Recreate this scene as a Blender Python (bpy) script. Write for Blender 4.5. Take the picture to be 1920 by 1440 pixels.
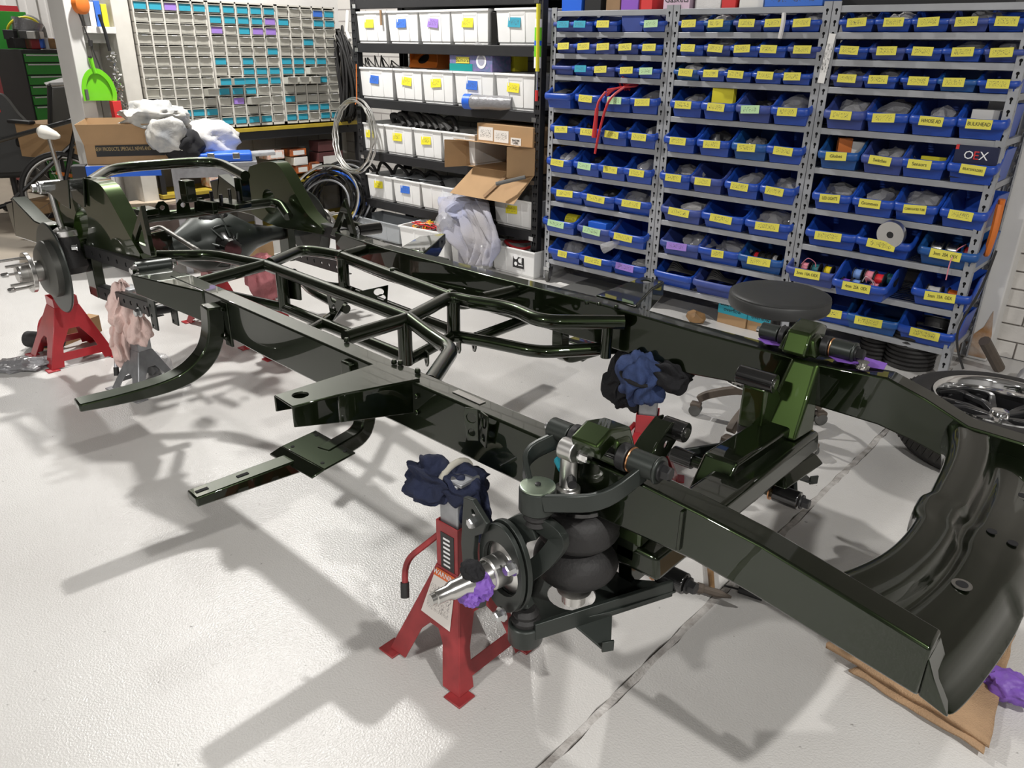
import bpy, bmesh, math, random
import numpy as np
from mathutils import Vector, Matrix, Euler
from mathutils.geometry import tessellate_polygon
random.seed(7)
PI = math.pi
for o in list(bpy.data.objects): bpy.data.objects.remove(o)
SC = bpy.context.scene
COL = SC.collection

# ------------------------------------------------------------------ camera
FPX, HC = 1457.0, 1.60
def _u(v): return v/np.linalg.norm(v)
_dn = _u(np.array([905-960., 4080-720., FPX]))
_lf = np.array([-830-960., 59-720., FPX]); _lf = _u(_lf-_lf.dot(_dn)*_dn)
_RX = -_lf; _RZ = -_dn; _RY = np.cross(_RZ, _RX)
RM = np.array([_RX, _RY, _RZ])
def _pl(px, py, val, ax):
    d = RM@np.array([px-960., py-720., FPX]); t = (val-(HC if ax == 2 else 0.))/d[ax]
    return Vector((t*d[0], t*d[1], HC+t*d[2]))
def U(px, py, z): return _pl(px, py, z, 2)      # measured point at height z
def PY(px, py, y): return _pl(px, py, y, 1)     # measured point on a plane Y = y
def PX(px, py, x): return _pl(px, py, x, 0)     # measured point on a plane X = x
cam = bpy.data.cameras.new('camera'); co = bpy.data.objects.new('camera', cam); COL.objects.link(co)
cam.sensor_width = 36; cam.lens = FPX/1920*36; cam.clip_start = .05; cam.clip_end = 100
r, up, bk = RM@np.array([1, 0, 0]), RM@np.array([0, -1, 0]), RM@np.array([0, 0, -1])
co.matrix_world = Matrix(((r[0], up[0], bk[0], 0), (r[1], up[1], bk[1], 0), (r[2], up[2], bk[2], HC), (0, 0, 0, 1)))
SC.camera = co

# ------------------------------------------------------------------ world, lamps, exposure
W = bpy.data.worlds.new('world'); SC.world = W; W.use_nodes = True
W.node_tree.nodes['Background'].inputs[0].default_value = (.95, .97, 1, 1)
W.node_tree.nodes['Background'].inputs[1].default_value = .05
LAMPS = [  # x, y, z, watts, radius  (high bay lamps of the hall, then two added fill lamps)
    (-5.3, 2.88, 4.2, 420, .10), (2.8, .5, 4.4, 430, .10), (-10.4, 2.9, 4.3, 230, .16),
    (-2.0, -4.6, 4.6, 600, .25), (4.5, -4.6, 4.6, 450, .25)]  # added fill behind the camera, brightens the foreground floor and shelf fronts
for (x, y, z, w, rad) in LAMPS:
    ld = bpy.data.lights.new('hall_or_fill_lamp', 'AREA'); ld.shape = 'DISK'; ld.size = rad*2; ld.energy = w; ld.color = (1, .975, .94)
    lo = bpy.data.objects.new('hall_or_fill_lamp', ld); COL.objects.link(lo); lo.location = (x, y, z-.02)
SC.view_settings.view_transform = 'Standard'; SC.view_settings.look = 'None'
SC.view_settings.gamma = 1; SC.view_settings.use_curve_mapping = False
SC.view_settings.exposure = -0.78

# ------------------------------------------------------------------ mesh helpers
V = Vector
def vv(p): return Vector(p)
class MB:
    def __init__(s): s.v = []; s.f = []
    def add(s, vs, fs):
        o = len(s.v); s.v += [tuple(p) for p in vs]; s.f += [[i+o for i in f] for f in fs]; return s
    def hexa(s, p):   # p: 4 bottom ccw, 4 top
        return s.add(p, [(0, 3, 2, 1), (4, 5, 6, 7), (0, 1, 5, 4), (1, 2, 6, 5), (2, 3, 7, 6), (3, 0, 4, 7)])
    def box(s, c, d, rz=0, R=None):
        c = vv(c); x, y, z = d[0]/2, d[1]/2, d[2]/2
        ps = [V((a, b, e)) for e in (-z, z) for a, b in ((-x, -y), (x, -y), (x, y), (-x, y))]
        if R is None: R = Matrix.Rotation(rz, 3, 'Z')
        return s.hexa([c+R@p for p in ps])
    def mm(s, a, b):
        a = vv(a); b = vv(b); return s.box((a+b)/2, [abs(b[i]-a[i]) for i in range(3)])
    def tube(s, path, r, n=10, closed=False, caps=True):
        P = [vv(p) for p in path]; m = len(P)
        rs = r if isinstance(r, (list, tuple)) else [r]*m
        T = []
        for i in range(m):
            if closed: d = P[(i+1) % m]-P[i-1]
            else: d = P[min(i+1, m-1)]-P[max(i-1, 0)]
            T.append(d.normalized() if d.length > 1e-9 else V((0, 0, 1)))
        a = V((0, 0, 1)) if abs(T[0].z) < .9 else V((1, 0, 0))
        N = (a-T[0]*a.dot(T[0])).normalized(); vs = []; fs = []
        for i in range(m):
            N = (N-T[i]*N.dot(T[i])).normalized(); B = T[i].cross(N)
            for k in range(n):
                t = 2*PI*k/n; vs.append(P[i]+(N*math.cos(t)+B*math.sin(t))*rs[i])
        for i in range(m if closed else m-1):
            j = (i+1) % m
            for k in range(n): fs.append((i*n+k, i*n+(k+1) % n, j*n+(k+1) % n, j*n+k))
        if caps and not closed: fs += [tuple(range(n))[::-1], tuple((m-1)*n+k for k in range(n))]
        return s.add(vs, fs)
    def sweep(s, path, prof, upv=(0, 0, 1), caps=True, scale=None, closed=False):
        # prof: 2d list (side, up); side = tangent x up
        P = [vv(p) for p in path]; m = len(P); n = len(prof); vs = []; fs = []; u0 = vv(upv)
        for i in range(m):
            if closed: d = (P[(i+1) % m]-P[i-1]).normalized()
            else: d = (P[min(i+1, m-1)]-P[max(i-1, 0)]).normalized()
            sd = d.cross(u0).normalized(); uu = sd.cross(d).normalized()
            k = 1
            if 0 < i < m-1 or closed:
                e = (P[i]-P[i-1]).normalized(); c = max(.5, e.dot(d)); k = 1/c
            sc = (1, 1) if scale is None else scale[i]
            perp_s = k if abs(sd.dot((P[min(i+1, m-1)]-P[i]).normalized())) > abs(uu.dot((P[min(i+1, m-1)]-P[i]).normalized())) else 1
            perp_u = k if perp_s == 1 else 1
            for (a, b) in prof: vs.append(P[i]+sd*a*sc[0]*perp_s+uu*b*sc[1]*perp_u)
        for i in range(m if closed else m-1):
            j = (i+1) % m
            for q in range(n): fs.append((i*n+q, i*n+(q+1) % n, j*n+(q+1) % n, j*n+q))
        if caps and not closed: fs += [tuple(range(n))[::-1], tuple((m-1)*n+q for q in range(n))]
        return s.add(vs, fs)
    def lathe(s, prof, o=(0, 0, 0), ax=(0, 0, 1), n=24, cap0=True, cap1=True):
        # prof: (radius, height) list
        o = vv(o); ax = vv(ax).normalized(); a = V((0, 0, 1)) if abs(ax.z) < .9 else V((1, 0, 0))
        N = (a-ax*a.dot(ax)).normalized(); B = ax.cross(N); vs = []; fs = []
        for (r, h) in prof:
            for k in range(n):
                t = 2*PI*k/n; vs.append(o+ax*h+(N*math.cos(t)+B*math.sin(t))*r)
        for i in range(len(prof)-1):
            for k in range(n): fs.append((i*n+k, i*n+(k+1) % n, (i+1)*n+(k+1) % n, (i+1)*n+k))
        if cap0: fs.append(tuple(range(n))[::-1])
        if cap1: fs.append(tuple((len(prof)-1)*n+k for k in range(n)))
        return s.add(vs, fs)
    def cyl(s, a, b, r, n=14, r2=None):
        a = vv(a); b = vv(b); d = b-a
        return s.lathe([(r, 0), (r if r2 is None else r2, d.length)], a, d, n)
    def hexbolt(s, a, d, r, l):      # bolt head with washer at a along d
        d = vv(d).normalized(); s.lathe([(r*1.35, 0), (r*1.35, l*.2)], a, d, 14); return s.lathe([(r, l*.2), (r, l*.9), (r*.8, l)], a, d, 6)
    def plate(s, outer, holes=(), O=(0, 0, 0), Ux=(1, 0, 0), Vx=(0, 1, 0), t=.005, both=True):
        # flat plate with holes, thickness t along Ux x Vx (centred)
        O = vv(O); Ux = vv(Ux).normalized(); Vx = vv(Vx); Vx = (Vx-Ux*Vx.dot(Ux)).normalized(); Nn = Ux.cross(Vx)
        loops = [list(outer)]+[list(h) for h in holes]
        flat = [p for l in loops for p in l]; n = len(flat)
        tris = tessellate_polygon([[V((p[0], p[1], 0)) for p in l] for l in loops])
        vs = [O+Ux*p[0]+Vx*p[1]-Nn*t/2 for p in flat]+[O+Ux*p[0]+Vx*p[1]+Nn*t/2 for p in flat]
        fs = []
        for tr in tris:
            a, b, c = tr; ar = (flat[b][0]-flat[a][0])*(flat[c][1]-flat[a][1])-(flat[b][1]-flat[a][1])*(flat[c][0]-flat[a][0])
            if ar < 0: a, c = c, a
            fs.append((c, b, a)); fs.append((a+n, b+n, c+n))
        o = 0
        for l in loops:
            m = len(l); ar = sum(l[i][0]*l[(i+1) % m][1]-l[(i+1) % m][0]*l[i][1] for i in range(m))
            out = (l is loops[0])
            for i in range(m):
                j = (i+1) % m; q = (o+i, o+j, o+j+n, o+i+n)
                fs.append(q if (ar > 0) == out else q[::-1])
            o += m
        return s.add(vs, fs)
    def xf(s, M):
        s.v = [tuple(M@V(p)) for p in s.v]; return s
    def mesh(s, name, m=None, smooth=True, ang=.6):
        me = bpy.data.meshes.new(name); me.from_pydata(s.v, [], s.f); me.validate()
        bm = bmesh.new(); bm.from_mesh(me); bmesh.ops.recalc_face_normals(bm, faces=bm.faces); bm.to_mesh(me); bm.free()
        if m is not None: me.materials.append(MAT[m] if isinstance(m, str) else m)
        if smooth:
            for p in me.polygons: p.use_smooth = True
            me.set_sharp_from_angle(angle=ang)
        return me
    def build(s, name, m, parent=None, bevel=0, smooth=True, label=None, ang=.6, seg=2):
        return link(name, s.mesh(name, m, smooth, ang), parent, bevel, label, seg)
def link(name, me, parent=None, bevel=0, label=None, seg=2):
    o = bpy.data.objects.new(name, me); COL.objects.link(o)
    if parent is not None: o.parent = parent
    if bevel:
        b = o.modifiers.new('bevel', 'BEVEL'); b.width = bevel; b.segments = seg; b.limit_method = 'ANGLE'; b.angle_limit = .7; b.harden_normals = False
    if label: o['label'] = label
    return o
def tag(o, label=None, cat=None, group=None, kind=None):
    if label: o['label'] = label
    if cat: o['category'] = cat
    if group: o['group'] = group
    if kind: o['kind'] = kind
    return o
def thing(name, label, cat, loc=(0, 0, 0), rz=0, group=None):
    o = bpy.data.objects.new(name, None); COL.objects.link(o); o.location = loc; o.rotation_euler = (0, 0, rz); o.empty_display_size = .05
    return tag(o, label, cat, group)
def dup(o, parent=None):
    c = o.copy(); COL.objects.link(c); c.parent = parent
    for ch in o.children: dup(ch, c)
    return c
def circ(cx, cy, r, n=14, ph=0): return [(cx+r*math.cos(2*PI*k/n+ph), cy+r*math.sin(2*PI*k/n+ph)) for k in range(n)]
def rrect(w, h, r, n=3, cx=0, cy=0):
    o = []
    for (sx, sy, a) in ((1, 1, 0), (-1, 1, PI/2), (-1, -1, PI), (1, -1, 3*PI/2)):
        for k in range(n+1):
            t = a+PI/2*k/n; o.append((cx+sx*(w/2-r)+r*math.cos(t), cy+sy*(h/2-r)+r*math.sin(t)))
    return o
def fillet(pts, r, n=5):
    P = [vv(p) for p in pts]; out = [P[0]]
    for i in range(1, len(P)-1):
        a = (P[i-1]-P[i]); b = (P[i+1]-P[i]); la, lb = a.length, b.length; a.normalize(); b.normalize()
        rr = min(r, la*.48, lb*.48); p0 = P[i]+a*rr; p1 = P[i]+b*rr
        for k in range(n+1):
            t = k/n; out.append(p0*(1-t)**2+P[i]*2*t*(1-t)+p1*t*t)
    out.append(P[-1]); return out
def spline(pts, n=8, closed=False):
    P = [vv(p) for p in pts]; m = len(P); out = []
    for i in range(m if closed else m-1):
        p0 = P[i-1] if (i > 0 or closed) else P[0]; p1 = P[i]; p2 = P[(i+1) % m]; p3 = P[(i+2) % m] if (i+2 < m or closed) else P[-1]
        for k in range(n):
            t = k/n; out.append(.5*((2*p1)+(p2-p0)*t+(2*p0-5*p1+4*p2-p3)*t*t+(3*p1-p0-3*p2+p3)*t**3))
    if not closed: out.append(P[-1])
    return out
from mathutils import noise as _nz
def blob(c, d, seed=0, sub=3, amp=.25, freq=3., flat=None, fold=(1, 1, 1), shape=None, octv=3):
    # crumpled lump as MB: ridged noise gives creases
    bm = bmesh.new(); bmesh.ops.create_icosphere(bm, subdivisions=sub, radius=1)
    m = MB(); vs = []; of = V((seed*7.3, seed*3.1, seed*1.7))
    for v in bm.verts:
        p = v.co.copy(); q = V((p.x*fold[0], p.y*fold[1], p.z*fold[2])); s_ = 0; a = 1; fq = freq*.5
        for k in range(octv):
            s_ += a*(1-2*abs(_nz.noise(q*fq+of)))-a*.5; a *= .42; fq *= 1.9
        g = 1+amp*s_
        if shape: g *= shape(p)
        p *= g
        if flat is not None and p.z < flat: p.z = flat
        vs.append((c[0]+p.x*d[0]/2, c[1]+p.y*d[1]/2, c[2]+p.z*d[2]/2))
    m.add(vs, [[v.index for v in f.verts] for f in bm.faces]); bm.free(); return m
def text_mesh(txt, size, mname, thick=.0004):
    cu = bpy.data.curves.new('t', 'FONT'); cu.body = txt; cu.size = size; cu.align_x = 'CENTER'; cu.align_y = 'CENTER'; cu.resolution_u = 2; cu.extrude = thick
    o = bpy.data.objects.new('t', cu); COL.objects.link(o)
    dg = bpy.context.evaluated_depsgraph_get(); me = bpy.data.meshes.new_from_object(o.evaluated_get(dg))
    bpy.data.objects.remove(o); bpy.data.curves.remove(cu); me.materials.clear(); me.materials.append(MAT[mname]); me.name = 'lettering'
    return me
def text(txt, size, mname, parent, loc, R, name='lettering', sx=1):
    # R: 3x3 whose columns are right, up, normal of the lettering
    o = link(name, text_mesh(txt, size, mname), parent); M = R.to_4x4(); M.translation = vv(loc); o.matrix_local = M@Matrix.Diagonal((sx, 1, 1, 1)); return o
def basis(rt, upv):
    rt = vv(rt).normalized(); upv = vv(upv); upv = (upv-rt*upv.dot(rt)).normalized(); n = rt.cross(upv)
    return Matrix((rt, upv, n)).transposed()

# ------------------------------------------------------------------ materials
MAT = {}
def mat(name, c, rough=.5, metal=0, coat=0, coatr=.03, spec=.5, var=0, vscale=8, bump=0, bscale=60, alpha=1, trans=0, emit=0, c2=None, rv=0):
    m = bpy.data.materials.new(name); m.use_nodes = True; nt = m.node_tree; b = nt.nodes['Principled BSDF']; MAT[name] = m
    col = (c[0], c[1], c[2], 1)
    b.inputs['Base Color'].default_value = col; b.inputs['Roughness'].default_value = rough; b.inputs['Metallic'].default_value = metal
    b.inputs['Coat Weight'].default_value = coat; b.inputs['Coat Roughness'].default_value = coatr; b.inputs['Specular IOR Level'].default_value = spec
    b.inputs['Alpha'].default_value = alpha; b.inputs['Transmission Weight'].default_value = trans
    if emit: b.inputs['Emission Color'].default_value = col; b.inputs['Emission Strength'].default_value = emit
    if var or bump or c2 or rv:
        tc = nt.nodes.new('ShaderNodeTexCoord')
    if var or c2:
        nz = nt.nodes.new('ShaderNodeTexNoise'); nz.inputs['Scale'].default_value = vscale; nz.inputs['Detail'].default_value = 5
        nt.links.new(tc.outputs['Object'], nz.inputs['Vector'])
        rp = nt.nodes.new('ShaderNodeValToRGB'); rp.color_ramp.elements[0].position = .35; rp.color_ramp.elements[1].position = .68
        k = c2 if c2 else [max(0, x*(1-var)) for x in c]
        rp.color_ramp.elements[0].color = (k[0], k[1], k[2], 1); rp.color_ramp.elements[1].color = col
        nt.links.new(nz.outputs['Fac'], rp.inputs['Fac']); nt.links.new(rp.outputs['Color'], b.inputs['Base Color'])
    if rv:
        nz = nt.nodes.new('ShaderNodeTexNoise'); nz.inputs['Scale'].default_value = vscale; nz.inputs['Detail'].default_value = 4
        nt.links.new(tc.outputs['Object'], nz.inputs['Vector'])
        mr = nt.nodes.new('ShaderNodeMapRange'); mr.inputs['To Min'].default_value = rough-rv; mr.inputs['To Max'].default_value = rough+rv
        nt.links.new(nz.outputs['Fac'], mr.inputs['Value']); nt.links.new(mr.outputs['Result'], b.inputs['Roughness'])
    if bump:
        nb = nt.nodes.new('ShaderNodeTexNoise'); nb.inputs['Scale'].default_value = bscale; nb.inputs['Detail'].default_value = 4
        nt.links.new(tc.outputs['Object'], nb.inputs['Vector'])
        bp = nt.nodes.new('ShaderNodeBump'); bp.inputs['Strength'].default_value = bump; bp.inputs['Distance'].default_value = .01
        nt.links.new(nb.outputs['Fac'], bp.inputs['Height']); nt.links.new(bp.outputs['Normal'], b.inputs['Normal'])
    return m
# painted metal of the chassis
mat('green', (.010, .017, .005), .30, .9, 1, .018)
mat('green_lit', (.026, .046, .010), .36, .9, 1, .018)  # lighter copy of the same green, the highlight put into its colour
mat('satin', (.030, .036, .032), .42, .5, .25, .3)
mat('black_gloss', (.008, .008, .008), .2, 0, .8, .04)
mat('black_rubber', (.016, .015, .015), .62, bump=.15, bscale=120)
mat('black_plastic', (.014, .014, .015), .45)
mat('black_matte', (.012, .012, .012), .8)
mat('steel', (.62, .61, .59), .22, 1, rv=.06)
mat('steel_dull', (.42, .41, .39), .42, 1, var=.25)
mat('chrome', (.85, .85, .85), .07, 1)
mat('zinc', (.66, .67, .68), .25, 1)
mat('alu', (.70, .69, .67), .34, 1)
mat('copper', (.72, .36, .18), .3, 1)
mat('red_paint', (.42, .022, .030), .32, 0, .5, .1, var=.2, vscale=14)
mat('red_worn', (.33, .035, .038), .5, 0, .15, .2, var=.35, vscale=18)
mat('galv', (.42, .43, .45), .42, .8, var=.2, vscale=25)
mat('shelf_grey', (.37, .38, .40), .42, .25, var=.12, vscale=6)
mat('shelf_black', (.016, .016, .018), .5, var=.2)
mat('slot', (.004, .004, .005), .9)
mat('bin_blue', (.012, .064, .39), .38, 0, .1, .2, var=.12, vscale=5)
mat('bin_blue_dusty', (.045, .075, .30), .48, var=.2, vscale=7)
mat('bin_blue_teal', (.012, .085, .30), .38, var=.12, vscale=5)
mat('tub_white', (.80, .80, .79), .5, var=.06, vscale=5)
mat('tub_grey', (.36, .38, .40), .4, alpha=.92)
def paper(name, c, ink=(.05, .05, .05), scale=1.0):
    m = mat(name, c, .6); nt = m.node_tree; b = nt.nodes['Principled BSDF']
    tc = nt.nodes.new('ShaderNodeTexCoord'); mp = nt.nodes.new('ShaderNodeMapping'); mp.inputs['Scale'].default_value = (9*scale, 1, 3.2*scale)
    oi = nt.nodes.new('ShaderNodeObjectInfo'); ad = nt.nodes.new('ShaderNodeVectorMath'); ad.operation = 'ADD'
    sc = nt.nodes.new('ShaderNodeVectorMath'); sc.operation = 'SCALE'; sc.inputs['Scale'].default_value = 37
    cb = nt.nodes.new('ShaderNodeCombineXYZ'); nt.links.new(oi.outputs['Random'], cb.inputs[0]); nt.links.new(oi.outputs['Random'], cb.inputs[1])
    nt.links.new(cb.outputs[0], sc.inputs[0])
    nt.links.new(tc.outputs['Generated'], mp.inputs['Vector']); nt.links.new(mp.outputs[0], ad.inputs[0]); nt.links.new(sc.outputs[0], ad.inputs[1])
    nz = nt.nodes.new('ShaderNodeTexNoise'); nz.inputs['Scale'].default_value = 1.6; nz.inputs['Detail'].default_value = 1.5; nt.links.new(ad.outputs[0], nz.inputs['Vector'])
    # ink appears along contour lines of the noise, away from the borders
    w = nt.nodes.new('ShaderNodeMath'); w.operation = 'SUBTRACT'; w.inputs[1].default_value = .5; nt.links.new(nz.outputs['Fac'], w.inputs[0])
    a = nt.nodes.new('ShaderNodeMath'); a.operation = 'ABSOLUTE'; nt.links.new(w.outputs[0], a.inputs[0])
    l = nt.nodes.new('ShaderNodeMath'); l.operation = 'LESS_THAN'; l.inputs[1].default_value = .022; nt.links.new(a.outputs[0], l.inputs[0])
    sp = nt.nodes.new('ShaderNodeSeparateXYZ'); nt.links.new(tc.outputs['Generated'], sp.inputs[0])
    fac = l
    for ax, lo, hi in ((0, .12, .86), (2, .22, .8)):
        g = nt.nodes.new('ShaderNodeMath'); g.operation = 'GREATER_THAN'; g.inputs[1].default_value = lo; nt.links.new(sp.outputs[ax], g.inputs[0])
        h = nt.nodes.new('ShaderNodeMath'); h.operation = 'LESS_THAN'; h.inputs[1].default_value = hi; nt.links.new(sp.outputs[ax], h.inputs[0])
        for q in (g, h):
            mu = nt.nodes.new('ShaderNodeMath'); mu.operation = 'MULTIPLY'; nt.links.new(fac.outputs[0], mu.inputs[0]); nt.links.new(q.outputs[0], mu.inputs[1]); fac = mu
    mx = nt.nodes.new('ShaderNodeMix'); mx.data_type = 'RGBA'; mx.inputs['A'].default_value = (*c, 1); mx.inputs['B'].default_value = (*ink, 1)
    nt.links.new(fac.outputs[0], mx.inputs['Factor']); nt.links.new(mx.outputs['Result'], b.inputs['Base Color'])
paper('lab_yellow', (.64, .58, .075)); paper('lab_green', (.42, .62, .34)); paper('lab_teal', (.025, .30, .42)); paper('lab_purple', (.30, .18, .55))
paper('lab_blue', (.035, .14, .55)); paper('lab_bright', (.75, .66, .03)); paper('lab_white', (.72, .71, .69))
mat('lab_yellow_plain', (.64, .58, .075), .6); mat('lab_teal_plain', (.03, .35, .46), .6); mat('lab_white_plain', (.75, .74, .72), .6)
mat('ink', (.02, .02, .02), .7); mat('print_white', (.8, .8, .8), .6); mat('print_red', (.6, .03, .03), .6); mat('print_gold', (.45, .33, .15), .6)
mat('bag_clear', (.55, .55, .56), .14, 0, .5, .05, alpha=.42, bump=.5, bscale=40)
mat('bag_grey', (.22, .22, .23), .2, 0, .6, .05, bump=.6, bscale=45)
mat('cardboard', (.40, .25, .125), .8, var=.12, vscale=6); mat('cardboard_dark', (.27, .165, .085), .85, var=.15)
mat('white_paint', (.68, .67, .65), .55, var=.08, vscale=3); mat('offwhite', (.58, .57, .54), .6, var=.1)
mat('cab_grey', (.60, .58, .53), .55, var=.08, vscale=12); mat('drawer_grey', (.46, .45, .40), .55, var=.06, vscale=20)
mat('drawer_teal', (.016, .21, .30), .5); mat('drawer_purple', (.14, .07, .32), .5); mat('drawer_blue', (.05, .12, .42), .5)
mat('yellow_paint', (.45, .33, .03), .5, var=.2); mat('lime', (.16, .58, .015), .35, 0, .2); mat('orange', (.62, .16, .02), .5)
mat('toolbox_green', (.022, .22, .022), .4, 0, .2); mat('toolbox_red', (.28, .015, .022), .4, 0, .2)
mat('blue_paint', (.02, .12, .62), .4); mat('purple_tape', (.19, .085, .42), .55, bump=.2); mat('purple_plastic', (.25, .10, .48), .4)
mat('wood', (.30, .17, .07), .6, var=.4, vscale=14); mat('ply', (.56, .46, .35), .6, var=.1, vscale=9); mat('lam_brown', (.16, .12, .105), .5)
mat('rag_navy', (.012, .018, .05), .9, var=.3, vscale=20, bump=.3, bscale=200); mat('rag_blue', (.035, .06, .16), .9, var=.3, vscale=20, bump=.3, bscale=200)
mat('rag_black', (.008, .008, .010), .9, bump=.3, bscale=200); mat('band', (.42, .40, .34), .8)
mat('rag_pink', (.86, .64, .59), .9, var=.18, vscale=9, bump=.3, bscale=150); mat('rag_rose', (.58, .21, .23), .9, var=.25, vscale=9, bump=.3, bscale=150)
mat('shirt', (.33, .35, .49), .9, c2=(.36, .345, .36), vscale=3, bump=.35, bscale=180); mat('cloth_white', (.66, .65, .64), .9, var=.1, bump=.2, bscale=120)
mat('cloth_print', (.60, .58, .53), .9, c2=(.30, .31, .32), vscale=9, bump=.2, bscale=120); mat('towel', (.42, .27, .155), .95, var=.25, vscale=7, bump=.5, bscale=260)
mat('sticker_black', (.018, .018, .018), .4); mat('maroon', (.10, .035, .035), .6); mat('grey_panel', (.24, .23, .22), .7, var=.1)
mat('orange_print', (.72, .20, .05), .6, c2=(.75, .72, .70), vscale=26); mat('box_white', (.70, .69, .66), .6); mat('brake', (.12, .12, .11), .42, .7)
mat('vinyl', (.030, .031, .031), .48, bump=.06, bscale=300); mat('plastic_grey', (.10, .10, .095), .6); mat('worn_brown', (.12, .095, .075), .6, var=.25)
mat('glass_lens', (1, .97, .92), .3, emit=6); mat('lamp_shell', (.5, .5, .5), .4, .6)
# ------------------------------------------------------------------ the hall
def floor_mat():
    m = mat('floor_paint', (.60, .59, .57), .3, 0, .35, .22); nt = m.node_tree; b = nt.nodes['Principled BSDF']
    tc = nt.nodes.new('ShaderNodeTexCoord')
    def noise(s, d=5, o=0):
        n = nt.nodes.new('ShaderNodeTexNoise'); n.inputs['Scale'].default_value = s; n.inputs['Detail'].default_value = d
        nt.links.new(tc.outputs['Object'], n.inputs['Vector']); return n
    n1 = noise(1.1); r1 = nt.nodes.new('ShaderNodeValToRGB')
    r1.color_ramp.elements[0].position = .3; r1.color_ramp.elements[0].color = (.52, .505, .485, 1); r1.color_ramp.elements[1].position = .72; r1.color_ramp.elements[1].color = (.63, .62, .60, 1)
    nt.links.new(n1.outputs['Fac'], r1.inputs['Fac'])
    n2 = noise(42, 6); r2 = nt.nodes.new('ShaderNodeValToRGB'); r2.color_ramp.elements[0].position = .23; r2.color_ramp.elements[0].color = (.25, .24, .23, 1); r2.color_ramp.elements[1].position = .30; r2.color_ramp.elements[1].color = (1, 1, 1, 1)
    nt.links.new(n2.outputs['Fac'], r2.inputs['Fac'])
    mx = nt.nodes.new('ShaderNodeMix'); mx.data_type = 'RGBA'; mx.blend_type = 'MULTIPLY'; mx.inputs['Factor'].default_value = .8
    nt.links.new(r1.outputs['Color'], mx.inputs['A']); nt.links.new(r2.outputs['Color'], mx.inputs['B']); nt.links.new(mx.outputs['Result'], b.inputs['Base Color'])
    n3 = noise(170, 3); n4 = noise(3, 3)
    bp = nt.nodes.new('ShaderNodeBump'); bp.inputs['Strength'].default_value = .32; bp.inputs['Distance'].default_value = .006; nt.links.new(n3.outputs['Fac'], bp.inputs['Height'])
    nt.links.new(bp.outputs['Normal'], b.inputs['Normal']); nt.links.new(bp.outputs['Normal'], b.inputs['Coat Normal'])
    mr = nt.nodes.new('ShaderNodeMapRange'); mr.inputs['To Min'].default_value = .22; mr.inputs['To Max'].default_value = .42; nt.links.new(n4.outputs['Fac'], mr.inputs['Value']); nt.links.new(mr.outputs['Result'], b.inputs['Roughness'])
floor_mat()
mat('floor_bare', (.36, .31, .245), .6, var=.12, vscale=2); mat('joint', (.54, .52, .50), .7, c2=(.30, .28, .26), vscale=22, bump=.5, bscale=90); mat('joint_dark', (.10, .09, .08), .9)
XL, XR, YB, YF, ZC = -14.0, 7.0, 5.02, -7.5, 6.0
fl = MB().mm((XL, YF, -.12), (XR, YB, -.012)).build('floor', 'floor_bare'); tag(fl, kind='structure')
def slab(x0, x1, y0, y1, m, nj=60, j0=0, j1=0):
    rn = random.Random(3); L = [(x0+(rn.uniform(-1, 1)*j0), y0+(y1-y0)*k/nj) for k in range(nj+1)]; Rr = [(x1+(rn.uniform(-1, 1)*j1), y0+(y1-y0)*k/nj) for k in range(nj+1)]
    MB().plate(L+Rr[::-1], (), (0, 0, -.006), t=.012).build('slab', m, fl, smooth=False)
slab(-6.9, -.843, YF, YB, 'floor_paint', 240, 0, .0045); slab(-.817, XR, YF, YB, 'floor_paint', 240, .0045, 0); slab(XL, -6.9, YF, YB, 'floor_bare', 2)
MB().mm((-.86, YF, -.012), (-.80, YB, -.006)).build('joint_bed', 'joint_dark', fl)
rj = random.Random(8); jl = [(-.8415+rj.uniform(-.0035, .003), YF+(YB-YF)*k/300) for k in range(301)]; jr = [(-.8185+rj.uniform(-.003, .0035), YF+(YB-YF)*k/300) for k in range(301)]
MB().plate(jl+jr[::-1], (), (0, 0, -.004), t=.006).build('joint_filler', 'joint', fl, smooth=False)
# back wall: painted blocks laid one by one where they show, plain painted masonry elsewhere
def brick_mat():
    m = mat('masonry', (.55, .53, .50), .7); nt = m.node_tree; b = nt.nodes['Principled BSDF']
    tc = nt.nodes.new('ShaderNodeTexCoord'); mp = nt.nodes.new('ShaderNodeMapping'); mp.inputs['Rotation'].default_value = (PI/2, 0, 0)
    br = nt.nodes.new('ShaderNodeTexBrick'); br.inputs['Scale'].default_value = 1; br.inputs['Brick Width'].default_value = .3; br.inputs['Row Height'].default_value = .1; br.inputs['Mortar Size'].default_value = .006
    br.inputs['Color1'].default_value = (.55, .53, .50, 1); br.inputs['Color2'].default_value = (.5, .48, .46, 1); br.inputs['Mortar'].default_value = (.3, .28, .27, 1)
    nt.links.new(tc.outputs['Object'], mp.inputs['Vector']); nt.links.new(mp.outputs[0], br.inputs['Vector']); nt.links.new(br.outputs['Color'], b.inputs['Base Color'])
    bp = nt.nodes.new('ShaderNodeBump'); bp.inputs['Strength'].default_value = .6; bp.inputs['Distance'].default_value = .01; bp.invert = True
    nt.links.new(br.outputs['Fac'], bp.inputs['Height']); nt.links.new(bp.outputs['Normal'], b.inputs['Normal'])
brick_mat(); mat('hall_grey', (.22, .22, .22), .8)
mat('block_paint', (.60, .575, .54), .6, var=.1, vscale=9, bump=.25, bscale=60); mat('mortar', (.36, .33, .31), .9)
mat('rust', (.55, .50, .45), .7, c2=(.34, .15, .03), vscale=7, bump=.3)
wb = MB().mm((XL, YB, 0), (-.75, YB+.2, ZC)).mm((1.6, YB, 0), (XR, YB+.2, ZC)).build('wall_back', 'masonry'); tag(wb, kind='structure')
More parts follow.
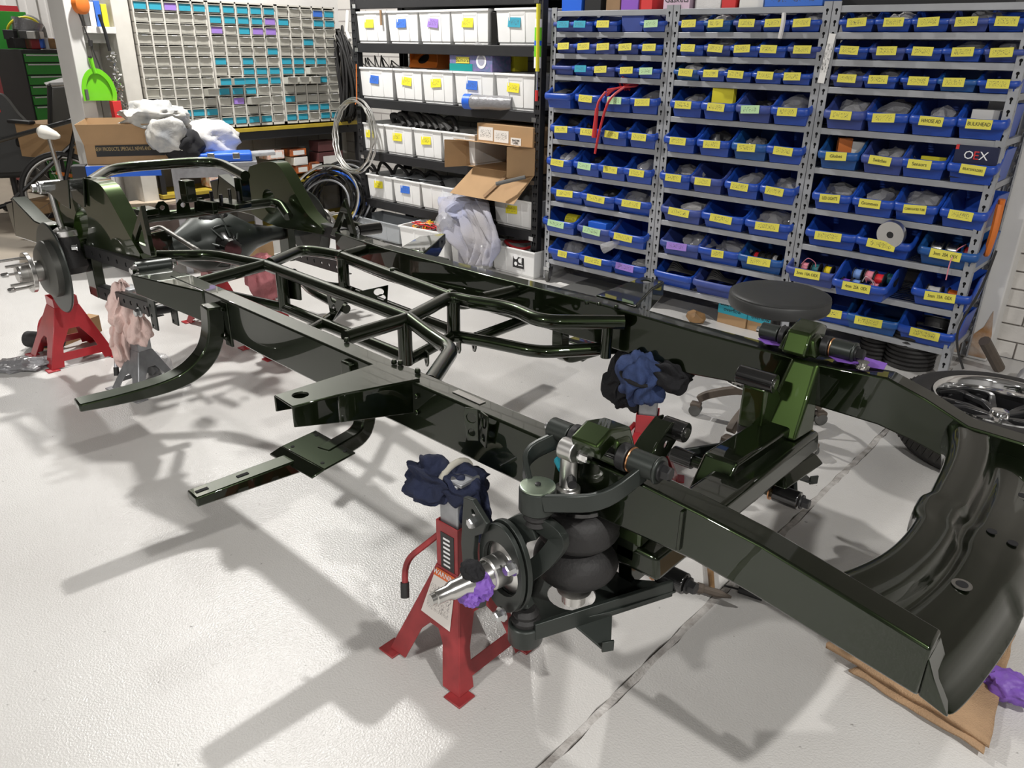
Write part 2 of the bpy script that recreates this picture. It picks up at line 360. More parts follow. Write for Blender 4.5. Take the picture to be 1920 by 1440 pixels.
wb2 = MB().mm((-.75, YB+.012, 0), (1.6, YB+.2, ZC)).build('backing', 'mortar', wb)
rb = random.Random(5); bme = {}
for row in range(17):
    x = -.75+(0 if row % 2 else -.15)
    while x < .75:
        a, e = max(x, -.75), min(x+.292, 1.6)
        if e-a > .05:
            key = round(e-a, 3)
            if key not in bme: bme[key] = MB().box((0, 0, 0), (key, .03, .092)).mesh('brick', 'block_paint')
            o = link('brick', bme[key], wb, .004); o.location = ((a+e)/2, YB+.008+rb.uniform(-.002, .002), .05+row*.1)
        x += .3
pier = MB().mm((-.97, 4.86, 0), (-.705, YB+.02, ZC)).build('pier', 'white_paint', wb, .01)
MB().add([(-.96, 4.857, .02), (-.71, 4.857, .02), (-.712, 4.857, .16), (-.735, 4.857, .30), (-.76, 4.857, .2), (-.82, 4.857, .12), (-.92, 4.857, .09)], [(0, 1, 2, 3, 4, 5, 6)]).build('rust_stain', 'rust', wb)
# side wall behind the drawer cabinets
XW = -6.72
wl = MB().mm((XW-.15, 2.5, 0), (XW, YB, ZC)).build('wall_left', 'white_paint'); tag(wl, kind='structure')
wc = MB().mm((XL, YF, ZC), (XR, YB, ZC+.1)).build('ceiling', 'hall_grey'); tag(wc, kind='structure')
wr = MB().mm((XR, YF, 0), (XR+.15, YB, ZC)).build('wall_right', 'hall_grey'); tag(wr, kind='structure')
wf = MB().mm((XL, YF-.15, 0), (XR, YF, ZC)).build('wall_front', 'hall_grey'); tag(wf, kind='structure')
wx = MB()
for k in range(120):
    y0 = YF+.104*k; wx.mm((XL-.15, y0, 0), (XL, y0+.104, ZC)).mm((XL, y0+.02, 0), (XL+.02, y0+.05, ZC))
tag(wx.build('wall_far', 'white_paint'), kind='structure')
for i, (x, y, z, w, rad) in enumerate(LAMPS):
    t = thing('hall_or_fill_light', ['round high bay lamp over the drawer cabinets', 'round high bay lamp right of the shelving', 'round high bay lamp far left in the hall', 'added fill lamp behind the camera', 'added fill lamp behind the camera to the right'][i], 'lamp', (x, y, z))
    MB().lathe([(rad*.5, .30), (rad*.55, .18), (rad*1.25, .0), (rad*1.22, .0), (rad*.5, .17)], cap0=False).build('shade', 'lamp_shell', t)
    MB().lathe([(rad*.9, .0), (rad*.9, .012)], n=24).build('lens', 'glass_lens', t)
    MB().cyl((0, 0, .3), (0, 0, ZC-z), .012, 8).build('stem', 'lamp_shell', t)
# ------------------------------------------------------------------ blue bin shelving
YS = 4.386; DS = .46
BEAMS = [1.819, 1.695, 1.566, 1.433, 1.226, 1.020, .800, .595, .380, .171]
UX = [-3.574, -2.657, -1.722, -.797]
ZTOP = 1.84; PW = .042
def keyhole(cx, cy):
    return [(cx-.0035, cy-.018), (cx+.0035, cy-.018), (cx+.0035, cy-.004)]+[(cx+.008*math.cos(t), cy+.004+.008*math.sin(t)) for t in [PI*(-.3+1.6*k/8) for k in range(9)]]+[(cx-.0035, cy-.004)]
kh = [keyhole(0, .09+.055*k) for k in range(32)]
post_me = MB().plate([(-PW/2, .02), (PW/2, .02), (PW/2, ZTOP), (-PW/2, ZTOP)], kh, (0, 0, 0), (1, 0, 0), (0, 0, 1), .003).mesh('post', 'shelf_grey', False)
side_me = MB().plate([(-PW/2, .02), (PW/2, .02), (PW/2, ZTOP), (-PW/2, ZTOP)], kh, (0, 0, 0), (0, 1, 0), (0, 0, 1), .003).mesh('post_flange', 'shelf_grey', False)
back_me = MB().mm((-PW/2, .006, .02), (PW/2, .007, ZTOP)).mesh('post_lining', 'slot', False)
bayname = ['left', 'middle', 'right']
for b in range(3):
    x0, x1 = UX[b]+.003, UX[b+1]-.003; cx = (x0+x1)/2
    t = thing('shelving_unit', 'grey steel shelving unit of blue bins, %s one of three' % ['leftmost beside black rack', 'middle', 'rightmost beside brick wall'][b], 'shelving', (cx, YS, 0), group='bin shelving units')
    for (px, sx) in ((x0-cx+PW/2, 1), (x1-cx-PW/2, -1)):
        for (py, front) in ((0, 1), (DS, 0)):
            p = link('post', post_me, t); p.location = (px, py, 0)
            q = link('post_flange', side_me, p); q.location = (-sx*PW/2, (PW/2 if front else -PW/2), 0)
            if front: q = link('post_lining', back_me, p)
    w = x1-x0-2*PW+.006
    bm_ = MB().mm((-w/2, -.001, -.032), (w/2, .028, 0)).mesh('beam', 'shelf_grey')
    brm = MB().mm((-.012, .02, -.03), (.012, DS-.02, 0)).mesh('side_beam', 'shelf_grey')
    wr_ = MB()
    for k in range(12): wr_.tube([(-w/2, .04+.035*k, -.004), (w/2, .04+.035*k, -.004)], .0022, 4)
    for k in range(int(w/.05)+1): wr_.tube([(-w/2+.05*k, .03, -.008), (-w/2+.05*k, DS-.02, -.008)], .0022, 4)
    wme = wr_.mesh('wire_deck', 'zinc', False)
    for z in BEAMS:
        o = link('beam', bm_, t, .002); o.location = (0, .002, z)
        o = link('rear_beam', bm_, t); o.location = (0, DS-.03, z)
        o = link('wire_deck', wme, t); o.location = (0, 0, z)
        for sx in (-1, 1): o = link('side_beam', brm, t); o.location = (sx*(w/2+.012), 0, z)
# bins
def bin_mesh(w, h, d):
    m = MB(); wt, wb_, e = w*.48, w*.41, .006
    prof = [(0, .56), (.09, .58), (.2, .74), (.3, .93), (.4, 1), (1, 1)]
    def shell(k):   # k inset
        o = []
        for (y, z) in prof: o.append((y*d+(k if y == 0 else (-k if y == 1 else 0)), z*h))
        return o
    A = shell(0); B = shell(e); n = len(A)
    for sx in (-1, 1):
        ot = [(sx*wt, y, z) for y, z in A]; ob = [(sx*wb_, max(y, .07*d), 0) for y, z in A]
        it = [(sx*(wt-e), y, z) for y, z in B]; ib = [(sx*(wb_-e), max(y, .07*d+e), e) for y, z in B]
        vs = ot+ob+it+ib; fs = []
        for i in range(n-1):
            fs += [(i, i+1, n+i+1, n+i), (2*n+i, 3*n+i, 3*n+i+1, 2*n+i+1), (i, 2*n+i, 2*n+i+1, i+1)]
        m.add(vs, fs)
    y0, z0 = A[0]; m.add([(-wt, 0, z0), (wt, 0, z0), (wb_, .07*d, 0), (-wb_, .07*d, 0)], [(0, 1, 2, 3)])
    m.add([(-wt+e, e, z0), (wt-e, e, z0), (wb_-e, .07*d+e, e), (-wb_+e, .07*d+e, e)], [(0, 3, 2, 1)])
    m.add([(-wt, d, h), (wt, d, h), (wb_, d, 0), (-wb_, d, 0)], [(0, 3, 2, 1)]); m.add([(-wt, d-e, h), (wt, d-e, h), (wb_, d-e, 0), (-wb_, d-e, 0)], [(0, 1, 2, 3)])
    m.add([(-wb_, .07*d, 0), (wb_, .07*d, 0), (wb_, d, 0), (-wb_, d, 0)], [(0, 1, 2, 3)]); m.add([(-wb_, .07*d, e), (wb_, .07*d, e), (wb_, d, e), (-wb_, d, e)], [(0, 3, 2, 1)])
    return m
def rim_mesh(w, h, d):
    x = w*.485; pts = []
    pts += [(-x, .40*d, h*.985), (-x, .30*d, h*.90), (-x, .2*d, h*.70), (-x, .10*d, h*.53), (-x*.985, .03*d, h*.485)]
    for k in range(1, 4): t = k/4*PI/2; pts.append((-x*.985+.06*w*(1-math.cos(t)), .03*d-.045*d*math.sin(t)-.004, h*.475))
    for k in range(0, 5): q = -1+2*k/4; pts.append((q*x*.80, -.022*d-.006-.012*w*(1-q*q), h*.465))
    R_ = [(-p[0], p[1], p[2]) for p in pts[:8][::-1]]
    path = pts+R_
    sc = [(.55, .45), (.8, .6), (1, .8), (1, .95)]+[(1, 1)]*(len(path)-8)+[(1, .95), (1, .8), (.8, .6), (.55, .45)]
    hh = h*.15; tt = min(.010, .05*w)
    prof = [(tt*math.cos(a), hh*math.sin(a)) for a in [2*PI*k/8+PI/8 for k in range(8)]]
    return MB().sweep(path, prof, scale=sc)
SZ = {'s': (.172, .092, .30), 'm': (.212, .155, .36), 'l': (.285, .155, .38)}
BODY, RIM, LABM = {}, {}, {}
for k, (w, h, d) in SZ.items():
    BODY[k] = {c: bin_mesh(w, h, d).mesh('bin_body', c) for c in ('bin_blue', 'bin_blue_dusty', 'bin_blue_teal')}
    RIM[k] = {c: rim_mesh(w, h, d).mesh('bin_lip', c, True, 1.2) for c in ('bin_blue', 'bin_blue_dusty', 'bin_blue_teal')}
    for l in ('lab_yellow', 'lab_green', 'lab_teal', 'lab_purple', 'lab_yellow_plain', 'lab_bright'):
        lw = {'s': .094, 'm': .115, 'l': .145}[k]; lh = {'s': .04, 'm': .043, 'l': .045}[k]
        LABM[k, l] = MB().mm((-lw/2, -.0006, -lh/2), (lw/2, .0006, lh/2)).mesh('label', l)
ROWS = [  # (bay, row): size, [(pixel x, label)]
    ['s', [(1060, 't'), (1094, 't'), (1139, 'y'), (1184, 'turn'), (1227, 'g')], [(1297, 'y'), (1345, 'y'), (1403, 'y'), (1455, 'y'), (1510, 'y')], [(1607, 'y'), (1675, 'y'), (1745, 'y'), (1818, 'y'), (1890, 'y')]],
    ['s', [(1060, 'y'), (1098, 'y'), (1135, 'y'), (1176, 'y'), (1220, 'y')], [(1296, 'y'), (1345, 'y'), (1398, 'y'), (1449, 'y'), (1508, 'y')], [(1597, 'y'), (1665, 'y'), (1733, 'y'), (1805, 'y'), (1882, 'y')]],
    ['s', [(1056, ''), (1093, 't'), (1134, 'y'), (1176, 'y'), (1218, 'g')], [(1288, 'y'), (1336, 'y'), (1385, 'y'), (1441, 'y'), (1493, 'y')], [(1590, 'y'), (1650, 'y'), (1723, 'y'), (1796, 'y'), (1872, 'y')]],
    ['m', [(1058, ''), (1107, 'y'), (1162, 'g'), (1210, 'y')], [(1290, 'y'), (1352, 'y'), (1418, 'g'), (1486, 'y')], [(1587, 'y'), (1665, 'y'), (1752, 'H/HOSE AD'), (1843, 'BULKHEAD')]],
    ['m', [(1060, 'y'), (1107, 'y'), (1156, 'y'), (1206, 'y')], [(1280, 'y'), (1343, 'y'), (1410, 'y'), (1475, 'y')], [(1575, 'Globes'), (1658, 'Switches'), (1733, 'Sensors'), (1825, 'RELAYS/HOLDERS')]],
    ['m', [(1054, 'y'), (1103, 'g'), (1152, 'y'), (1200, 'y')], [(1270, 'y'), (1328, 'y'), (1395, 'y'), (1462, 'y')], [(1563, 'LED LIGHTS'), (1640, 'Grommets'), (1718, 'CORRUGATED TUBE'), (1808, 'y')]],
    ['l', [(1063, 'y'), (1122, 'y'), (1187, 'y')], [(1279, 'y'), (1356, 'y'), (1442, 'y')], [(1560, 'y'), (1657, 'y'), (1777, '3mm  20A  OEX')]],
    ['l', [(1052, 'g'), (1120, 'g'), (1182, 'y')], [(1276, 'p'), (1347, 'ys'), (1425, 'y')], [(1528, '3mm 10A OEX'), (1628, '4mm  25A  OEX'), (1765, '5mm  33A  OEX')]],
    ['l', [(1060, 'ys'), (1120, 'y'), (1178, 'p')], [(1262, ''), (1338, ''), (1425, '')], [(1560, 'y'), (1636, 'y'), (1737, 'y')]],
]
ORD = ['first', 'second', 'third', 'fourth', 'fifth']; ROWN = ['top', 'second', 'third', 'fourth', 'fifth', 'sixth', 'seventh', 'eighth', 'bottom']
LN = {'y': ('yellow labelled', 'lab_yellow'), 'g': ('pale green labelled', 'lab_green'), 't': ('teal labelled', 'lab_teal'), 'p': ('purple labelled', 'lab_purple'), 'ys': ('small yellow labelled', 'lab_yellow'), '': ('unlabelled', None), 'turn': ('reversed unlabelled', None)}
BINS = {}
rn = random.Random(11)
for r_, row in enumerate(ROWS):
    sz = row[0]; w, h, d = SZ[sz]; zb = BEAMS[r_+1]
    for b in range(3):
        for i, (px, lab) in enumerate(row[1+b]):
            # pixel x at the bin's mid height on the shelf front
            lo, hi = 0., 800.
            for _ in range(40):
                mid = (lo+hi)/2
                if PY(px, mid, YS).z > zb+h*.45: lo = mid
                else: hi = mid
            X = PY(px, mid, YS).x
            out = rn.uniform(.0, .02)+(.02 if sz == 'm' else 0)
            if (b, r_) == (0, 7): out += .03
            if (b, r_, i) == (2, 7, 1): out += .13
            if (b, r_, i) == (2, 7, 0): out += .06
            if (b, r_, i) == (0, 3, 0): out += .03
            txt = None
            if lab in LN: nm, lm = LN[lab]
            else: nm, lm, txt = 'yellow labelled', 'lab_yellow_plain', lab
            c = rn.choice(['bin_blue']*4+['bin_blue_dusty']*(3 if sz == 's' else 1)+(['bin_blue_teal'] if b else []))
            t = thing('parts_bin', 'blue %s parts bin, %s from left, %s bin row, %s shelving unit' % (nm, ORD[i], ROWN[r_], bayname[b]), 'bin', (X, YS-out, zb+.003), rn.uniform(-.03, .03), 'blue parts bins')
            if lab == 'turn': t.rotation_euler.z = PI; t.location.y = YS+.31
            link('bin_body', BODY[sz][c], t); link('bin_lip', RIM[sz][c], t)
            BINS[b, r_, i] = (t, sz)
            if lm:
                l = link('label', LABM[sz, lm], t); l.location = (rn.uniform(-.01, .01), -.030*d-.0135-.014*w, h*.455); l.rotation_euler = (-.1, rn.uniform(-.06, .06), 0)
                if lab == 'ys': l.scale.x = .55
                if r_ in (3, 4, 5) : l.scale.x = .95
                if txt: text(txt, .024 if len(txt) < 14 else .016, 'ink', l, (0, -.0012, 0), basis((1, 0, 0), (0, 0, 1)), sx=min(1, (.095 if sz == 'm' else .125)/(len(txt)*(.024 if len(txt) < 14 else .016)*.58)))
# what lies in the bins
CL = []
for k in range(6): CL.append(blob((0, 0, 0), (1, 1, 1), 40+k, 3, .35, 2.6, -.55))
CM = {(k, m): CL[k].mesh('plastic_bag', m, True, .5) for k in range(6) for m in ('bag_clear', 'bag_grey', 'cloth_white', 'black_plastic')}
def put(b, r, i, k, m, what, cat, s=(.6, .5, .5), dx=0, dy=.4, dz=.45):
    t, sz = BINS[b, r, i]; w, h, d = SZ[sz]
    o = link(what.split('|')[0], CM[k, m]); o.location = (t.location.x+dx*w, t.location.y+dy*d, t.location.z+h*dz); o.scale = (w*s[0], d*s[1], h*s[2]); o.rotation_euler.z = k*1.3
    tag(o, what.split('|')[1]+' in the %s bin of %s row, %s shelving unit' % (ORD[i], ROWN[r], bayname[b]), cat, 'packed parts in the bins')
CP = 'plastic_bag|clear plastic bag of parts'; GB = 'plastic_bag|grey plastic bag of parts'; BK = 'parts_bundle|black bundle of small parts'; WP = 'paper_wad|crumpled white packet'
for (b, r, i, k, m, wh, s, dx) in [
    (0, 5, 0, 0, 'bag_clear', CP, (.7, .6, .8), .05), (0, 5, 1, 1, 'black_plastic', BK, (.6, .5, .6), .1), (0, 5, 3, 2, 'bag_clear', CP, (.6, .6, .9), .15), (0, 6, 0, 3, 'bag_clear', CP, (.8, .6, .9), .0),
    (0, 6, 2, 4, 'bag_clear', CP, (.7, .6, .8), -.1), (0, 4, 0, 1, 'black_plastic', BK, (.8, .6, .9), .05), (0, 4, 3, 5, 'bag_grey', GB, (.6, .6, .7), .1), (0, 3, 0, 2, 'black_plastic', BK, (.7, .6, .6), 0), (0, 3, 3, 4, 'bag_grey', GB, (.6, .6, .7), .15),
    (0, 6, 1, 0, 'black_plastic', BK, (.5, .5, .6), .15), (0, 8, 0, 5, 'bag_clear', CP, (.6, .6, .9), .0), (0, 4, 2, 3, 'bag_grey', GB, (.4, .5, .5), .2), (0, 8, 2, 1, 'cloth_white', WP, (.5, .4, .3), .1),
    (1, 0, 0, 1, 'cloth_white', WP, (.6, .5, .9), .1), (1, 0, 1, 2, 'cloth_white', WP, (.7, .5, 1.1), .0), (1, 0, 4, 3, 'cloth_white', WP, (.7, .5, 1.1), .0), (1, 1, 1, 4, 'bag_clear', CP, (.8, .6, 1.2), .1), (1, 1, 2, 0, 'black_plastic', BK, (.6, .5, .8), .2),
    (1, 2, 0, 5, 'cloth_white', WP, (.8, .6, 1.0), .0), (1, 2, 1, 0, 'cloth_white', WP, (.8, .6, .7), .05), (1, 2, 3, 1, 'bag_grey', GB, (.6, .5, .7), .2), (1, 3, 0, 2, 'bag_grey', GB, (.6, .5, .7), .05), (1, 3, 2, 3, 'black_plastic', BK, (.6, .5, .5), 0), (1, 3, 3, 4, 'bag_clear', CP, (.6, .6, .9), .0),
    (1, 4, 1, 5, 'black_plastic', BK, (.7, .6, .8), -.05), (1, 4, 2, 0, 'bag_grey', GB, (.5, .5, .6), -.1), (1, 5, 0, 1, 'bag_grey', GB, (.7, .6, .8), .05), (1, 5, 2, 2, 'bag_clear', CP, (.6, .6, .8), .1), (1, 5, 3, 3, 'bag_clear', CP, (.7, .6, .7), .0),
    (1, 6, 0, 4, 'cloth_white', WP, (.7, .5, .5), .1), (1, 6, 2, 5, 'bag_clear', CP, (.8, .6, .9), .0), (1, 7, 0, 0, 'bag_clear', CP, (.7, .6, .8), .2), (1, 7, 1, 1, 'bag_clear', CP, (.6, .6, .7), .1),
    (2, 0, 1, 0, 'cloth_white', WP, (.8, .6, 1.1), .1), (2, 0, 0, 2, 'bag_grey', GB, (.6, .5, .9), .05), (2, 0, 3, 3, 'bag_grey', GB, (.8, .6, 1.0), .2), (2, 1, 3, 4, 'bag_clear', CP, (.7, .6, 1.0), .2), (2, 1, 4, 5, 'bag_clear', CP, (.8, .6, 1.1), .1), (2, 2, 1, 1, 'bag_grey', GB, (.7, .5, 1.0), .1), (2, 2, 0, 2, 'bag_clear', CP, (.7, .5, .9), 0),
    (2, 3, 0, 3, 'bag_clear', CP, (.8, .6, .9), .0), (2, 3, 1, 4, 'bag_grey', GB, (.8, .6, .9), .1), (2, 3, 2, 5, 'bag_clear', CP, (.6, .6, .8), .05), (2, 4, 1, 0, 'bag_clear', CP, (.8, .6, .7), .1), (2, 5, 0, 1, 'bag_grey', GB, (.7, .6, .8), 0), (2, 5, 1, 2, 'bag_grey', GB, (.7, .6, .8), .1), (2, 5, 2, 3, 'bag_clear', CP, (.9, .6, .9), .0)]:
    put(b, r, i, k, m, wh, 'bag' if 'bag' in wh else 'parts', s, dx)
def world_of(b, r, i): t, sz = BINS[b, r, i]; return t.location, SZ[sz]
# cartons in bins
def carton(nm, label, m, c, d, rz=0, cat='box', parent=None): 
    o = MB().box((0, 0, d[2]/2), d).build(nm, m, parent, .002); o.location = c; o.rotation_euler.z = rz
    if parent is None: tag(o, label, cat)
    return o
mat('oex_navy', (.012, .016, .05), .35); mat('yellow_box', (.70, .62, .03), .5)
L, (w, h, d) = world_of(2, 4, 3); t = thing('product_box', 'dark navy carton with OEX lettering in right shelving bin', 'box', (L.x, L.y+.03, L.z+.10), .03)
MB().mm((-.095, -.01, -.08), (.095, .2, .075)).build('carton', 'oex_navy', t, .002)
for (s, x, m) in (('O', -.032, 'print_white'), ('E', 0, 'print_red'), ('X', .033, 'print_white')): text(s, .055, m, t, (x, -.0115, .03), basis((1, 0, 0), (0, 0, 1)))
for (s, x, m) in (('O', .03, 'print_white'), ('E', .052, 'print_red'), ('X', .075, 'print_white')): text(s, .04, m, t, (x, .06, .0756), basis((1, 0, 0), (0, 1, 0)))
MB().mm((-.094, -.0112, .055), (-.08, .19, .0758)).build('stripe', 'print_red', t)
L, (w, h, d) = world_of(2, 3, 3); carton('small_box', 'white carton stacked in the bulkhead bin', 'box_white', (L.x-.01, L.y+.12, L.z+.02), (.12, .09, .11)); carton('small_box', 'small white carton behind another in the bulkhead bin', 'offwhite', (L.x+.01, L.y+.24, L.z+.05), (.09, .07, .12))
L, (w, h, d) = world_of(2, 4, 0); carton('small_box', 'orange and white carton in the globes bin', 'orange', (L.x-.02, L.y+.12, L.z+.04), (.07, .06, .115), .5); carton('small_box', 'white carton leaning in the globes bin', 'box_white', (L.x+.045, L.y+.15, L.z+.03), (.07, .06, .11), .2)
L, (w, h, d) = world_of(2, 4, 2); carton('small_box', 'flat yellow carton in the sensors bin', 'yellow_box', (L.x+.02, L.y+.1, L.z+.05), (.12, .02, .05))
L, (w, h, d) = world_of(0, 7, 1); carton('small_box', 'blue carton lying in a bin of left shelving', 'blue_paint', (L.x, L.y+.09, L.z+.05), (.15, .12, .07))
L, (w, h, d) = world_of(0, 7, 0); o = MB().cyl((-.05, 0, 0), (.05, 0, 0), .045, 18).build('roll', 'lab_bright'); o.location = (L.x+.03, L.y+.14, L.z+.075); tag(o, 'yellow banded roll in a bin of left shelving', 'roll')
L, (w, h, d) = world_of(1, 3, 1); carton('small_box', 'bright yellow blister pack in a bin of middle shelving', 'yellow_box', (L.x-.01, L.y+.08, L.z+.06), (.13, .05, .11), .1)
# wire spools in the lowest bins of the right unit
for n_, cc in dict(wire_red=(.6, .02, .03), wire_pink=(.66, .22, .28), wire_blue=(.16, .28, .6), wire_yellow=(.66, .5, .01), wire_orange=(.6, .13, .015), wire_white=(.62, .61, .6), wire_teal=(.02, .14, .16), wire_purple=(.16, .06, .36)).items(): mat(n_, cc, .4)
def spool(c, m, label, r=.038, w=.05, ax=(1, 0, 0), tilt=0):
    t = thing('wire_spool', label, 'spool', c, 0, 'wire spools'); a = vv(ax)
    MB().lathe([(r*.75, -w*.42), (r*.78, -w*.3), (r*.74, 0), (r*.78, w*.3), (r*.75, w*.42)], (0, 0, 0), a, 18).build('wire', m, t)
    MB().lathe([(r, -w/2), (r, -w*.42)], (0, 0, 0), a, 18).lathe([(r, w*.42), (r, w/2)], (0, 0, 0), a, 18).build('reel', 'black_plastic', t)
    return t
L, _ = world_of(2, 7, 1)
for (dx, dy, dz, m, c_) in ((-.085, .06, .055, 'wire_purple', 'purple'), (-.03, .055, .06, 'wire_blue', 'blue'), (.065, .055, .06, 'wire_pink', 'pink'), (-.06, .15, .095, 'wire_blue', 'pale blue'), (.0, .16, .095, 'wire_pink', 'dusty pink'), (.055, .15, .09, 'wire_red', 'red'), (.10, .2, .09, 'wire_teal', 'dark teal')):
    spool((L.x+dx, L.y+dy, L.z+dz), m, 'spool of %s wire in the bin pulled forward' % c_)
for k, (cc, n_) in enumerate((('wire_white', 'white'), ('wire_pink', 'pink'))): tag(MB().tube(spline([(L.x+.0+.02*k, L.y+.04, L.z+.09), (L.x+.02, L.y+.02, L.z+.125), (L.x+.055+.01*k, L.y+.03, L.z+.10), (L.x+.06, L.y+.04, L.z+.07)]), .0025, 5).build('loose_wire', cc), 'loose %s wire end over spools in pulled bin' % n_, 'wire')
L, _ = world_of(2, 7, 2)
for (dx, m, c_) in ((-.05, 'wire_white', 'white'), (.05, 'wire_orange', 'orange'), (.095, 'wire_purple', 'violet')): spool((L.x+dx, L.y+.08+(.08 if dx > .09 else 0), L.z+.06), m, 'spool of %s wire in the bin beside right post' % c_, .042, .075)
L, _ = world_of(2, 7, 0)
for (dx, m, c_) in ((-.06, 'wire_pink', 'pink'), (.0, 'wire_teal', 'green'), (.07, 'wire_yellow', 'yellow')): spool((L.x+dx, L.y+.09, L.z+.075), m, 'spool of %s wire in the bin above the stool' % c_, .04, .045)
tag(MB().tube(spline([(L.x-.08, L.y+.06, L.z+.1), (L.x-.045, L.y+.05, L.z+.14), (L.x-.01, L.y+.07, L.z+.12), (L.x+.0, L.y+.07, L.z+.09)]), .0025, 5).build('loose_wire', 'wire_pink'), 'loose pink wire loop in bin above the stool', 'wire')
L, _ = world_of(2, 6, 2)
for (dx, m, c_) in ((-.07, 'steel', 'bare silver'), (.0, 'zinc', 'grey'), (.08, 'wire_red', 'dark red')): spool((L.x+dx, L.y+.1, L.z+.07), m, 'spool of %s wire in the 20A bin' % c_, .042, .055)
tag(MB().tube(spline([(L.x+.06, L.y+.06, L.z+.12), (L.x+.04, L.y+.0, L.z+.1), (L.x+.03, L.y-.035, L.z+.05), (L.x+.03, L.y-.04, L.z-.05)]), .003, 5).build('loose_wire', 'wire_pink'), 'pink wire end hanging out of the 20A bin', 'wire')
L, _ = world_of(2, 6, 1); t = thing('disc_reel', 'silver disc reel standing in front of bin on right shelving', 'reel', (L.x+.035, L.y-.035, L.z+.13))
MB().lathe([(.018, 0), (.07, 0), (.072, .004), (.072, .03), (.018, .03)], (0, 0, 0), (.1, 1, .15), 32, False, False).build('flange', 'alu', t); MB().lathe([(.018, .001), (.018, .03)], (0, 0, 0), (.1, 1, .15), 16).build('core', 'black_plastic', t)
text('OEX', .03, 'ink', t, (.035, -.001, -.006), basis((1, -.1, 0), (0, -.12, 1)))
L, _ = world_of(2, 8, 2); spool((L.x+.02, L.y+.14, L.z+.09), 'black_rubber', 'large black cable reel in the lowest right bin', .09, .06, (0, .4, 1))
L, _ = world_of(1, 7, 2)
for k in range(4): spool((L.x-.06+.04*k, L.y+.1, L.z+.06), ['wire_red', 'black_rubber', 'black_rubber', 'wire_white'][k], ['spool of red wire in middle shelving bin by post', 'spool of black wire in middle shelving bin, next to red', 'spool of black wire in middle shelving bin, next to white', 'spool of white wire in middle shelving bin by post'][k], .045, .034)
for i in (0, 1):
    L, _ = world_of(1, 8, i)
    for k in range(6):
        o = MB().tube(spline([(-.09, .03+.01*k, .04), (-.04, .02+.012*k, .10+.006*k), (.03, .04+.01*k, .10-.004*k), (.1, .12, .07)]), .006, 6).build('hose', 'black_rubber'); o.location = (L.x, L.y, L.z+.005*k)
        tag(o, 'black rubber hose lying in the %s bottom bin of middle shelving' % ORD[i], 'hose', 'hoses in the bottom bins')
# red jumper cables hanging out of a bin on the left unit
L, _ = world_of(0, 3, 2); mat('cable_red', (.50, .03, .035), .4)
for k in range(5):
    rk = random.Random(k); pts = [(L.x-.05+.02*k, L.y+.1, L.z+.13), (L.x+.02+rk.uniform(-.05, .05), L.y+.06, L.z+.17+.01*k), (L.x+.08, L.y+.1, L.z+.16), (L.x-.02, L.y+.02, L.z+.14), (L.x-.07, L.y-.01, L.z+.13-.01*k)]
    tag(MB().tube(spline(pts), .007, 7).build('jumper_cable', 'cable_red'), 'red jumper cable looped in the left shelving bin', 'cable', 'red jumper cable loops')
tag(MB().tube(spline([(L.x-.07, L.y-.02, L.z+.12), (L.x-.1, L.y-.05, L.z+.06), (L.x-.108, L.y-.055, L.z-.0)], 5), .008, 7).tube([(L.x-.108, L.y-.055, L.z+.02), (L.x-.118, L.y-.055, L.z-.16)], [.012, .017], 9).build('clamp_handle', 'cable_red'), 'thick red clamp handle hanging below the left shelving bin', 'clamp')
tag(MB().tube(spline([(L.x+.04, L.y+.02, L.z+.15), (L.x-.02, L.y-.05, L.z+.07), (L.x-.07, L.y-.06, L.z-.1), (L.x-.1, L.y-.06, L.z-.26)], 6), .008, 7).build('jumper_lead', 'cable_red'), 'long red cable hanging in front of left shelving beams', 'cable')
# things on top of the units
def topbox(px0, px1, y, d, hgt, m, label, nm, cat='box'):
    a, e = PY(px0, 18, YS+y), PY(px1, 18, YS+y); return carton(nm, label, m, ((a.x+e.x)/2, YS+y+d/2, BEAMS[0]+.001), (abs(e.x-a.x), d, hgt), 0, cat)
topbox(1053, 1090, .03, .2, .18, 'blue_paint', 'bright blue tub on top of left shelving', 'storage_tub', 'tub'); o = topbox(1096, 1126, .03, .2, .14, 'black_plastic', 'black carton with white label on top of left shelving', 'carton')
topbox(1136, 1162, .03, .2, .2, 'cardboard_dark', 'brown carton on top of left shelving', 'carton'); topbox(1164, 1196, .02, .2, .2, 'purple_plastic', 'purple tub on top of left shelving', 'storage_tub', 'tub')
topbox(1198, 1222, .03, .15, .15, 'print_red', 'red case on top of left shelving', 'case', 'case'); mat('pale_pink', (.6, .45, .55), .6)
o = topbox(1243, 1292, .03, .25, .18, 'pale_pink', 'pale pink carton with handwriting spanning left and middle shelving', 'carton'); text('Gaskets', .05, 'ink', o, (0, -.126, .05), basis((1, 0, 0), (0, 0, 1)))
topbox(1302, 1350, .05, .2, .2, 'cloth_white', 'white patterned parcel on top of middle shelving', 'parcel', 'parcel'); topbox(1352, 1378, .05, .15, .12, 'print_red', 'dark red can on top of middle shelving', 'can', 'can'); topbox(1385, 1430, .05, .3, .2, 'box_white', 'white carton on top of middle shelving', 'carton'); topbox(1432, 1540, .0, .4, .1, 'lab_blue', 'blue flat case on top of middle shelving', 'case', 'case')
topbox(1575, 1900, .1, .35, .05, 'black_plastic', 'long black case lying on top of right shelving', 'case', 'case')
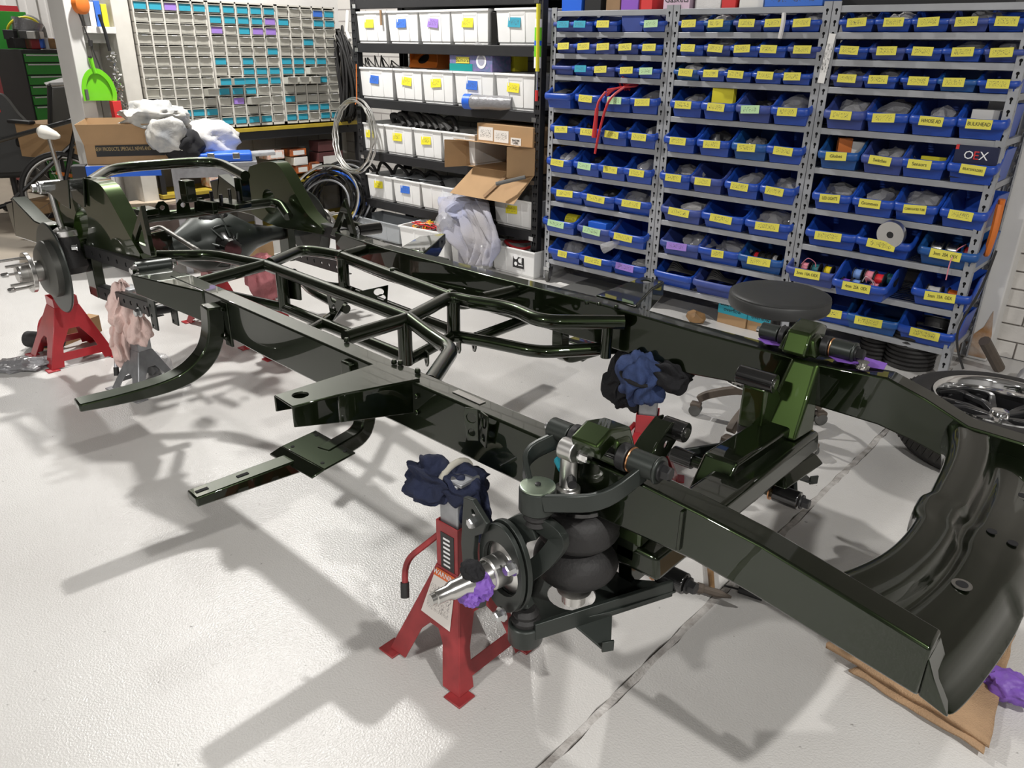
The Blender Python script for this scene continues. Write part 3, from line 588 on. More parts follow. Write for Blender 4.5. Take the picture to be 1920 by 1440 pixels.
# clutter under and around the units
for (px, py, m_) in ((1024, 528, 0), (1222, 565, 1)):
    p = U(px, py, 0); t = thing('caster_wheel', 'swivel caster under the %s shelving post' % ['left end', 'second'][m_], 'caster', (p.x, p.y+.02, 0))
    MB().lathe([(.022, -.014), (.045, -.012), (.045, .012), (.022, .014)], (0, 0, .045), (1, .4, 0), 20).build('tyre', 'plastic_grey', t); MB().lathe([(.024, -.016), (.024, .016)], (0, 0, .045), (1, .4, 0), 14).build('wheel_hub', 'zinc', t)
    MB().box((.0, 0, .1), (.05, .05, .025)).box((-.022, 0, .075), (.004, .04, .07)).box((.022, 0, .075), (.004, .04, .07)).cyl((0, 0, .11), (0, 0, .15), .02).build('fork', 'zinc', t)
for (px, py, w, d_, h_, lab, s1, s2) in ((1363, 622, .20, .16, .155, 'cardboard box taped teal, Bulk HEADS overflow, under middle shelving', 'Bulk HEADS', 'overflow'), (1416, 632, .17, .16, .145, 'cardboard box taped teal, overflow, partly behind the stool column', 'SENSORS', 'overflow')):
    p = PY(px, py, YS+.0); t = thing('cardboard_box', lab, 'box', (p.x, YS+.04, 0), -.05)
    MB().mm((-w/2, 0, .0), (w/2, d_, h_)).build('carton', 'cardboard', t, .002); MB().mm((-w/2-.001, -.001, h_*.42), (w/2+.001, d_, h_*.99)).build('tape', 'lab_teal_plain', t)
    MB().mm((-w*.3, -.002, h_+.0), (w*.45, .05, h_+.003)).build('torn_flap', 'cardboard_dark', t)
    for (s, z) in ((s1, .82), (s2, .62)): text(s, .034, 'ink', t, (0, -.0022, h_*z), basis((1, 0, 0), (0, 0, 1)))
o = blob((0, 0, .03), (.12, .1, .09), 3, 2, .3, 2, -.6).build('leather_glove', 'wood'); o.location = U(1300, 605, 0)+V((0, .02, .0)); tag(o, 'crumpled brown leather glove under the shelving', 'glove')
for (px, py, n_, r_, lab) in ((1700, 680, 9, .12, 'stacked black hose coil under right shelving behind the wheel'), (1635, 668, 8, .075, 'narrow stacked black hose coil under right shelving')):
    p = PY(px, py, YS+.1); t = thing('hose_coil', lab, 'hose', (p.x, YS+.13, 0))
    for k in range(n_): MB().tube([(r_*math.cos(a), r_*math.sin(a), .015+.024*k) for a in [2*PI*j/24 for j in range(24)]], .0125, 7, True).build('turn', 'black_rubber', t)
carton('drawer_case', 'flat grey case on floor under left shelving', 'plastic_grey', (-3.05, YS+.02, 0), (.5, .4, .03)); 
for k, (px, py, w) in enumerate(((1060, 534, .14), (1110, 548, .12), (1270, 600, .3))):
    p = U(px, py, 0); o = MB().mm((-w/2, -.02, 0), (w/2, .02, .002)).build('tape_strip', 'box_white'); o.location = p; o.rotation_euler.z = -.03; tag(o, ['white floor tape strip nearest black rack', 'short white floor tape strip under left shelving', 'long white floor tape strip by brown glove'][k], 'tape', kind=None)
# cable on the right post and orange hand tool hung there
tag(MB().tube(spline([PY(1868, 470, YS-.03), PY(1840, 540, YS-.03), PY(1800, 610, YS-.03), PY(1795, 650, YS-.03), PY(1806, 692, YS-.03)]), .006, 6).build('cable', 'black_rubber'), 'black cable hanging down the right shelving post', 'cable')
tag(MB().tube(spline([V((-.77, YS+.1, .95)), V((-.77, YS+.12, .8)), V((-.775, YS+.09, .68)), V((-.765, YS+.06, .8)), V((-.77, YS+.07, .93))]), .016, 7).build('extension_lead', 'orange'), 'bundled orange extension lead on the right end of shelving', 'cable')
tag(MB().box(PY(1550, 110, YS-.008), (.035, .004, .24), R=Matrix.Rotation(.09, 3, 'Y')).build('paper_strip', 'lab_white'), 'white printed paper strip hanging on shelving post', 'paper')
tag(MB().tube(spline([PY(1470, 25, YS-.02), PY(1468, 45, YS-.035), PY(1462, 72, YS-.03)], 5), .012, 6).build('white_strap', 'cloth_white'), 'white strap hanging over top row of middle shelving', 'strap')
p = PY(1145, 460, YS-.05); tag(MB().tube([p+V((.05, .03, .03)), p+V((.0, 0, 0)), p+V((-.05, -.02, -.03))], [.012, .03, .035], 10).build('plastic_sleeve', 'bag_clear'), 'clear plastic sleeve poking out between left shelving bins', 'sleeve')
# ------------------------------------------------------------------ black rack with white tubs
YK = 4.386; KX0, KX1 = -5.70, -3.645; KB = [1.935, 1.61, 1.183, .752, .344]; DK = .55
t = thing('storage_rack', 'black steel rack holding white tubs, left of the blue bins', 'rack', ((KX0+KX1)/2, YK, 0)); cx = (KX0+KX1)/2
kh2 = [keyhole(s*.01, .08+.06*k) for k in range(32) for s in (-1, 1)]
for px in (KX0-cx+.03, KX1-cx-.03):
    for (py, fr) in ((0, 1), (DK, 0)):
        p = MB().plate([(-.03, 0), (.03, 0), (.03, 2.1), (-.03, 2.1)], kh2, (0, 0, 0), (1, 0, 0), (0, 0, 1), .004).build('upright', 'shelf_black', t, smooth=False); p.location = (px, py, 0)
        q = MB().mm((-.03, .0, 0), (-.026, .05*(1 if fr else -1), 2.1)).mm((.026, .0, 0), (.03, .05*(1 if fr else -1), 2.1)).build('upright_flange', 'shelf_black', p)
for z in KB:
    w = KX1-KX0-.12
    for y in (.0, DK-.03): o = MB().mm((-w/2, y, z-.07), (w/2, y+.035, z)).build('beam', 'shelf_black', t, .003)
    MB().mm((-w/2, .035, z-.02), (w/2, DK-.03, z-.004)).build('shelf_board', 'black_matte', t)
    for sx in (-1, 1): MB().mm((sx*(w/2+.005)-.02, -.008, z-.065), (sx*(w/2+.005)+.02, -.003, z-.035)).build('beam_clip', 'zinc', t)
def tub_mesh(w, h, d):
    m = MB(); e = .006; tp = .92
    def ring(k, z, ins): return [(-w/2*k+ins, (1-k)*.5*d+ins, z), (w/2*k-ins, (1-k)*.5*d+ins, z), (w/2*k-ins, d-(1-k)*.5*d-ins, z), (-w/2*k+ins, d-(1-k)*.5*d-ins, z)]
    R_ = [ring(tp*.97, 0, 0), ring(tp*.97, h*.07, 0), ring(tp, h*.075, 0), ring(.98, h*.93, 0), ring(1.0, h*.935, -.006), ring(1.0, h, -.006), ring(1.0, h, e), ring(tp, e, e)]
    vs = [p for r in R_ for p in r]; fs = []
    for i in range(len(R_)-1):
        for k in range(4): fs.append((i*4+k, i*4+(k+1) % 4, (i+1)*4+(k+1) % 4, (i+1)*4+k))
    fs += [(3, 2, 1, 0), tuple(28+k for k in range(4))]; m.add(vs, fs)
    for x in (-.17, .19):      # ribs on the front
        m.hexa([(x*w-.005, d*.03, h*.09), (x*w+.005, d*.03, h*.09), (x*w+.005, d*.05, h*.09), (x*w-.005, d*.05, h*.09), (x*w-.005, d*.003, h*.92), (x*w+.005, d*.003, h*.92), (x*w+.005, d*.03, h*.92), (x*w-.005, d*.03, h*.92)])
    m.hexa([(-.15*w, d*.012, h*.8), (.17*w, d*.012, h*.8), (.17*w, d*.04, h*.8), (-.15*w, d*.04, h*.8), (-.17*w, d*.0, h*.93), (.19*w, d*.0, h*.93), (.19*w, d*.03, h*.93), (-.17*w, d*.03, h*.93)])
    return m
TUBC = {}
def tub(px0, px1, py, z, lab, label, mat_='tub_white', h=.235, rz=0, y=None, d=.42, lx=-.05, lz=.62, scale=1):
    yy = YK+.012 if y is None else y; a, e = PY(px0, py, yy).x, PY(px1, py, yy).x; w = e-a
    t = thing('storage_tub', label, 'tub', ((a+e)/2, yy, z+.001), rz, 'white tubs on the black rack'); o = tub_mesh(w, h, d).build('tub_body', mat_, t, .003)
    if lab == 'sticker':
        s = MB().mm((-.0, -.0, 0), (.11, .0015, .12)).build('sticker', 'sticker_black', t); s.location = (.0, d*.018, h*.3)
        for (x, zz, r) in ((.028, .085, .022), (.072, .06, .018), (.03, .03, .015)): MB().lathe([(r, 0), (r, .0012)], (x, -.0004, zz), (0, -1, 0), 14).build('sticker_print', 'print_white', s)
        MB().mm((.06, -.001, .085), (.104, 0, .093)).mm((.06, -.001, .1), (.1, 0, .108)).mm((.055, -.001, .02), (.1, 0, .026)).build('sticker_print', 'print_white', s)
    elif lab:
        s = MB().mm((-.057, -.001, -.031), (.057, .001, .031)).build('label', lab, t); s.location = (w*lx, d*.012, h*lz); s.rotation_euler = (-.09, rn.uniform(-.08, .08), 0)
    return t
R1 = [(664, 722), (725, 782), (784, 843), (844, 915), (929, 1008)]
for i, (a, e) in enumerate(R1): tub(a, e, 21, KB[1], ['lab_bright', 'lab_blue', 'lab_purple', 'lab_bright', 'lab_teal'][i], ['white tub with yellow label and brown tag, top rack row at left', 'white tub with blue label on top rack row', 'white tub with purple label on top rack row', 'white tub with yellow label beside the black gap, top rack row', 'white tub with teal label at right end, top rack row'][i])
R2 = [(672, 735), (738, 789), (790, 848), (851, 925), (929, 1003)]
for i, (a, e) in enumerate(R2): tub(a, e, 132, KB[2], ['lab_blue', 'lab_bright', 'lab_bright', 'lab_blue', 'lab_bright'][i], ['white tub with blue label under loose cables, second rack row', 'white tub with yellow label under orange carton, second rack row', 'white tub with high yellow label, second rack row', 'greyish tub with blue label behind the film roll', 'white tub with yellow label at right end, second rack row'][i], h=.245)
R3 = [(672, 718), (721, 771), (774, 826), (828, 890)]
for i, (a, e) in enumerate(R3): tub(a, e, 238, KB[3], ['lab_bright', 'lab_bright', 'lab_bright', 'sticker'][i], ['white tub behind the aluminium coil, third rack row', 'white tub with yellow label under black hoses', 'white tub with tall yellow and white sheet label', 'white tub with black pictogram sticker beside open carton'][i], h=.235)
R4 = [(688, 734), (736, 786), (788, 848), (925, 1001)]
for i, (a, e) in enumerate(R4): tub(a, e, 340 if i < 3 else 372, KB[4], ['lab_bright', 'lab_blue', None, 'lab_bright'][i], ['white tub with yellow label, fourth rack row at left', 'white tub with blue label, fourth rack row', 'unlabelled white tub left of the hanging shirt', 'white tub with yellow label under the open carton flap'][i], h=.215)
tub(665, 748, 398, .02, 'lab_blue', 'translucent grey tub with blue handwriting on floor under rack', 'tub_grey', h=.17, y=4.3, d=.32)
tub(752, 828, 410, .0, None, 'white tub of coloured wires on floor under rack', h=.25, y=4.16, d=.4, rz=.12)
tub(845, 905, 500, .0, 'lab_bright', 'white tub hidden below the hanging shirt', h=.2, y=4.25, d=.3)
tub(921, 1002, 482, .0, 'sticker', 'white floor tub with black pictogram sticker and red hose', h=.21, y=4.33, d=.42)
# loose items on the rack
def obj_thing(nm, mb, m, label, cat, bevel=0, group=None): return tag(mb.build(nm, m, None, bevel), label, cat, group)
c = PY(788, 115, YK+.1)
t = thing('orange_carton', 'orange open carton with round hole on second rack row', 'box', (c.x, YK+.12, KB[2]+.246), .25)
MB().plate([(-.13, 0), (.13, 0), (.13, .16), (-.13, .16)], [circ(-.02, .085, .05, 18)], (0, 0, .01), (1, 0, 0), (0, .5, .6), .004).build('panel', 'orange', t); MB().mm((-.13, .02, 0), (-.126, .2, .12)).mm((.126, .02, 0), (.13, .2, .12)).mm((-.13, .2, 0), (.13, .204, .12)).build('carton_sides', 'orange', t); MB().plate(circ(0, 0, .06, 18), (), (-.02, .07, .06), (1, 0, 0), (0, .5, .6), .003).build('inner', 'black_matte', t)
mat('tartan', (.22, .16, .36), .6, c2=(.10, .16, .28), vscale=40); mat('teal_flat', (.0, .25, .24), .6)
a, e = PY(845, 118, YK+.03), PY(925, 118, YK+.03); t = thing('tartan_box', 'purple tartan box with Balmoral label and oval badge on rack', 'box', ((a.x+e.x)/2, YK+.02, KB[2]+.248)); w = e.x-a.x
MB().mm((-w/2, 0, 0), (w/2, .2, .13)).build('carton', 'tartan', t, .002); MB().mm((-w/2, -.002, .0), (.02, -.0005, .05)).build('band', 'teal_flat', t); l = MB().mm((-.07, -.004, -.022), (.07, -.0022, .022)).build('label', 'lab_yellow_plain', t); l.location = (-.08, 0, .075)
text('Balmoral', .04, 'ink', l, (0, -.0045, 0), basis((1, 0, 0), (0, 0, 1))); MB().lathe([(.05, 0), (.05, .002)], (0, 0, 0), (0, -1, 0), 24).build('badge', 'print_white', t).location = (.11, -.0005, .07)
MB().lathe([(.034, 0), (.034, .003)], (0, 0, 0), (0, -1, 0), 20).build('badge_picture', 'shirt', t).location = (.11, -.0005, .075)
o = blob((0, 0, .02), (.16, .14, .13), 21, 3, .35, 2.5, -.5).build('plastic_bag', 'bag_clear'); o.location = (t.location.x+.06, YK+.1, KB[2]+.4); tag(o, 'clear plastic bag on the tartan box', 'bag')
o = blob((0, 0, .02), (.13, .06, .05), 22, 3, .3, 2.5).build('packet', 'print_red'); o.location = (t.location.x-.06, YK+.1, KB[2]+.395); tag(o, 'red packet on the tartan box', 'packet')
p = PY(872, 190, YK-.06); t = thing('film_roll', 'stretch film roll with blue core lying across second rack row', 'roll', p, .25)
MB().lathe([(.052, .06), (.054, .09), (.05, .2), (.053, .3), (.05, .4)], (0, 0, 0), (1, 0, 0), 20).build('film', 'bag_grey', t); MB().lathe([(.034, 0), (.054, 0), (.054, .06)], (0, 0, 0), (1, 0, 0), 20, False, False).build('core_band', 'blue_paint', t); blob((0.0, 0, 0), (.03, .075, .075), 31, 2, .4).build('film_end', 'bag_clear', t)
obj_thing('brown_tag', MB().box(PY(714, 33, YK), (.022, .004, .11)), 'cardboard_dark', 'narrow brown tag hanging on the first top row tub', 'tag')
obj_thing('black_panel', MB().mm((PY(914, 50, YK).x, YK+.03, KB[1]), (PY(928, 50, YK).x, YK+.3, KB[1]+.22)), 'black_gloss', 'black panel filling the gap between two top row tubs', 'pack', .01)  # glossy black box filling the gap between two tubs
obj_thing('yellow_carton', MB().mm((PY(930, 118, YK+.25).x, YK+.25, KB[2]+.25), (PY(965, 118, YK+.25).x, YK+.4, KB[2]+.4)), 'lab_bright', 'yellow carton in shade behind the right tub', 'box', .002)
for k in range(9):   # black hoses over the third row tubs and cables over the second
    rk = random.Random(50+k); x0 = PY(745+12*k, 225, YK+.1).x
    pts = [(x0-.15+rk.uniform(-.05, .05), YK+.2, KB[3]+.235), (x0-.06, YK+.1, KB[3]+.29+rk.uniform(0, .05)), (x0+.05, YK+.06+rk.uniform(0, .06), KB[3]+.30+rk.uniform(-.02, .03)), (x0+.16, YK+.04, KB[3]+.24)]
    obj_thing('rubber_hose', MB().tube(spline(pts, 6), rk.choice([.018, .024, .03]), 9), 'black_rubber', 'bent black rubber hose piled on third row tubs', 'hose', group='hoses on the third rack row')
for k in range(8):
    rk = random.Random(80+k); x0 = PY(680+9*k, 125, YK+.1).x
    pts = [(x0-.08, YK+.15, KB[2]+.23), (x0+rk.uniform(-.05, .05), YK+.08, KB[2]+.29+rk.uniform(0, .05)), (x0+.07, YK+.05, KB[2]+.27), (x0+.13+rk.uniform(0, .06), YK+.02, KB[2]+.245)]
    obj_thing('loose_cable', MB().tube(spline(pts, 6), .005, 6), 'black_rubber', 'thin black cable tangled over the left tubs', 'cable', group='cables on the second rack row')
for k in range(5):
    rk = random.Random(180+k); x0 = PY(700+30*k, 330, YK+.2).x
    pts = [(x0-.16, YK+.2, KB[4]+.2), (x0-.05, YK+.16, KB[4]+.27+rk.uniform(0, .05)), (x0+.08, YK+.14, KB[4]+.26), (x0+.16, YK+.12, KB[4]+.19)]
    obj_thing('rubber_hose', MB().tube(spline(pts, 6), .014, 8), 'black_rubber', 'black hose arching out of the fourth row tubs', 'hose', group='hoses on the fourth rack row')
for k in range(3): obj_thing('grey_sheet', MB().box((PY(770+25*k, 328, YK+.2).x, YK+.2, KB[4]+.222+.006*k), (.2, .3, .004), .2*k), 'tub_grey', ['grey plastic sheet lying over the blue labelled tub', 'grey plastic sheet lying over the unlabelled tub', 'grey plastic sheet sticking out behind the shirt'][k], 'sheet')
# opened carton with flaps and the carton on top
a, e = PY(872, 300, YK-.02).x, PY(1000, 300, YK-.02).x; w = e-a; zb, zt = KB[3]-.01+.002, KB[3]+.175
zb = PY(930, 338, YK).z+.03; zb = max(zb, KB[3]+.001)
t = thing('open_carton', 'open cardboard carton on its side with flaps spread, third rack row', 'box', ((a+e)/2, YK-.01, zb)); H = .19
MB().mm((-w/2, 0, 0), (w/2, .4, .004)).mm((-w/2, 0, H-.004), (w/2, .4, H)).mm((-w/2, 0, 0), (-w/2+.004, .4, H)).mm((w/2-.004, 0, 0), (w/2, .4, H)).mm((-w/2, .396, 0), (w/2, .4, H)).build('carton', 'cardboard', t)
def flap(pts, nm='flap', m='cardboard'): MB().add([tuple(p) for p in pts]+[(p[0]+.002, p[1]+.004, p[2]+.003) for p in pts], [(0, 1, 2, 3), (7, 6, 5, 4), (0, 4, 5, 1), (1, 5, 6, 2), (2, 6, 7, 3), (3, 7, 4, 0)]).build(nm, m, t)
flap([(-w/2, 0, 0), (-w/2, 0, H), (-w/2-.06, -.17, H+.01), (-w/2-.06, -.17, 0)]); flap([(w/2, 0, 0), (w/2, 0, H), (w/2-.12, -.16, H+.01), (w/2-.12, -.16, -.01)])
flap([(-w/2, 0, H), (w/2, 0, H), (w/2-.02, -.15, H+.02), (-w/2+.02, -.15, H+.02)]); flap([(-w/2+.08, 0, 0), (w/2, 0, 0), (w/2-.05, -.16, -.19), (-w/2-.02, -.16, -.19)]); MB().box((.06, -.085, -.085), (.03, .26, .003), R=Matrix.Rotation(.86, 3, 'X')@Matrix.Rotation(-.5, 3, 'Z')).build('tape', 'cardboard_dark', t)
obj_thing('black_tube', MB().tube([PY(985, 332, YK-.1), PY(930, 345, YK-.22)], .014, 8), 'plastic_grey', 'dark plastic tube poking out of the open carton', 'tube')
a, e = PY(898, 245, YK).x, PY(1003, 245, YK).x; w = e-a; t = thing('shipping_carton', 'taped carton with shipping labels on the open carton', 'box', ((a+e)/2, YK-.02, zb+H+.003))
MB().mm((-w/2, 0, 0), (w/2, .35, .135)).build('carton', 'cardboard', t, .003)
for (x0, x1, z0, z1) in ((-w*.47, -w*.2, .015, .11), (-w*.18, w*.08, .012, .095), (w*.12, w*.3, .005, .055)): MB().mm((x0, -.002, z0), (x1, -.0005, z1)).build('shipping_label', 'lab_white', t)
text('MASTER', .02, 'ink', t, (w*.21, -.003, .037), basis((1, 0, 0), (0, 0, 1))); text('LABEL', .02, 'ink', t, (w*.21, -.003, .018), basis((1, 0, 0), (0, 0, 1)))
# shirt draped out of a fourth row tub
def drape(rows, ncol=40, amp=.02, folds=5, seed=1, fine=.006):
    # rows: list of (left point, right point, depth amp scale); returns a cloth grid with folds
    rk = random.Random(seed); m = MB(); n = len(rows); vs = []; ph = [rk.uniform(0, 6) for _ in range(6)]
    L_ = spline([r[0] for r in rows], 6); R_ = spline([r[1] for r in rows], 6); N = len(L_)
    for i in range(N):
        t = i/(N-1)
        for j in range(ncol+1):
            s = j/ncol; p = L_[i].lerp(R_[i], s); k = amp*(.4+.6*t)
            w_ = s+.18*_nz.noise(V((s*2, t*2.5, seed+5.))); q1 = _nz.noise(V((w_*folds*1.5, t*1.6, seed*1.)))
            dy = k*(1-3*abs(q1))+.5*k*_nz.noise(V((w_*folds*4, t*5+w_*3, seed+2.)))+fine*_nz.noise(V((w_*26, t*22, seed+3.)))
            dz = fine*_nz.noise(V((s*9, t*9, seed+4.)))
            vs.append((p.x+.3*dy, p.y+dy, p.z+dz))
    fs = [(i*(ncol+1)+j, i*(ncol+1)+j+1, (i+1)*(ncol+1)+j+1, (i+1)*(ncol+1)+j) for i in range(N-1) for j in range(ncol)]
    return m.add(vs, fs)
def cloth(nm, mb, m, label, cat, th=.006, parent=None):
    o = mb.build(nm, m, parent, 0, True, None, 3.2); s = o.modifiers.new('solid', 'SOLIDIFY'); s.thickness = th; s.offset = 0
    if parent is None: tag(o, label, cat)
    return o
cloth('shirt', drape([(PY(826, 400, 4.5), PY(905, 392, 4.5)), (PY(822, 370, 4.4), PY(906, 372, 4.4)), (PY(818, 382, 4.24), PY(918, 396, 4.26)), (PY(832, 425, 4.2), PY(932, 436, 4.24)), (PY(848, 462, 4.18), PY(936, 466, 4.22)), (PY(856, 498, 4.17), PY(918, 500, 4.2))], 56, .055, 3.2, 4, .010), 'shirt', 'crumpled lavender grey shirt hanging off the rack', 'shirt')
o = blob((0, 0, 0), (.36, .3, .22), 17, 4, .3, 2.2).build('shirt_bundle', 'shirt', None); o.location = PY(872, 392, 4.36); tag(o, 'bunched lavender shirt top lying on the rack tubs', 'shirt')
# wires in the floor tub, bag with red edge, red hose in the right floor tub
t_ = PY(790, 405, 4.2)
for k in range(14):
    rk = random.Random(300+k); pts = [(t_.x+rk.uniform(-.16, .16), 4.2+rk.uniform(0, .25), .21), (t_.x+rk.uniform(-.16, .16), 4.2+rk.uniform(0, .2), .265), (t_.x+rk.uniform(-.16, .16), 4.19+rk.uniform(0, .2), .255), (t_.x+rk.uniform(-.15, .12), 4.18, .23)]
    c_ = ['wire_red', 'wire_yellow', 'wire_orange', 'black_rubber'][k % 4]; obj_thing('loose_wire', MB().tube(spline(pts, 5), .005, 5), c_, '%s wire in the tub of wires under rack' % ['red', 'yellow', 'orange', 'black'][k % 4], 'wire', group='wires in the floor tub')
o = blob((0, 0, 0), (.2, .16, .2), 27, 3, .3).build('zip_bag', 'bag_clear'); o.location = PY(838, 420, 4.22); tag(o, 'clear zip bag at the edge of wire tub', 'bag')
p = PY(960, 478, 4.42); obj_thing('red_hose', MB().tube([(p.x+.12*math.cos(a), 4.52+.12*math.sin(a), .2+.015*math.sin(a*2)) for a in [2*PI*k/24 for k in range(24)]], .012, 7, True), 'cable_red', 'coiled red hose lying in right floor tub', 'hose')
# aluminium pipe coil on the left upright, black cable bundle on the wall, coils on the floor
c = PY(668, 255, YK-.05); t = thing('pipe_coil', 'coil of bare aluminium pipe hung on the left rack upright', 'coil', c)
for k in range(6):
    rk = random.Random(k); r_ = .262+rk.uniform(-.02, .02); MB().tube([(r_*math.cos(a)+rk.uniform(-.01, .01), -.01*k+.03*math.sin(a), (r_+.03)*math.sin(a)) for a in [2*PI*j/40 for j in range(40)]], .006, 7, True).build('turn', 'alu', t)
MB().tube([p-c for p in (PY(668, 120, YK-.02), PY(669, 188, YK-.05), PY(666, 196, YK-.07))], .004, 5).build('hanging_cord', 'orange', t)
t = thing('cable_bundle', 'thick bundle of black cables hung on wall beside drawers', 'cable', PY(640, 140, 4.75))
for k in range(22):
    rk = random.Random(400+k); rx, rz = .12+rk.uniform(-.05, .06), .40+rk.uniform(-.12, .05)
    oy, ox = rk.uniform(-.06, .06), rk.uniform(-.02, .02)
    MB().tube([(ox+rx*math.cos(a)*(1-.25*math.sin(a)), oy+.03*math.sin(a+k), rz*math.sin(a)-.03) for a in [2*PI*j/30 for j in range(30)]], rk.choice([.007, .009, .011]), 6, True).build('loop', 'black_rubber', t)
obj_thing('white_pipe', MB().tube([PY(652, 20, 4.9), PY(650, 60, 4.85), PY(656, 75, 4.8)], .018, 8), 'white_paint', 'white conduit bracket above the black cable bundle', 'bracket')
KN = ['shiny aluminium', 'rear galvanised', 'blue', 'front galvanised']
for k in range(16):
    rk = random.Random(500+k); c = V((-5.98+rk.uniform(-.1, .12), 4.12+.022*k, .012)); r_ = .30+rk.uniform(-.05, .05); tl = .2+.25*rk.random()
    m_, n_ = {0: ('alu', KN[0]), 4: ('blue_paint', KN[2]), 9: ('galv', KN[1]), 2: ('galv', KN[3])}.get(k, (rk.choice(['black_rubber', 'black_gloss', 'black_gloss']), None))
    lab = '%s hose coil standing by the rack foot' % (n_ or 'black') 
    obj_thing('hose_coil', MB().tube([(c.x+r_*math.cos(a)*.95, c.y+r_*.3*math.sin(a)+tl*r_*math.cos(a), c.z+r_*(1+math.sin(a))*.85+.012) for a in [2*PI*j/40 for j in range(40)]], .010 if n_ else .013, 7, True), m_, lab, 'hose', group='coils by the rack')
# sealant tube on the right upright
p = PY(1009, 70, YK-.05); t = thing('sealant_tube', 'white green and yellow sealant tube hung on right rack upright', 'tube', p)
MB().cyl((0, 0, -.19), (0, 0, .11), .024, 16).build('cartridge', 'tub_white', t); MB().cyl((0, 0, -.12), (0, 0, .06), .0245, 16).build('green_print', 'lime', t); MB().cyl((0, 0, -.05), (0, 0, -.02), .025, 16).build('blue_print', 'blue_paint', t); MB().cyl((.01, -.01, -.21), (.006, -.012, .2), .014, 10).build('yellow_wrap', 'yellow_box', t); MB().cyl((0, 0, -.37), (0, 0, -.19), .007, 8).build('nozzle', 'zinc', t); MB().cyl((0, 0, -.40), (0, 0, -.33), .011, 8).build('red_cap', 'print_red', t)
# ------------------------------------------------------------------ drawer cabinets on the bench along the left wall
XC = -6.33; CE = [2.868, 3.458, 4.082, 4.688]; CZ0, CZ1 = .945, 1.90
PAT = [["ttptt", ".....", ".....", ".....", ".....", ".....", ".....", ".....", "....o", "o....", "..ttt", "..tt."],
       ["ttttt", "ttttp", "p.tpp", ".....", "....t", "t.t..", "..ttt", "TTttt", "ttt..", ".po..", ".....", "tttt."],
       ["...bt", "t..tt", ".....", "..t..", ".....", "tttt.", "tto..", "ooot.", ".....", "t....", ".ttt.", "tt.tt"]]
dw, dh = .588/5*.84, (CZ1-CZ0-.03)/12*.80
def drawer_me(m): return MB().hexa([(0, -dw/2, 0), (0, dw/2, 0), (-.15, dw/2, 0), (-.15, -dw/2, 0), (.006, -dw/2, dh*.86), (.006, dw/2, dh*.86), (-.15, dw/2, dh*.86), (-.15, -dw/2, dh*.86)]).mm((.0, -dw/2, dh*.88), (.016, dw/2, dh*.96)).mesh('drawer', m)
DM = {k: drawer_me(m) for k, m in (('.', 'drawer_grey'), ('o', 'drawer_grey'), ('t', 'drawer_grey'), ('T', 'drawer_grey'), ('p', 'drawer_grey'), ('b', 'drawer_grey'))}
LM = {k: MB().mm((.003, -dw*.46, dh*.06), (.009, dw*.46, dh*.82)).mesh('drawer_label', m) for k, m in (('t', 'lab_teal'), ('p', 'lab_purple'), ('b', 'lab_blue'))}
CARD = MB().mm((.012, -dw*.25, dh*.885), (.0175, dw*.2, dh*.955)).mesh('name_card', 'print_white')
for c in range(3):
    y0, y1 = CE[c]+.004, CE[c+1]-.004; W_ = y1-y0
    t = thing('drawer_cabinet', ['left cabinet of small grey drawers with one top purple label', 'middle cabinet of small drawers with most teal labels', 'right cabinet of small drawers beside the black cables'][c], 'cabinet', (XC, (y0+y1)/2, CZ0), group='small parts cabinets')
    m = MB().mm((-.2, -W_/2, 0), (-.165, W_/2, CZ1-CZ0))
    for k in range(6): yy = -W_/2+(W_-.012)*k/5; m.mm((-.17, yy, 0), (.004, yy+.012, CZ1-CZ0))
    m.mm((-.17, -W_/2, 0), (.004, W_/2, .02)).mm((-.17, -W_/2, CZ1-CZ0-.012), (.004, W_/2, CZ1-CZ0))
    for k in range(1, 12): zz = .02+(CZ1-CZ0-.032)*k/12; m.mm((-.17, -W_/2, zz-.004), (.002, W_/2, zz))
    m.build('cabinet_frame', 'cab_grey', t)
    for r_ in range(12):
        for k in range(5):
            ch = PAT[c][r_][k]; o = link('drawer', DM[ch], t); op = {'o': .07, 'T': .05}.get(ch, rn.uniform(0, .006))
            o.location = (op-.004, -W_/2+W_*(k+.5)/5, .024+(CZ1-CZ0-.032)*(11-r_)/12)
            if ch.lower() in LM: link('drawer_label', LM[ch.lower()], o)
            elif (r_+k) % 2: link('name_card', CARD, o)
t = thing('work_bench', 'black steel bench with yellow edged shelves under the drawers', 'bench', (XC, 3.8, 0))
for z in (.93, .46, .06): MB().mm((-.35, -.93, z-.03), (.02, 1.1, z)).build('bench_board', 'yellow_paint', t, .002); MB().mm((-.33, -.93, z-.10), (.0, 1.1, z-.031)).build('bench_beam', 'shelf_black', t)
for y in (-.9, 1.08):
    for x in (-.33, -.03): MB().mm((x-.02, y-.02, 0), (x+.02, y+.02, .9)).build('bench_leg', 'shelf_black', t)
bp = MB().mm((-6.72, 2.75, 0), (-6.70, 4.95, .95))
for k in range(9): bp.mm((-6.70, 2.75+.24*k, 0), (-6.695, 2.98+.24*k, .95))
tag(bp.build('trim_1', 'grey_panel'), kind='structure')
def yz_box(nm, m, label, y0, y1, z, h, d=.16, x=-6.36, print_=None, cat='box'):
    o = MB().mm((-d, -(y1-y0)/2, 0), (0, (y1-y0)/2, h)).build(nm, m, None, .002); o.location = (x, (y0+y1)/2, z+.001); tag(o, label, cat)
    if print_: l = MB().mm((.0005, -(y1-y0)*.32, h*.15), (.0015, (y1-y0)*.38, h*.8)).build('box_label', print_, o)
    return o
mat('carton_orange', (.55, .13, .02), .55, c2=(.03, .02, .02), vscale=10); mat('carton_zig', (.70, .28, .13), .6, c2=(.75, .7, .68), vscale=34)
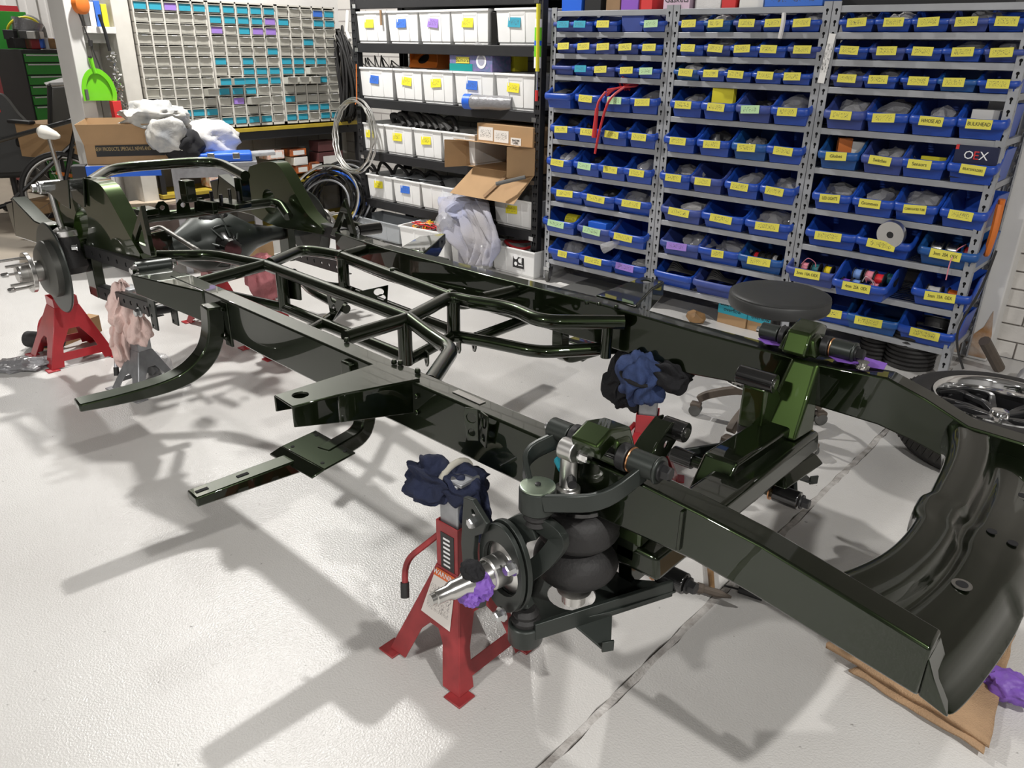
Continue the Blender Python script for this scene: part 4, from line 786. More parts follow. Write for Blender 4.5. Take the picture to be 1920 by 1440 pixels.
B = lambda px0, px1, py0, py1, nm, m, lab, pr=None: yz_box(nm, m, lab, PX(px0, py1, -6.36).y, PX(px1, py1, -6.36).y, max(.461, PX(px0, py1, -6.36).z), PX(px0, py0, -6.36).z-PX(px0, py1, -6.36).z, .15, -6.36, pr)
B(545, 575, 281, 294, 'filter_box', 'carton_orange', 'black and orange filter carton on top of the stack', 'lab_white'); B(553, 578, 296, 311, 'filter_box', 'box_white', 'white labelled filter carton in middle of the stack', 'lab_white'); B(556, 580, 312, 326, 'filter_box', 'carton_orange', 'orange filter carton at bottom of the stack', 'lab_white')
B(581, 608, 306, 322, 'filter_box', 'carton_orange', 'single orange and black filter carton beside the stack', 'lab_white'); B(503, 534, 284, 300, 'filter_box', 'carton_zig', 'purple and white patterned carton on bench', 'lab_white')
B(598, 632, 266, 285, 'speaker_box', 'maroon', 'upper maroon carton with watch like picture', None); B(600, 645, 287, 322, 'speaker_box', 'maroon', 'large lower maroon carton on bench shelf', 'lab_white')
B(385, 415, 268, 290, 'spark_box', 'carton_zig', 'orange zigzag carton left on bench', 'lab_white'); B(416, 443, 266, 288, 'spark_box', 'carton_zig', 'orange zigzag carton right on bench', 'lab_white'); B(395, 462, 331, 352, 'spark_box', 'carton_zig', 'long orange zigzag carton on lower shelf', 'lab_white')
for k, (a, e, m_, l_) in enumerate(((200, 218, 'box_white', 'white'), (282, 300, 'carton_zig', 'red and white'), (318, 336, 'box_white', 'second white'), (340, 356, 'orange', 'orange'), (376, 388, 'lab_blue', 'dark blue'))): yz_box('low_box', m_, '%s carton on the floor shelf below the bench' % l_, PX(a, 350, -6.36).y, PX(e, 350, -6.36).y, .061, .26+.05*(k % 2))
# white steel panels, column and shelf left of the cabinets
tag(MB().mm((-6.72, 2.735, 0), (-6.36, 2.862, ZC)).build('column', 'cab_grey', None, .004), 'grey steel column left of the drawer cabinets', 'column')
pn = MB()
for k in range(4): pn.mm((-6.70, 2.45+.075*k, 0), (-6.66-(.03 if k % 2 else 0), 2.51+.075*k, 1.62))
pn.mm((-6.715, 2.44, 0), (-6.70, 2.74, 1.62)); tag(pn.build('panel', 'white_paint', None, .003), 'ribbed white steel panel behind the lime dustpan', 'panel')
tag(MB().mm((-6.70, 2.51, 1.645), (-6.34, 2.735, 1.69)).mm((-6.70, 2.51, 1.58), (-6.5, 2.735, 1.645)).build('wall_shelf', 'white_paint', None, .003), 'short white wall shelf above the dustpan', 'shelf')
tag(MB().mm((-6.62, 2.40, 0), (-6.34, 2.50, ZC)).build('white_post', 'white_paint', None, .004), 'white steel post at the edge of the partition', 'post')
for k, (y, h, m_, l_) in enumerate(((2.555, .13, 'plastic_grey', 'grey'), (2.60, .16, 'box_white', 'pale green'), (2.645, .17, 'lab_blue', 'blue and yellow'), (2.69, .15, 'yellow_box', 'yellow'))): yz_box('packet', m_, '%s packet on the white wall shelf' % l_, y-.02, y+.02, 1.691, h, .06, -6.38, None, 'packet')
o = thing('cord_reel', 'orange reel with dark cord above the dustpan', 'reel', (-6.30, 2.50, 1.83)); MB().lathe([(.05, -.03), (.065, -.02), (.065, .02), (.05, .03)], (0, 0, 0), (1, .5, 0), 20).build('reel', 'orange', o); MB().tube([(0, -.03, -.03), (0, .02, -.25), (.02, .05, -.42)], .005, 6).cyl((0, .018, -.27), (0, .022, -.23), .015).build('cord', 'black_rubber', o)
# lime dustpan
t = thing('dustpan', 'lime green plastic dustpan hanging on the white post', 'dustpan', PX(185, 163, -6.28), 0); t.scale = (.62, .62, .70)
out = [(-.16, -.13), (.15, -.14), (.165, -.05), (.13, .06), (.06, .13), (.0, .15), (-.07, .14), (-.13, .08), (-.165, -.02)]
MB().plate(out, (), (-.02, 0, 0), (0, 1, 0), (0, 0, 1), .006).build('pan', 'lime', t, .002)
rim = spline([(0, p[0], p[1]) for p in out[1:]]+[(0, out[0][0], out[0][1])], 4); MB().sweep([(-.0, p.y, p.z) for p in rim], [(-.02, -.004), (.03, -.004), (.03, .004), (-.02, .004)], (1, 0, 0)).build('raised_edge', 'lime', t)
MB().tube([(0, -.01, .13), (0, -.025, .2), (0, -.035, .28)], [.022, .024, .028], 10).build('handle', 'lime', t, .0); MB().lathe([(.011, -.03), (.011, .03)], (0, -.036, .285), (1, 0, 0), 12).build('hanging_hole', 'black_matte', t); MB().mm((-.01, -.166, -.12), (.02, -.135, -.02)).build('rubber_lip', 'plastic_grey', t)
t = thing('bulb_chain', 'dark handled silver tinsel brush hanging by the column', 'brush', PX(205, 90, -6.30)); MB().tube([(0, -.03, .22), (0, -.01, .1), (0, .0, -.02)], .012, 8).build('handle', 'black_plastic', t)
bm_ = MB(); 
for k in range(60): rk = random.Random(k); bm_.box((rk.uniform(-.02, .02), rk.uniform(-.03, .03)+.0006*k, -.03-.0065*k), (.012, .02, .006), rk.uniform(0, 3), R=Euler((rk.uniform(0, 3), rk.uniform(0, 3), 0)).to_matrix())
tag(bm_.build('tinsel', 'chrome', t), kind='stuff')
yz_box('red_can', 'print_red', 'small red canister behind the cardboard box', 2.58, 2.64, PX(188, 228, -6.3).z, .14, .06, -6.25, None, 'canister')
# hall beyond: tool chests, chairs, bicycle, shelving
def chest(nm, label, mfr, loc, rz, w, d, h, rows, handle='zinc', lid=None):
    t = thing(nm, label, 'tool chest', loc, rz); MB().mm((-w/2, .0, .08), (w/2, d, h)).build('chest_body', 'black_plastic' if lid == 'k' else mfr, t, .004)
    z = h-.03
    for r in rows:
        o = MB().mm((-w/2+.015, -.018, 0), (w/2-.015, .0, r-.012)).build('drawer', mfr, t, .003); o.location = (0, 0, z-r); MB().mm((-w/2+.03, -.03, r-.03), (w/2-.03, -.018, r-.016)).build('drawer_pull', handle, o); z -= r
    for x in (-w/2+.06, w/2-.06):
        for y in (.06, d-.06): MB().lathe([(.04, -.012), (.04, .012)], (x, y, .04), (1, 0, 0), 12).build('caster', 'black_plastic', t)
    return t
pg = PX(64, 160, -9.6); t = chest('tool_chest', 'bright green rolling tool chest with many drawers', 'toolbox_green', (-9.6, pg.y+.14, 0), PI/2+.15, .42, .55, 1.5, [.09, .12, .1, .1, .1, .17, .09, .1, .1, .1, .12, .13], lid='k')
MB().mm((.23, .05, .35), (.26, .5, 1.48)).build('side_panel', 'toolbox_green', t, .01); l = MB().box((0, .52, 1.68), (.44, .02, .4), R=Matrix.Rotation(-.35, 3, 'X')).build('lid', 'toolbox_green', t, .004)
pr_ = PX(32, 140, -10.3); t = chest('tool_chest', 'dark red tool chest left of the green chest', 'toolbox_red', (-10.3, pr_.y+.08, 0), PI/2+.1, .45, .5, 1.58, [.12, .1, .1, .1, .1, .1, .1, .13, .12, .12, .12, .12]); MB().box((.1, .45, 1.78), (.4, .02, .35), R=Matrix.Rotation(-.35, 3, 'X')).build('lid', 'toolbox_red', t, .004)
rk = random.Random(9)
for k in range(12):
    px, py = rk.uniform(18, 125), rk.uniform(62, 78); p = PX(px, py, -9.75)
    m_, n_ = [('blue_paint', 'blue tray'), ('black_plastic', 'black case'), ('box_white', 'white packet'), ('wood', 'wooden block'), ('toolbox_red', 'red case'), ('plastic_grey', 'grey case')][k % 6]
    obj_thing(n_.replace(' ', '_'), MB().box((p.x+rk.uniform(-.1, .1), p.y, 1.5+.06+(.08 if k > 6 else 0)), (rk.uniform(.1, .2), rk.uniform(.1, .2), rk.uniform(.06, .12)), rk.uniform(0, 1)), m_, '%s lying in the clutter on the tool chests, %s of a dozen' % (n_, ['first', 'second', 'third', 'fourth', 'fifth', 'sixth', 'seventh', 'eighth', 'ninth', 'tenth', 'eleventh', 'twelfth'][k]), n_.split()[1], .004, 'clutter on the tool chests')
p = PX(44, 52, -9.9); t = thing('face_shield', 'face shield with yellow band on the tool chests', 'shield', (p.x, p.y, 1.68)); MB().tube([(.0+.1*math.sin(a), .16*math.cos(a), .13*math.sin(a)) for a in [PI*k/14 for k in range(15)]], .012, 6).build('head_band', 'yellow_box', t); MB().lathe([(.13, 0), (.15, .12)], (.05, 0, -.02), (0, .3, 1), 20, False, False).build('visor', 'bag_grey', t)
p = PX(108, 30, -10.2); o = blob((0, 0, 0), (.3, .3, .34), 61, 3, .1, 1.5).build('backpack', 'plastic_grey'); o.location = (-9.95, pg.y+.2, 1.66); tag(o, 'grey backpack on top of the green tool chest', 'bag')
# ribbed white sheet wall and roller door beyond
wz = MB()
for k in range(24): wz.mm((-11.4, 3.1+.11*k, 0), (-11.36+(.03 if k % 2 else 0), 3.21+.11*k, 3.4))
tag(wz.build('wall_sheet', 'white_paint'), kind='structure')
tag(MB().mm((-13.4, 1.9, .9), (-12.9, 3.3, 1.65)).mm((-13.4, 1.9, 1.75), (-12.9, 3.1, 2.3)).build('machine', 'offwhite', None, .02), 'pale machine housing at the far left', 'machine'); tag(MB().mm((-12.9, 2.0, .75), (-12.6, 3.2, 1.2)).build('red_bench', 'toolbox_red', None, .01), 'low red bench front at the far left', 'bench')
# big white sheet leaning behind the chairs
tag(MB().add([PX(92, 157, -8.6), PX(160, 138, -8.2), PX(170, 230, -8.0), PX(140, 216, -8.3), PX(90+30, 190, -8.5)], [(0, 1, 2, 3, 4)]).build('dust_cover', 'cloth_white'), 'pale draped dust cover behind the mesh chair', 'cover'); bpy.data.objects['dust_cover'].modifiers.new('s', 'SOLIDIFY').thickness = .05
# black racing style chair seen from behind
pc = U(20, 378, 0); t = thing('office_chair', 'black racing style office chair with red tag, seen from behind', 'chair', (-8.6, PX(20, 250, -8.6).y-.12, 0), -.5); t.scale = (.9, .9, .9)
bk_ = [(-.30, .52), (.30, .52), (.33, .75), (.30, .98), (.24, 1.08), (.17, 1.22), (.10, 1.27), (-.10, 1.27), (-.17, 1.22), (-.24, 1.08), (-.30, .98), (-.33, .75)]
MB().plate([(p.y, p.z) for p in spline([(0, a, b) for a, b in bk_], 4, True)], (), (0, 0, 0), (0, 1, 0), (0, 0, 1), .12).build('backrest', 'vinyl', t, .03, seg=3); MB().mm((.06, -.02, 1.09), (.066, .1, 1.115)).build('red_tag', 'print_red', t)
MB().mm((-.55, -.28, .42), (-.02, .28, .54)).build('seat', 'vinyl', t, .04, seg=3); MB().cyl((-.25, 0, .1), (-.25, 0, .42), .03).build('gas_column', 'black_plastic', t)
for k in range(5):
    a = 2*PI*k/5; MB().tube([(-.25, 0, .13), (-.25+.3*math.cos(a), .3*math.sin(a), .08)], [.03, .02], 8).build('base_leg', 'black_plastic', t); MB().lathe([(.03, -.025), (.03, .025)], (-.25+.31*math.cos(a), .31*math.sin(a), .03), (math.sin(a), math.cos(a), 0), 14).build('caster', 'black_rubber', t)
# mesh office chair
p = PX(135, 210, -8.0); t = thing('office_chair', 'black mesh back office chair behind the bicycle', 'chair', (p.x, p.y, 0), .3)
bz = p.z; MB().box((0, 0, bz+.02), (.03, .42, .42), R=Matrix.Rotation(.35, 3, 'Y')).build('mesh_back', 'plastic_grey', t, .01)
for s in (-1, 1): MB().tube([(.07, s*.22, bz+.24), (-.06, s*.22, bz-.2), (-.2, s*.2, bz-.26)], .02, 8).build('back_frame', 'black_plastic', t)
MB().tube([(.075, -.22, bz+.24), (.075, .22, bz+.24)], .018, 8).build('top_rail', 'zinc', t); MB().box((-.3, 0, bz-.28), (.5, .48, .09)).build('seat', 'black_plastic', t, .03); [MB().box((-.3, s*.3, bz-.08), (.3, .07, .03)).build('armrest', 'black_plastic', t, .01) for s in (-1, 1)]; MB().cyl((-.3, 0, .06), (-.3, 0, bz-.3), .03).box((-.3, 0, .06), (.6, .05, .04)).box((-.3, 0, .06), (.05, .6, .04)).build('base', 'black_plastic', t)
# bicycle
cw = U(122, 362, .35); t = thing('bicycle', 'bicycle with black tyre and orange reflector beside the work table', 'bicycle', (cw.x, cw.y, .35), 0)
ax = V((.80, -.45, .12)).normalized(); e1 = V((0, 0, 1)); e1 = (e1-ax*e1.dot(ax)).normalized(); e2 = ax.cross(e1)
def cir(r, n=40): return [(e1*math.cos(2*PI*k/n)+e2*math.sin(2*PI*k/n))*r for k in range(n)]
MB().tube(cir(.335), .024, 10, True).build('tyre', 'black_rubber', t); MB().tube(cir(.305), .012, 8, True).build('rim', 'steel_dull', t)
sp = MB()
for k in range(18): a = 2*PI*k/18; sp.tube([(e1*math.cos(a)+e2*math.sin(a))*.3, ax*.03*(1 if k % 2 else -1)], .0016, 4)
sp.build('spokes', 'zinc', t); MB().cyl(ax*-.05, ax*.05, .02).build('wheel_hub', 'zinc', t); MB().box(e1*.16+e2*-.02, (.02, .13, .03), R=Matrix.Rotation(-.3, 3, 'X')).build('reflector', 'orange', t)
MB().tube([ax*.06, e1*.38+ax*.05+e2*-.12, e1*.62+e2*-.2], .018, 8).tube([ax*-.06, e1*.38-ax*.05+e2*-.12], .014, 8).tube([e1*.62+e2*-.2, e1*.45+e2*.45], .02, 8).tube([e1*.42+e2*-.14, e1*-.05+e2*.42], .02, 8).build('frame', 'black_gloss', t)
ps = U(90, 250, .98); MB().lathe([(.012, -.08), (.03, -.05), (.05, .02), (.045, .05), (.02, .07)], ps-cw-V((0, 0, 0)), (-.5, -.6, .25), 14).build('saddle', 'cab_grey', t); MB().tube([ps-cw+V((0, 0, -.02)), ps-cw+V((.02, .02, -.4))], .016, 8).build('seat_post', 'steel', t)
carton('cardboard_box', 'plain brown carton behind the bicycle wheel', 'cardboard', PX(115, 290, -8.2)+V((0, 0, -.0)), (.4, .5, .3), .3)
# ------------------------------------------------------------------ work table with its load
P1, P2 = U(160, 312, .80), U(482, 303, .80); dv = (P2-P1); dv.z = 0; Lh = dv.length; dv.normalize(); nv = V((-dv.y, dv.x, 0)); TR = Matrix((dv, nv, V((0, 0, 1)))).transposed()
ang = math.atan2(dv.y, dv.x)
t = thing('work_table', 'grey work table with bright blue apron behind the chassis', 'table', (P1.x, P1.y, 0), ang)
MB().mm((0, 0, .77), (Lh, .55, .80)).build('table_top', 'galv', t, .003); MB().mm((0.0, -.012, .725), (Lh*.42, -.001, .80)).build('apron', 'blue_paint', t); MB().mm((-.09, -.01, .66), (0, .1, .805)).build('end_bracket', 'black_plastic', t, .004)
MB().mm((Lh*.5, -.01, .70), (Lh, .0, .768)).build('front_rail', 'galv', t)
for (x, y) in ((Lh*.5, .02), (Lh*.97, .02), (.05, .5), (Lh*.97, .5)): MB().mm((x-.025, y-.02, 0), (x+.025, y+.02, .77)).build('leg', 'galv', t, .003)
def on_table(x, y, z=.801): return V((P1.x, P1.y, z))+dv*x+nv*y
xs = lambda px, y=.02, z=.82: (U(px, 300, z)-P1).dot(dv)
bw = xs(316)-xs(168); t = thing('cardboard_box', 'large open carton with black printed band on work table', 'box', on_table(xs(168), .06), ang); H = PY(200, 247, U(200, 300, .82).y).z-.80; H = .27
MB().mm((0, 0, 0), (bw, .004, H*.52)).mm((0, .42, 0), (bw, .424, H*.52)).mm((0, 0, 0), (.004, .42, H*.52)).mm((bw-.004, 0, 0), (bw, .42, H*.52)).mm((0, 0, 0), (bw, .42, .004)).build('carton', 'cardboard', t, .002)
MB().hexa([(0, -.002, H*.5), (bw, -.002, H*.5), (bw, .004, H*.5), (0, .004, H*.5), (-.03, -.03, H), (bw+.02, -.03, H), (bw+.02, -.024, H), (-.03, -.024, H)]).build('front_flap', 'cardboard', t); MB().hexa([(0, .42, H*.5), (bw, .42, H*.5), (bw, .426, H*.5), (0, .426, H*.5), (-.03, .45, H*1.02), (bw+.02, .45, H*1.02), (bw+.02, .456, H*1.02), (-.03, .456, H*1.02)]).build('rear_flap', 'cardboard', t); MB().hexa([(0, 0, H*.5), (.004, 0, H*.5), (.004, .42, H*.5), (0, .42, H*.5), (-.03, -.03, H), (-.026, -.03, H), (-.026, .45, H), (-.03, .45, H)]).build('side_flap', 'cardboard', t)
MB().mm((bw*.13, -.003, H*.2), (bw*.97, -.0008, H*.48)).build('printed_band', 'sticker_black', t); text('NEW PRODUCTS, SPECIALS, NEWS AND MORE', .036, 'print_gold', t, (bw*.52, -.0042, H*.38), basis((1, 0, 0), (0, 0, 1)), sx=.56)
def lump(nm, m, label, px, py, d, seed, cat, z=.8, amp=.28, y=.2, fr=2.2):
    p = on_table(xs(px), y, z); o = blob((0, 0, d[2]/2), d, seed, 4, amp, fr, -.8).build(nm, m, None, 0, True, None, 1.2); o.location = p; o.rotation_euler.z = ang; return tag(o, label, cat)
lump('printed_cloth', 'cloth_print', 'bunched pale printed cloth spilling over the large carton', 300, 250, (.42, .36, .21), 71, 'cloth', 1.0, .34, .18, 2.8); o = lump('printed_cloth_corner', 'cloth_print', 'hanging corner of the pale printed cloth', 322, 270, (.26, .09, .26), 75, 'cloth', .86, .25, -.03); lump('black_bag', 'rag_black', 'black bag slumped beside the large carton', 345, 280, (.3, .3, .23), 72, 'bag', .8, .2, .1); lump('white_bag', 'cloth_white', 'white plastic shopping bag behind the blue tool case', 392, 268, (.42, .3, .26), 73, 'bag', .8, .3, .3)
a, e = xs(366), xs(474); t = thing('tool_case', 'bright blue metal tool case with two latches', 'tool case', on_table(a, .02), ang); MB().mm((0, 0, 0), (e-a, .2, .06)).build('case_body', 'blue_paint', t, .015, seg=3)
for x in (.28, .72): MB().mm(((e-a)*x-.025, -.004, .02), ((e-a)*x+.025, .03, .062)).build('latch', 'zinc', t, .003)
for k in range(3): obj_thing('steel_bar', MB().tube([on_table(xs(462), .1+.06*k, .835), on_table(xs(520), .14+.05*k, .84)], .014, 8), 'galv', ['front steel bar lying at the right end of work table', 'middle steel bar lying at the right end of work table', 'rear steel bar lying at the right end of work table'][k], 'bar')
# boards and rods stored low behind the chassis
t = thing('panel_stack', 'pale plywood edged brown panel lying behind the axle', 'panel', (0, 0, 0)); q = [U(205, 397, .42), U(355, 372, .42), U(348, 362, .42), U(200, 384, .42)]; q2 = [U(212, 415, .36), U(372, 384, .36)]
MB().add([tuple(p) for p in q]+[tuple(p-V((0, 0, .02))) for p in q], [(0, 1, 2, 3), (7, 6, 5, 4), (0, 4, 5, 1), (1, 5, 6, 2), (2, 6, 7, 3), (3, 7, 4, 0)]).build('board', 'ply', t); b0, b1 = q[0], q[1]; MB().hexa([b0-V((0, 0, .3)), b1-V((0, 0, .3)), b1-V((0, -.3, .3)), b0-V((0, -.3, .3)), b0-V((0, 0, .021)), b1-V((0, 0, .021)), b1-V((0, -.3, .021)), b0-V((0, -.3, .021))]).build('front_board', 'lam_brown', t)
MB().lathe([(.012, 0), (.05, .002), (.012, .006)], (b0+b1)/2-V((.35, .02, .12)), (0, -1, .2), 16).build('handle_recess', 'zinc', t)
for k in range(5): obj_thing('rod', MB().tube([U(232+14*k, 330, .55)+V((-.3, .5, .1)), U(268+12*k, 372, .3)+V((-.3, .5, 0))], .008, 6), 'plastic_grey', 'thin dark rod leaning under the work table, %s from left' % ORD[k], 'rod', group='rods under the work table')
obj_thing('white_board', MB().add([U(285, 322, .6)+V((-.5, .5, 0)), U(308, 322, .6)+V((-.5, .5, 0)), U(318, 368, .3)+V((-.5, .5, -.3)), U(298, 368, .3)+V((-.5, .5, -.3))], [(0, 1, 2, 3)]), 'offwhite', 'pale board leaning under the work table', 'board'); bpy.data.objects['white_board'].modifiers.new('s', 'SOLIDIFY').thickness = .02
# ------------------------------------------------------------------ the chassis
CH = thing('vehicle_chassis', 'dark green painted vehicle chassis with axle and front suspension on stands', 'chassis', (-2.2, 1.84, 0))
CL_ = CH.location.copy()
def P(mb, nm, m='green', bevel=0, parent=None, label=None, seg=2, ang=.6):
    mb.v = [(a-CL_.x, b-CL_.y, c-CL_.z) for a, b, c in mb.v]
    return mb.build(nm, m, parent or CH, bevel, True, label, ang, seg)
def chain(st):   # st: (x, yo, yi, zt, zb)
    m = MB(); vs = []
    for (x, yo, yi, zt, zb) in st: vs += [(x, yo, zb), (x, yi, zb), (x, yi, zt), (x, yo, zt)]
    n = len(st); fs = [(i*4+k, i*4+(k+1) % 4, i*4+4+(k+1) % 4, i*4+4+k) for i in range(n-1) for k in range(4)]
    return m.add(vs, fs+[(3, 2, 1, 0), tuple(n*4-4+k for k in range(4))])
def yo(X): return 1.262-.032*min(X, -1.2)
near = [(-3.05, yo(-3.05), yo(-3.05)+.07, .735, .60), (-2.4, yo(-2.4), yo(-2.4)+.07, .735, .58), (-1.7, yo(-1.7), yo(-1.7)+.07, .735, .578), (-1.05, 1.300, 1.37, .735, .583), (-.80, 1.300, 1.37, .727, .59), (-.62, 1.300, 1.372, .713, .592), (-.48, 1.302, 1.373, .697, .575), (-.30, 1.304, 1.374, .662, .545), (-.152, 1.306, 1.376, .632, .521)]
P(chain(near), 'side_rail', 'green', .006, label='near side rail of the chassis')
def farst(px, pt, pb, y): a = PY(px, pt, y); return (a.x, y+.075, y, a.z, PY(px, pb, y).z)
fr = [(-3.25, 2.385, 2.315, .735, .585), (-2.8, 2.335, 2.262, .735, .58), (-2.1, 2.335, 2.262, .735, .578), (-1.55, 2.345, 2.27, .737, .58)]
for (px, pt, pb) in ((1300, 620, 705), (1424, 653, 728), (1530, 682, 762), (1664, 709, 803)): fr.append(farst(px, pt, pb, 2.275))
fr += [farst(1735, 748, 836, 2.29), farst(1815, 800, 880, 2.31)]; x_, a_, b_, c_, d_ = fr[-1]; fr.append((-.14, 2.40, 2.33, .632, .521))
P(chain(fr), 'side_rail', 'green', .006, label='far side rail of the chassis')
R0 = .0255
def tube(pts, r=R0, nm='cross_tube', fil=.07, m='green'): return P(MB().tube(fillet(pts, fil, 6), r, 18), nm, m)
ZU, ZL = .70, .565
n1 = U(498, 497, ZU); n2 = U(640, 480, ZU); n3 = U(766, 598, ZU); n4 = U(843, 557, ZU)
tube([U(276, 480, ZU), U(398, 478, ZU), n1]); tube([n1, n3]); tube([U(390, 527, ZU)+V((0, -.04, 0)), n1])
tube([U(506, 494, ZU), U(565, 468, ZU), U(612, 474, ZU), n2]); tube([n2, U(716, 460, ZU)]); tube([n2, n4])
tube([n3, n4, U(886, 566, ZU)]); tube([U(884, 566, ZU), U(960, 578, ZU), U(1015, 603, ZU), U(1170, 604, ZU)], .0265)
tube([U(648, 634, ZU), n3]); tube([n3, U(808, 630, ZU-.02), U(848, 656, ZU-.03), U(806, 718, ZU-.03)], .0265, fil=.05)
tube([U(905, 560, ZU), U(990, 540, ZU)]); l1 = U(850, 630, ZL); l2 = U(1012, 655, ZL)
tube([l1, U(900, 638, ZL), U(1012, 661, ZL), U(1158, 652, ZL)], .024); tube([U(892, 634, ZL), U(992, 597, ZL)], .023)
def drop(p, z): return V((p.x, p.y, z))
for (q, z) in ((U(850, 565, ZU), ZL-.01), (U(527, 508, ZU), ZL-.04), (U(642, 485, ZU), ZL-.03), (U(758, 602, ZU), ZL-.03)): tube([q, drop(q, z)], .026, 'upright_tube')
tube([drop(U(527, 508, ZU), ZL-.03), drop(n3, ZL-.02)], .024, 'lower_tube'); tube([drop(n2, ZL-.02), drop(n4, ZL)], .023, 'lower_tube'); tube([drop(n3, ZL-.02), l1], .022, 'lower_tube'); tube([drop(U(527, 508, ZU), ZL-.03), U(388, 545, ZL)], .022, 'lower_tube'); tube([drop(n2, ZL-.02), U(560, 530, ZL), U(548, 510, ZL+.06)], .022, 'lower_tube')
tube([U(1140, 604, ZU), drop(U(1140, 604, ZU), ZL)], .02, 'upright_tube')
# gusset plates with pairs of holes, tabs and clamps
def gus(a, b, c, nm='gusset', hs=((.3, .22, .022), (.33, .55, .017)), t=.005):
    a, b, c = vv(a), vv(b), vv(c); ux = (b-a); L1 = ux.length; ux.normalize(); w = c-a; vx = (w-ux*w.dot(ux)).normalized(); cxy = (w.dot(ux), w.dot(vx))
    cen = ((L1+cxy[0])/3, cxy[1]/3); H_ = [circ(cen[0]*(1-f*.5)+cxy[0]*f*.5, cxy[1]*(g*.85), r, 14) for f, g, r in hs]
    return P(MB().plate([(0, 0), (L1, 0), cxy], H_, a, ux, vx, t), nm)
g1 = U(612, 556, .63); gus(drop(U(612, 545, .66), .665), drop(U(650, 560, .66), .665), drop(U(618, 548, .66), .53), hs=((.4, .22, .022), (.4, .58, .016)))
gus(U(668, 548, .62), U(728, 535, .64), U(726, 577, .57), hs=((.9, .25, .022), (1.2, .58, .018)))
for (px, py, z) in ((738, 514, .70), (640, 480, .70), (846, 556, .70)): P(MB().lathe([(.029, -.015), (.029, .015)], U(px, py, z), n4-n2, 16), 'tube_clamp', 'green', .004)
for (px, py) in ((820, 640), (860, 648), (889, 645), (800, 672)):
    p = U(px, py, ZL-.03); P(MB().plate([(-.022, .03), (.022, .03), (.02, -.012), (.008, -.03), (-.008, -.03), (-.02, -.012)], [circ(0, -.012, .008, 10)], p, (.9, -.4, 0), (0, 0, 1), .006), 'tab')
for (px, py, w, h) in ((548, 540, .09, .10),): P(MB().box(U(px, py, .62), (w, .012, h), .3), 'mount_plate', 'green', .004)
P(MB().tube(fillet([U(560, 520, .60), U(583, 545, .60), U(650, 580, .58)], .06), .02, 12), 'exhaust_hanger'); P(MB().tube(fillet([U(660, 545, .56), U(625, 595, .54), U(570, 625, .54)], .1), .021, 12), 'bent_tube')
# rail details: bolts, slot, four hole bracket, square stub behind the outrigger
for (px, py, z) in ((739, 681, .738), (751, 683, .738), (783, 698, .738), (650, 640, .738), (1100, 570, .738), (1123, 572, .738), (1155, 577, .738), (735, 508, .74)): P(MB().lathe([(.009, 0), (.009, .006), (.006, .012)], U(px, py, z), (0, 0, 1), 10), 'bolt', 'green')
sl = [U(854, 733, .7365), U(905, 756, .7365)]; P(MB().box((sl[0]+sl[1])/2, ((sl[1]-sl[0]).length, .022, .002), math.atan2((sl[1]-sl[0]).y, (sl[1]-sl[0]).x)), 'slot_plate', 'steel_dull')
bx = PY(896, 800, 1.29)
for s in (-1, 1): P(MB().plate([(-.022, -.045), (.010, -.05), (.022, .02), (.018, .045), (-.02, .045)], [circ(-.001, .018, .014, 12), circ(-.002, -.024, .010, 12)], bx+V((s*.024, -.0, 0)), (s*1, -.35, 0), (0, 0, 1), .005), 'hole_bracket', 'green', .0015)
P(MB().box(U(662, 683, .70)+V((0, 0, -.03)), (.05, .06, .09)), 'square_stub', 'green', .006)
# channel outrigger (near) and its twin (far)
def outrigger(mir):
    def q(x, y, z): return V((x, y, z)) if not mir else V((x+.055, 3.675-y+.0, z))
    A, B_ = (-1.70, 1.335), (-1.522, 1.335); T1, T2 = (-1.716, .992), (-1.622, .984); KX = (-1.598, 1.11); z = .742; e = .006
    def wallp(a, b, za, zb, za2, zb2):   # vertical wall from a to b (xy) heights
        a = q(a[0], a[1], 0); b = q(b[0], b[1], 0); d = (b-a).normalized(); nn = V((-d.y, d.x, 0))*e
        return [V((a.x, a.y, za)), V((b.x, b.y, za2)), V((b.x, b.y, za2))+nn, V((a.x, a.y, za))+nn, V((a.x, a.y, zb)), V((b.x, b.y, zb2)), V((b.x, b.y, zb2))+nn, V((a.x, a.y, zb))+nn]
    hole = circ(-1.668, 1.04, .021, 18); out = [A, T1, T2, KX, B_]
    f = (lambda l: [(p.x, p.y) for p in [q(a, b, 0) for a, b in l]])
    o = P(MB().plate(f(out), [f(hole)], (0, 0, z-.003), t=e), 'outrigger_top', 'green', .002)
    P(MB().hexa(wallp(T1, A, z-.05, z-.003, z-.10, z-.003)), 'outrigger_flange', 'green', .004)
    P(MB().hexa(wallp(T2, KX, z-.062, z-.003, z-.085, z-.003)).hexa(wallp(KX, B_, z-.085, z-.003, z-.105, z-.003)), 'outrigger_flange', 'green', .004)
    P(MB().box(q(-1.512, 1.322, .675), (.05, .008, .11), .12 if not mir else -.1), 'bolt_flange', 'green', .002)
    for zz in (.70, .65): P(MB().hexbolt(q(-1.51, 1.316, zz), (0, -1 if not mir else 1, 0), .008, .012), 'bolt', 'green')
outrigger(False); outrigger(True)
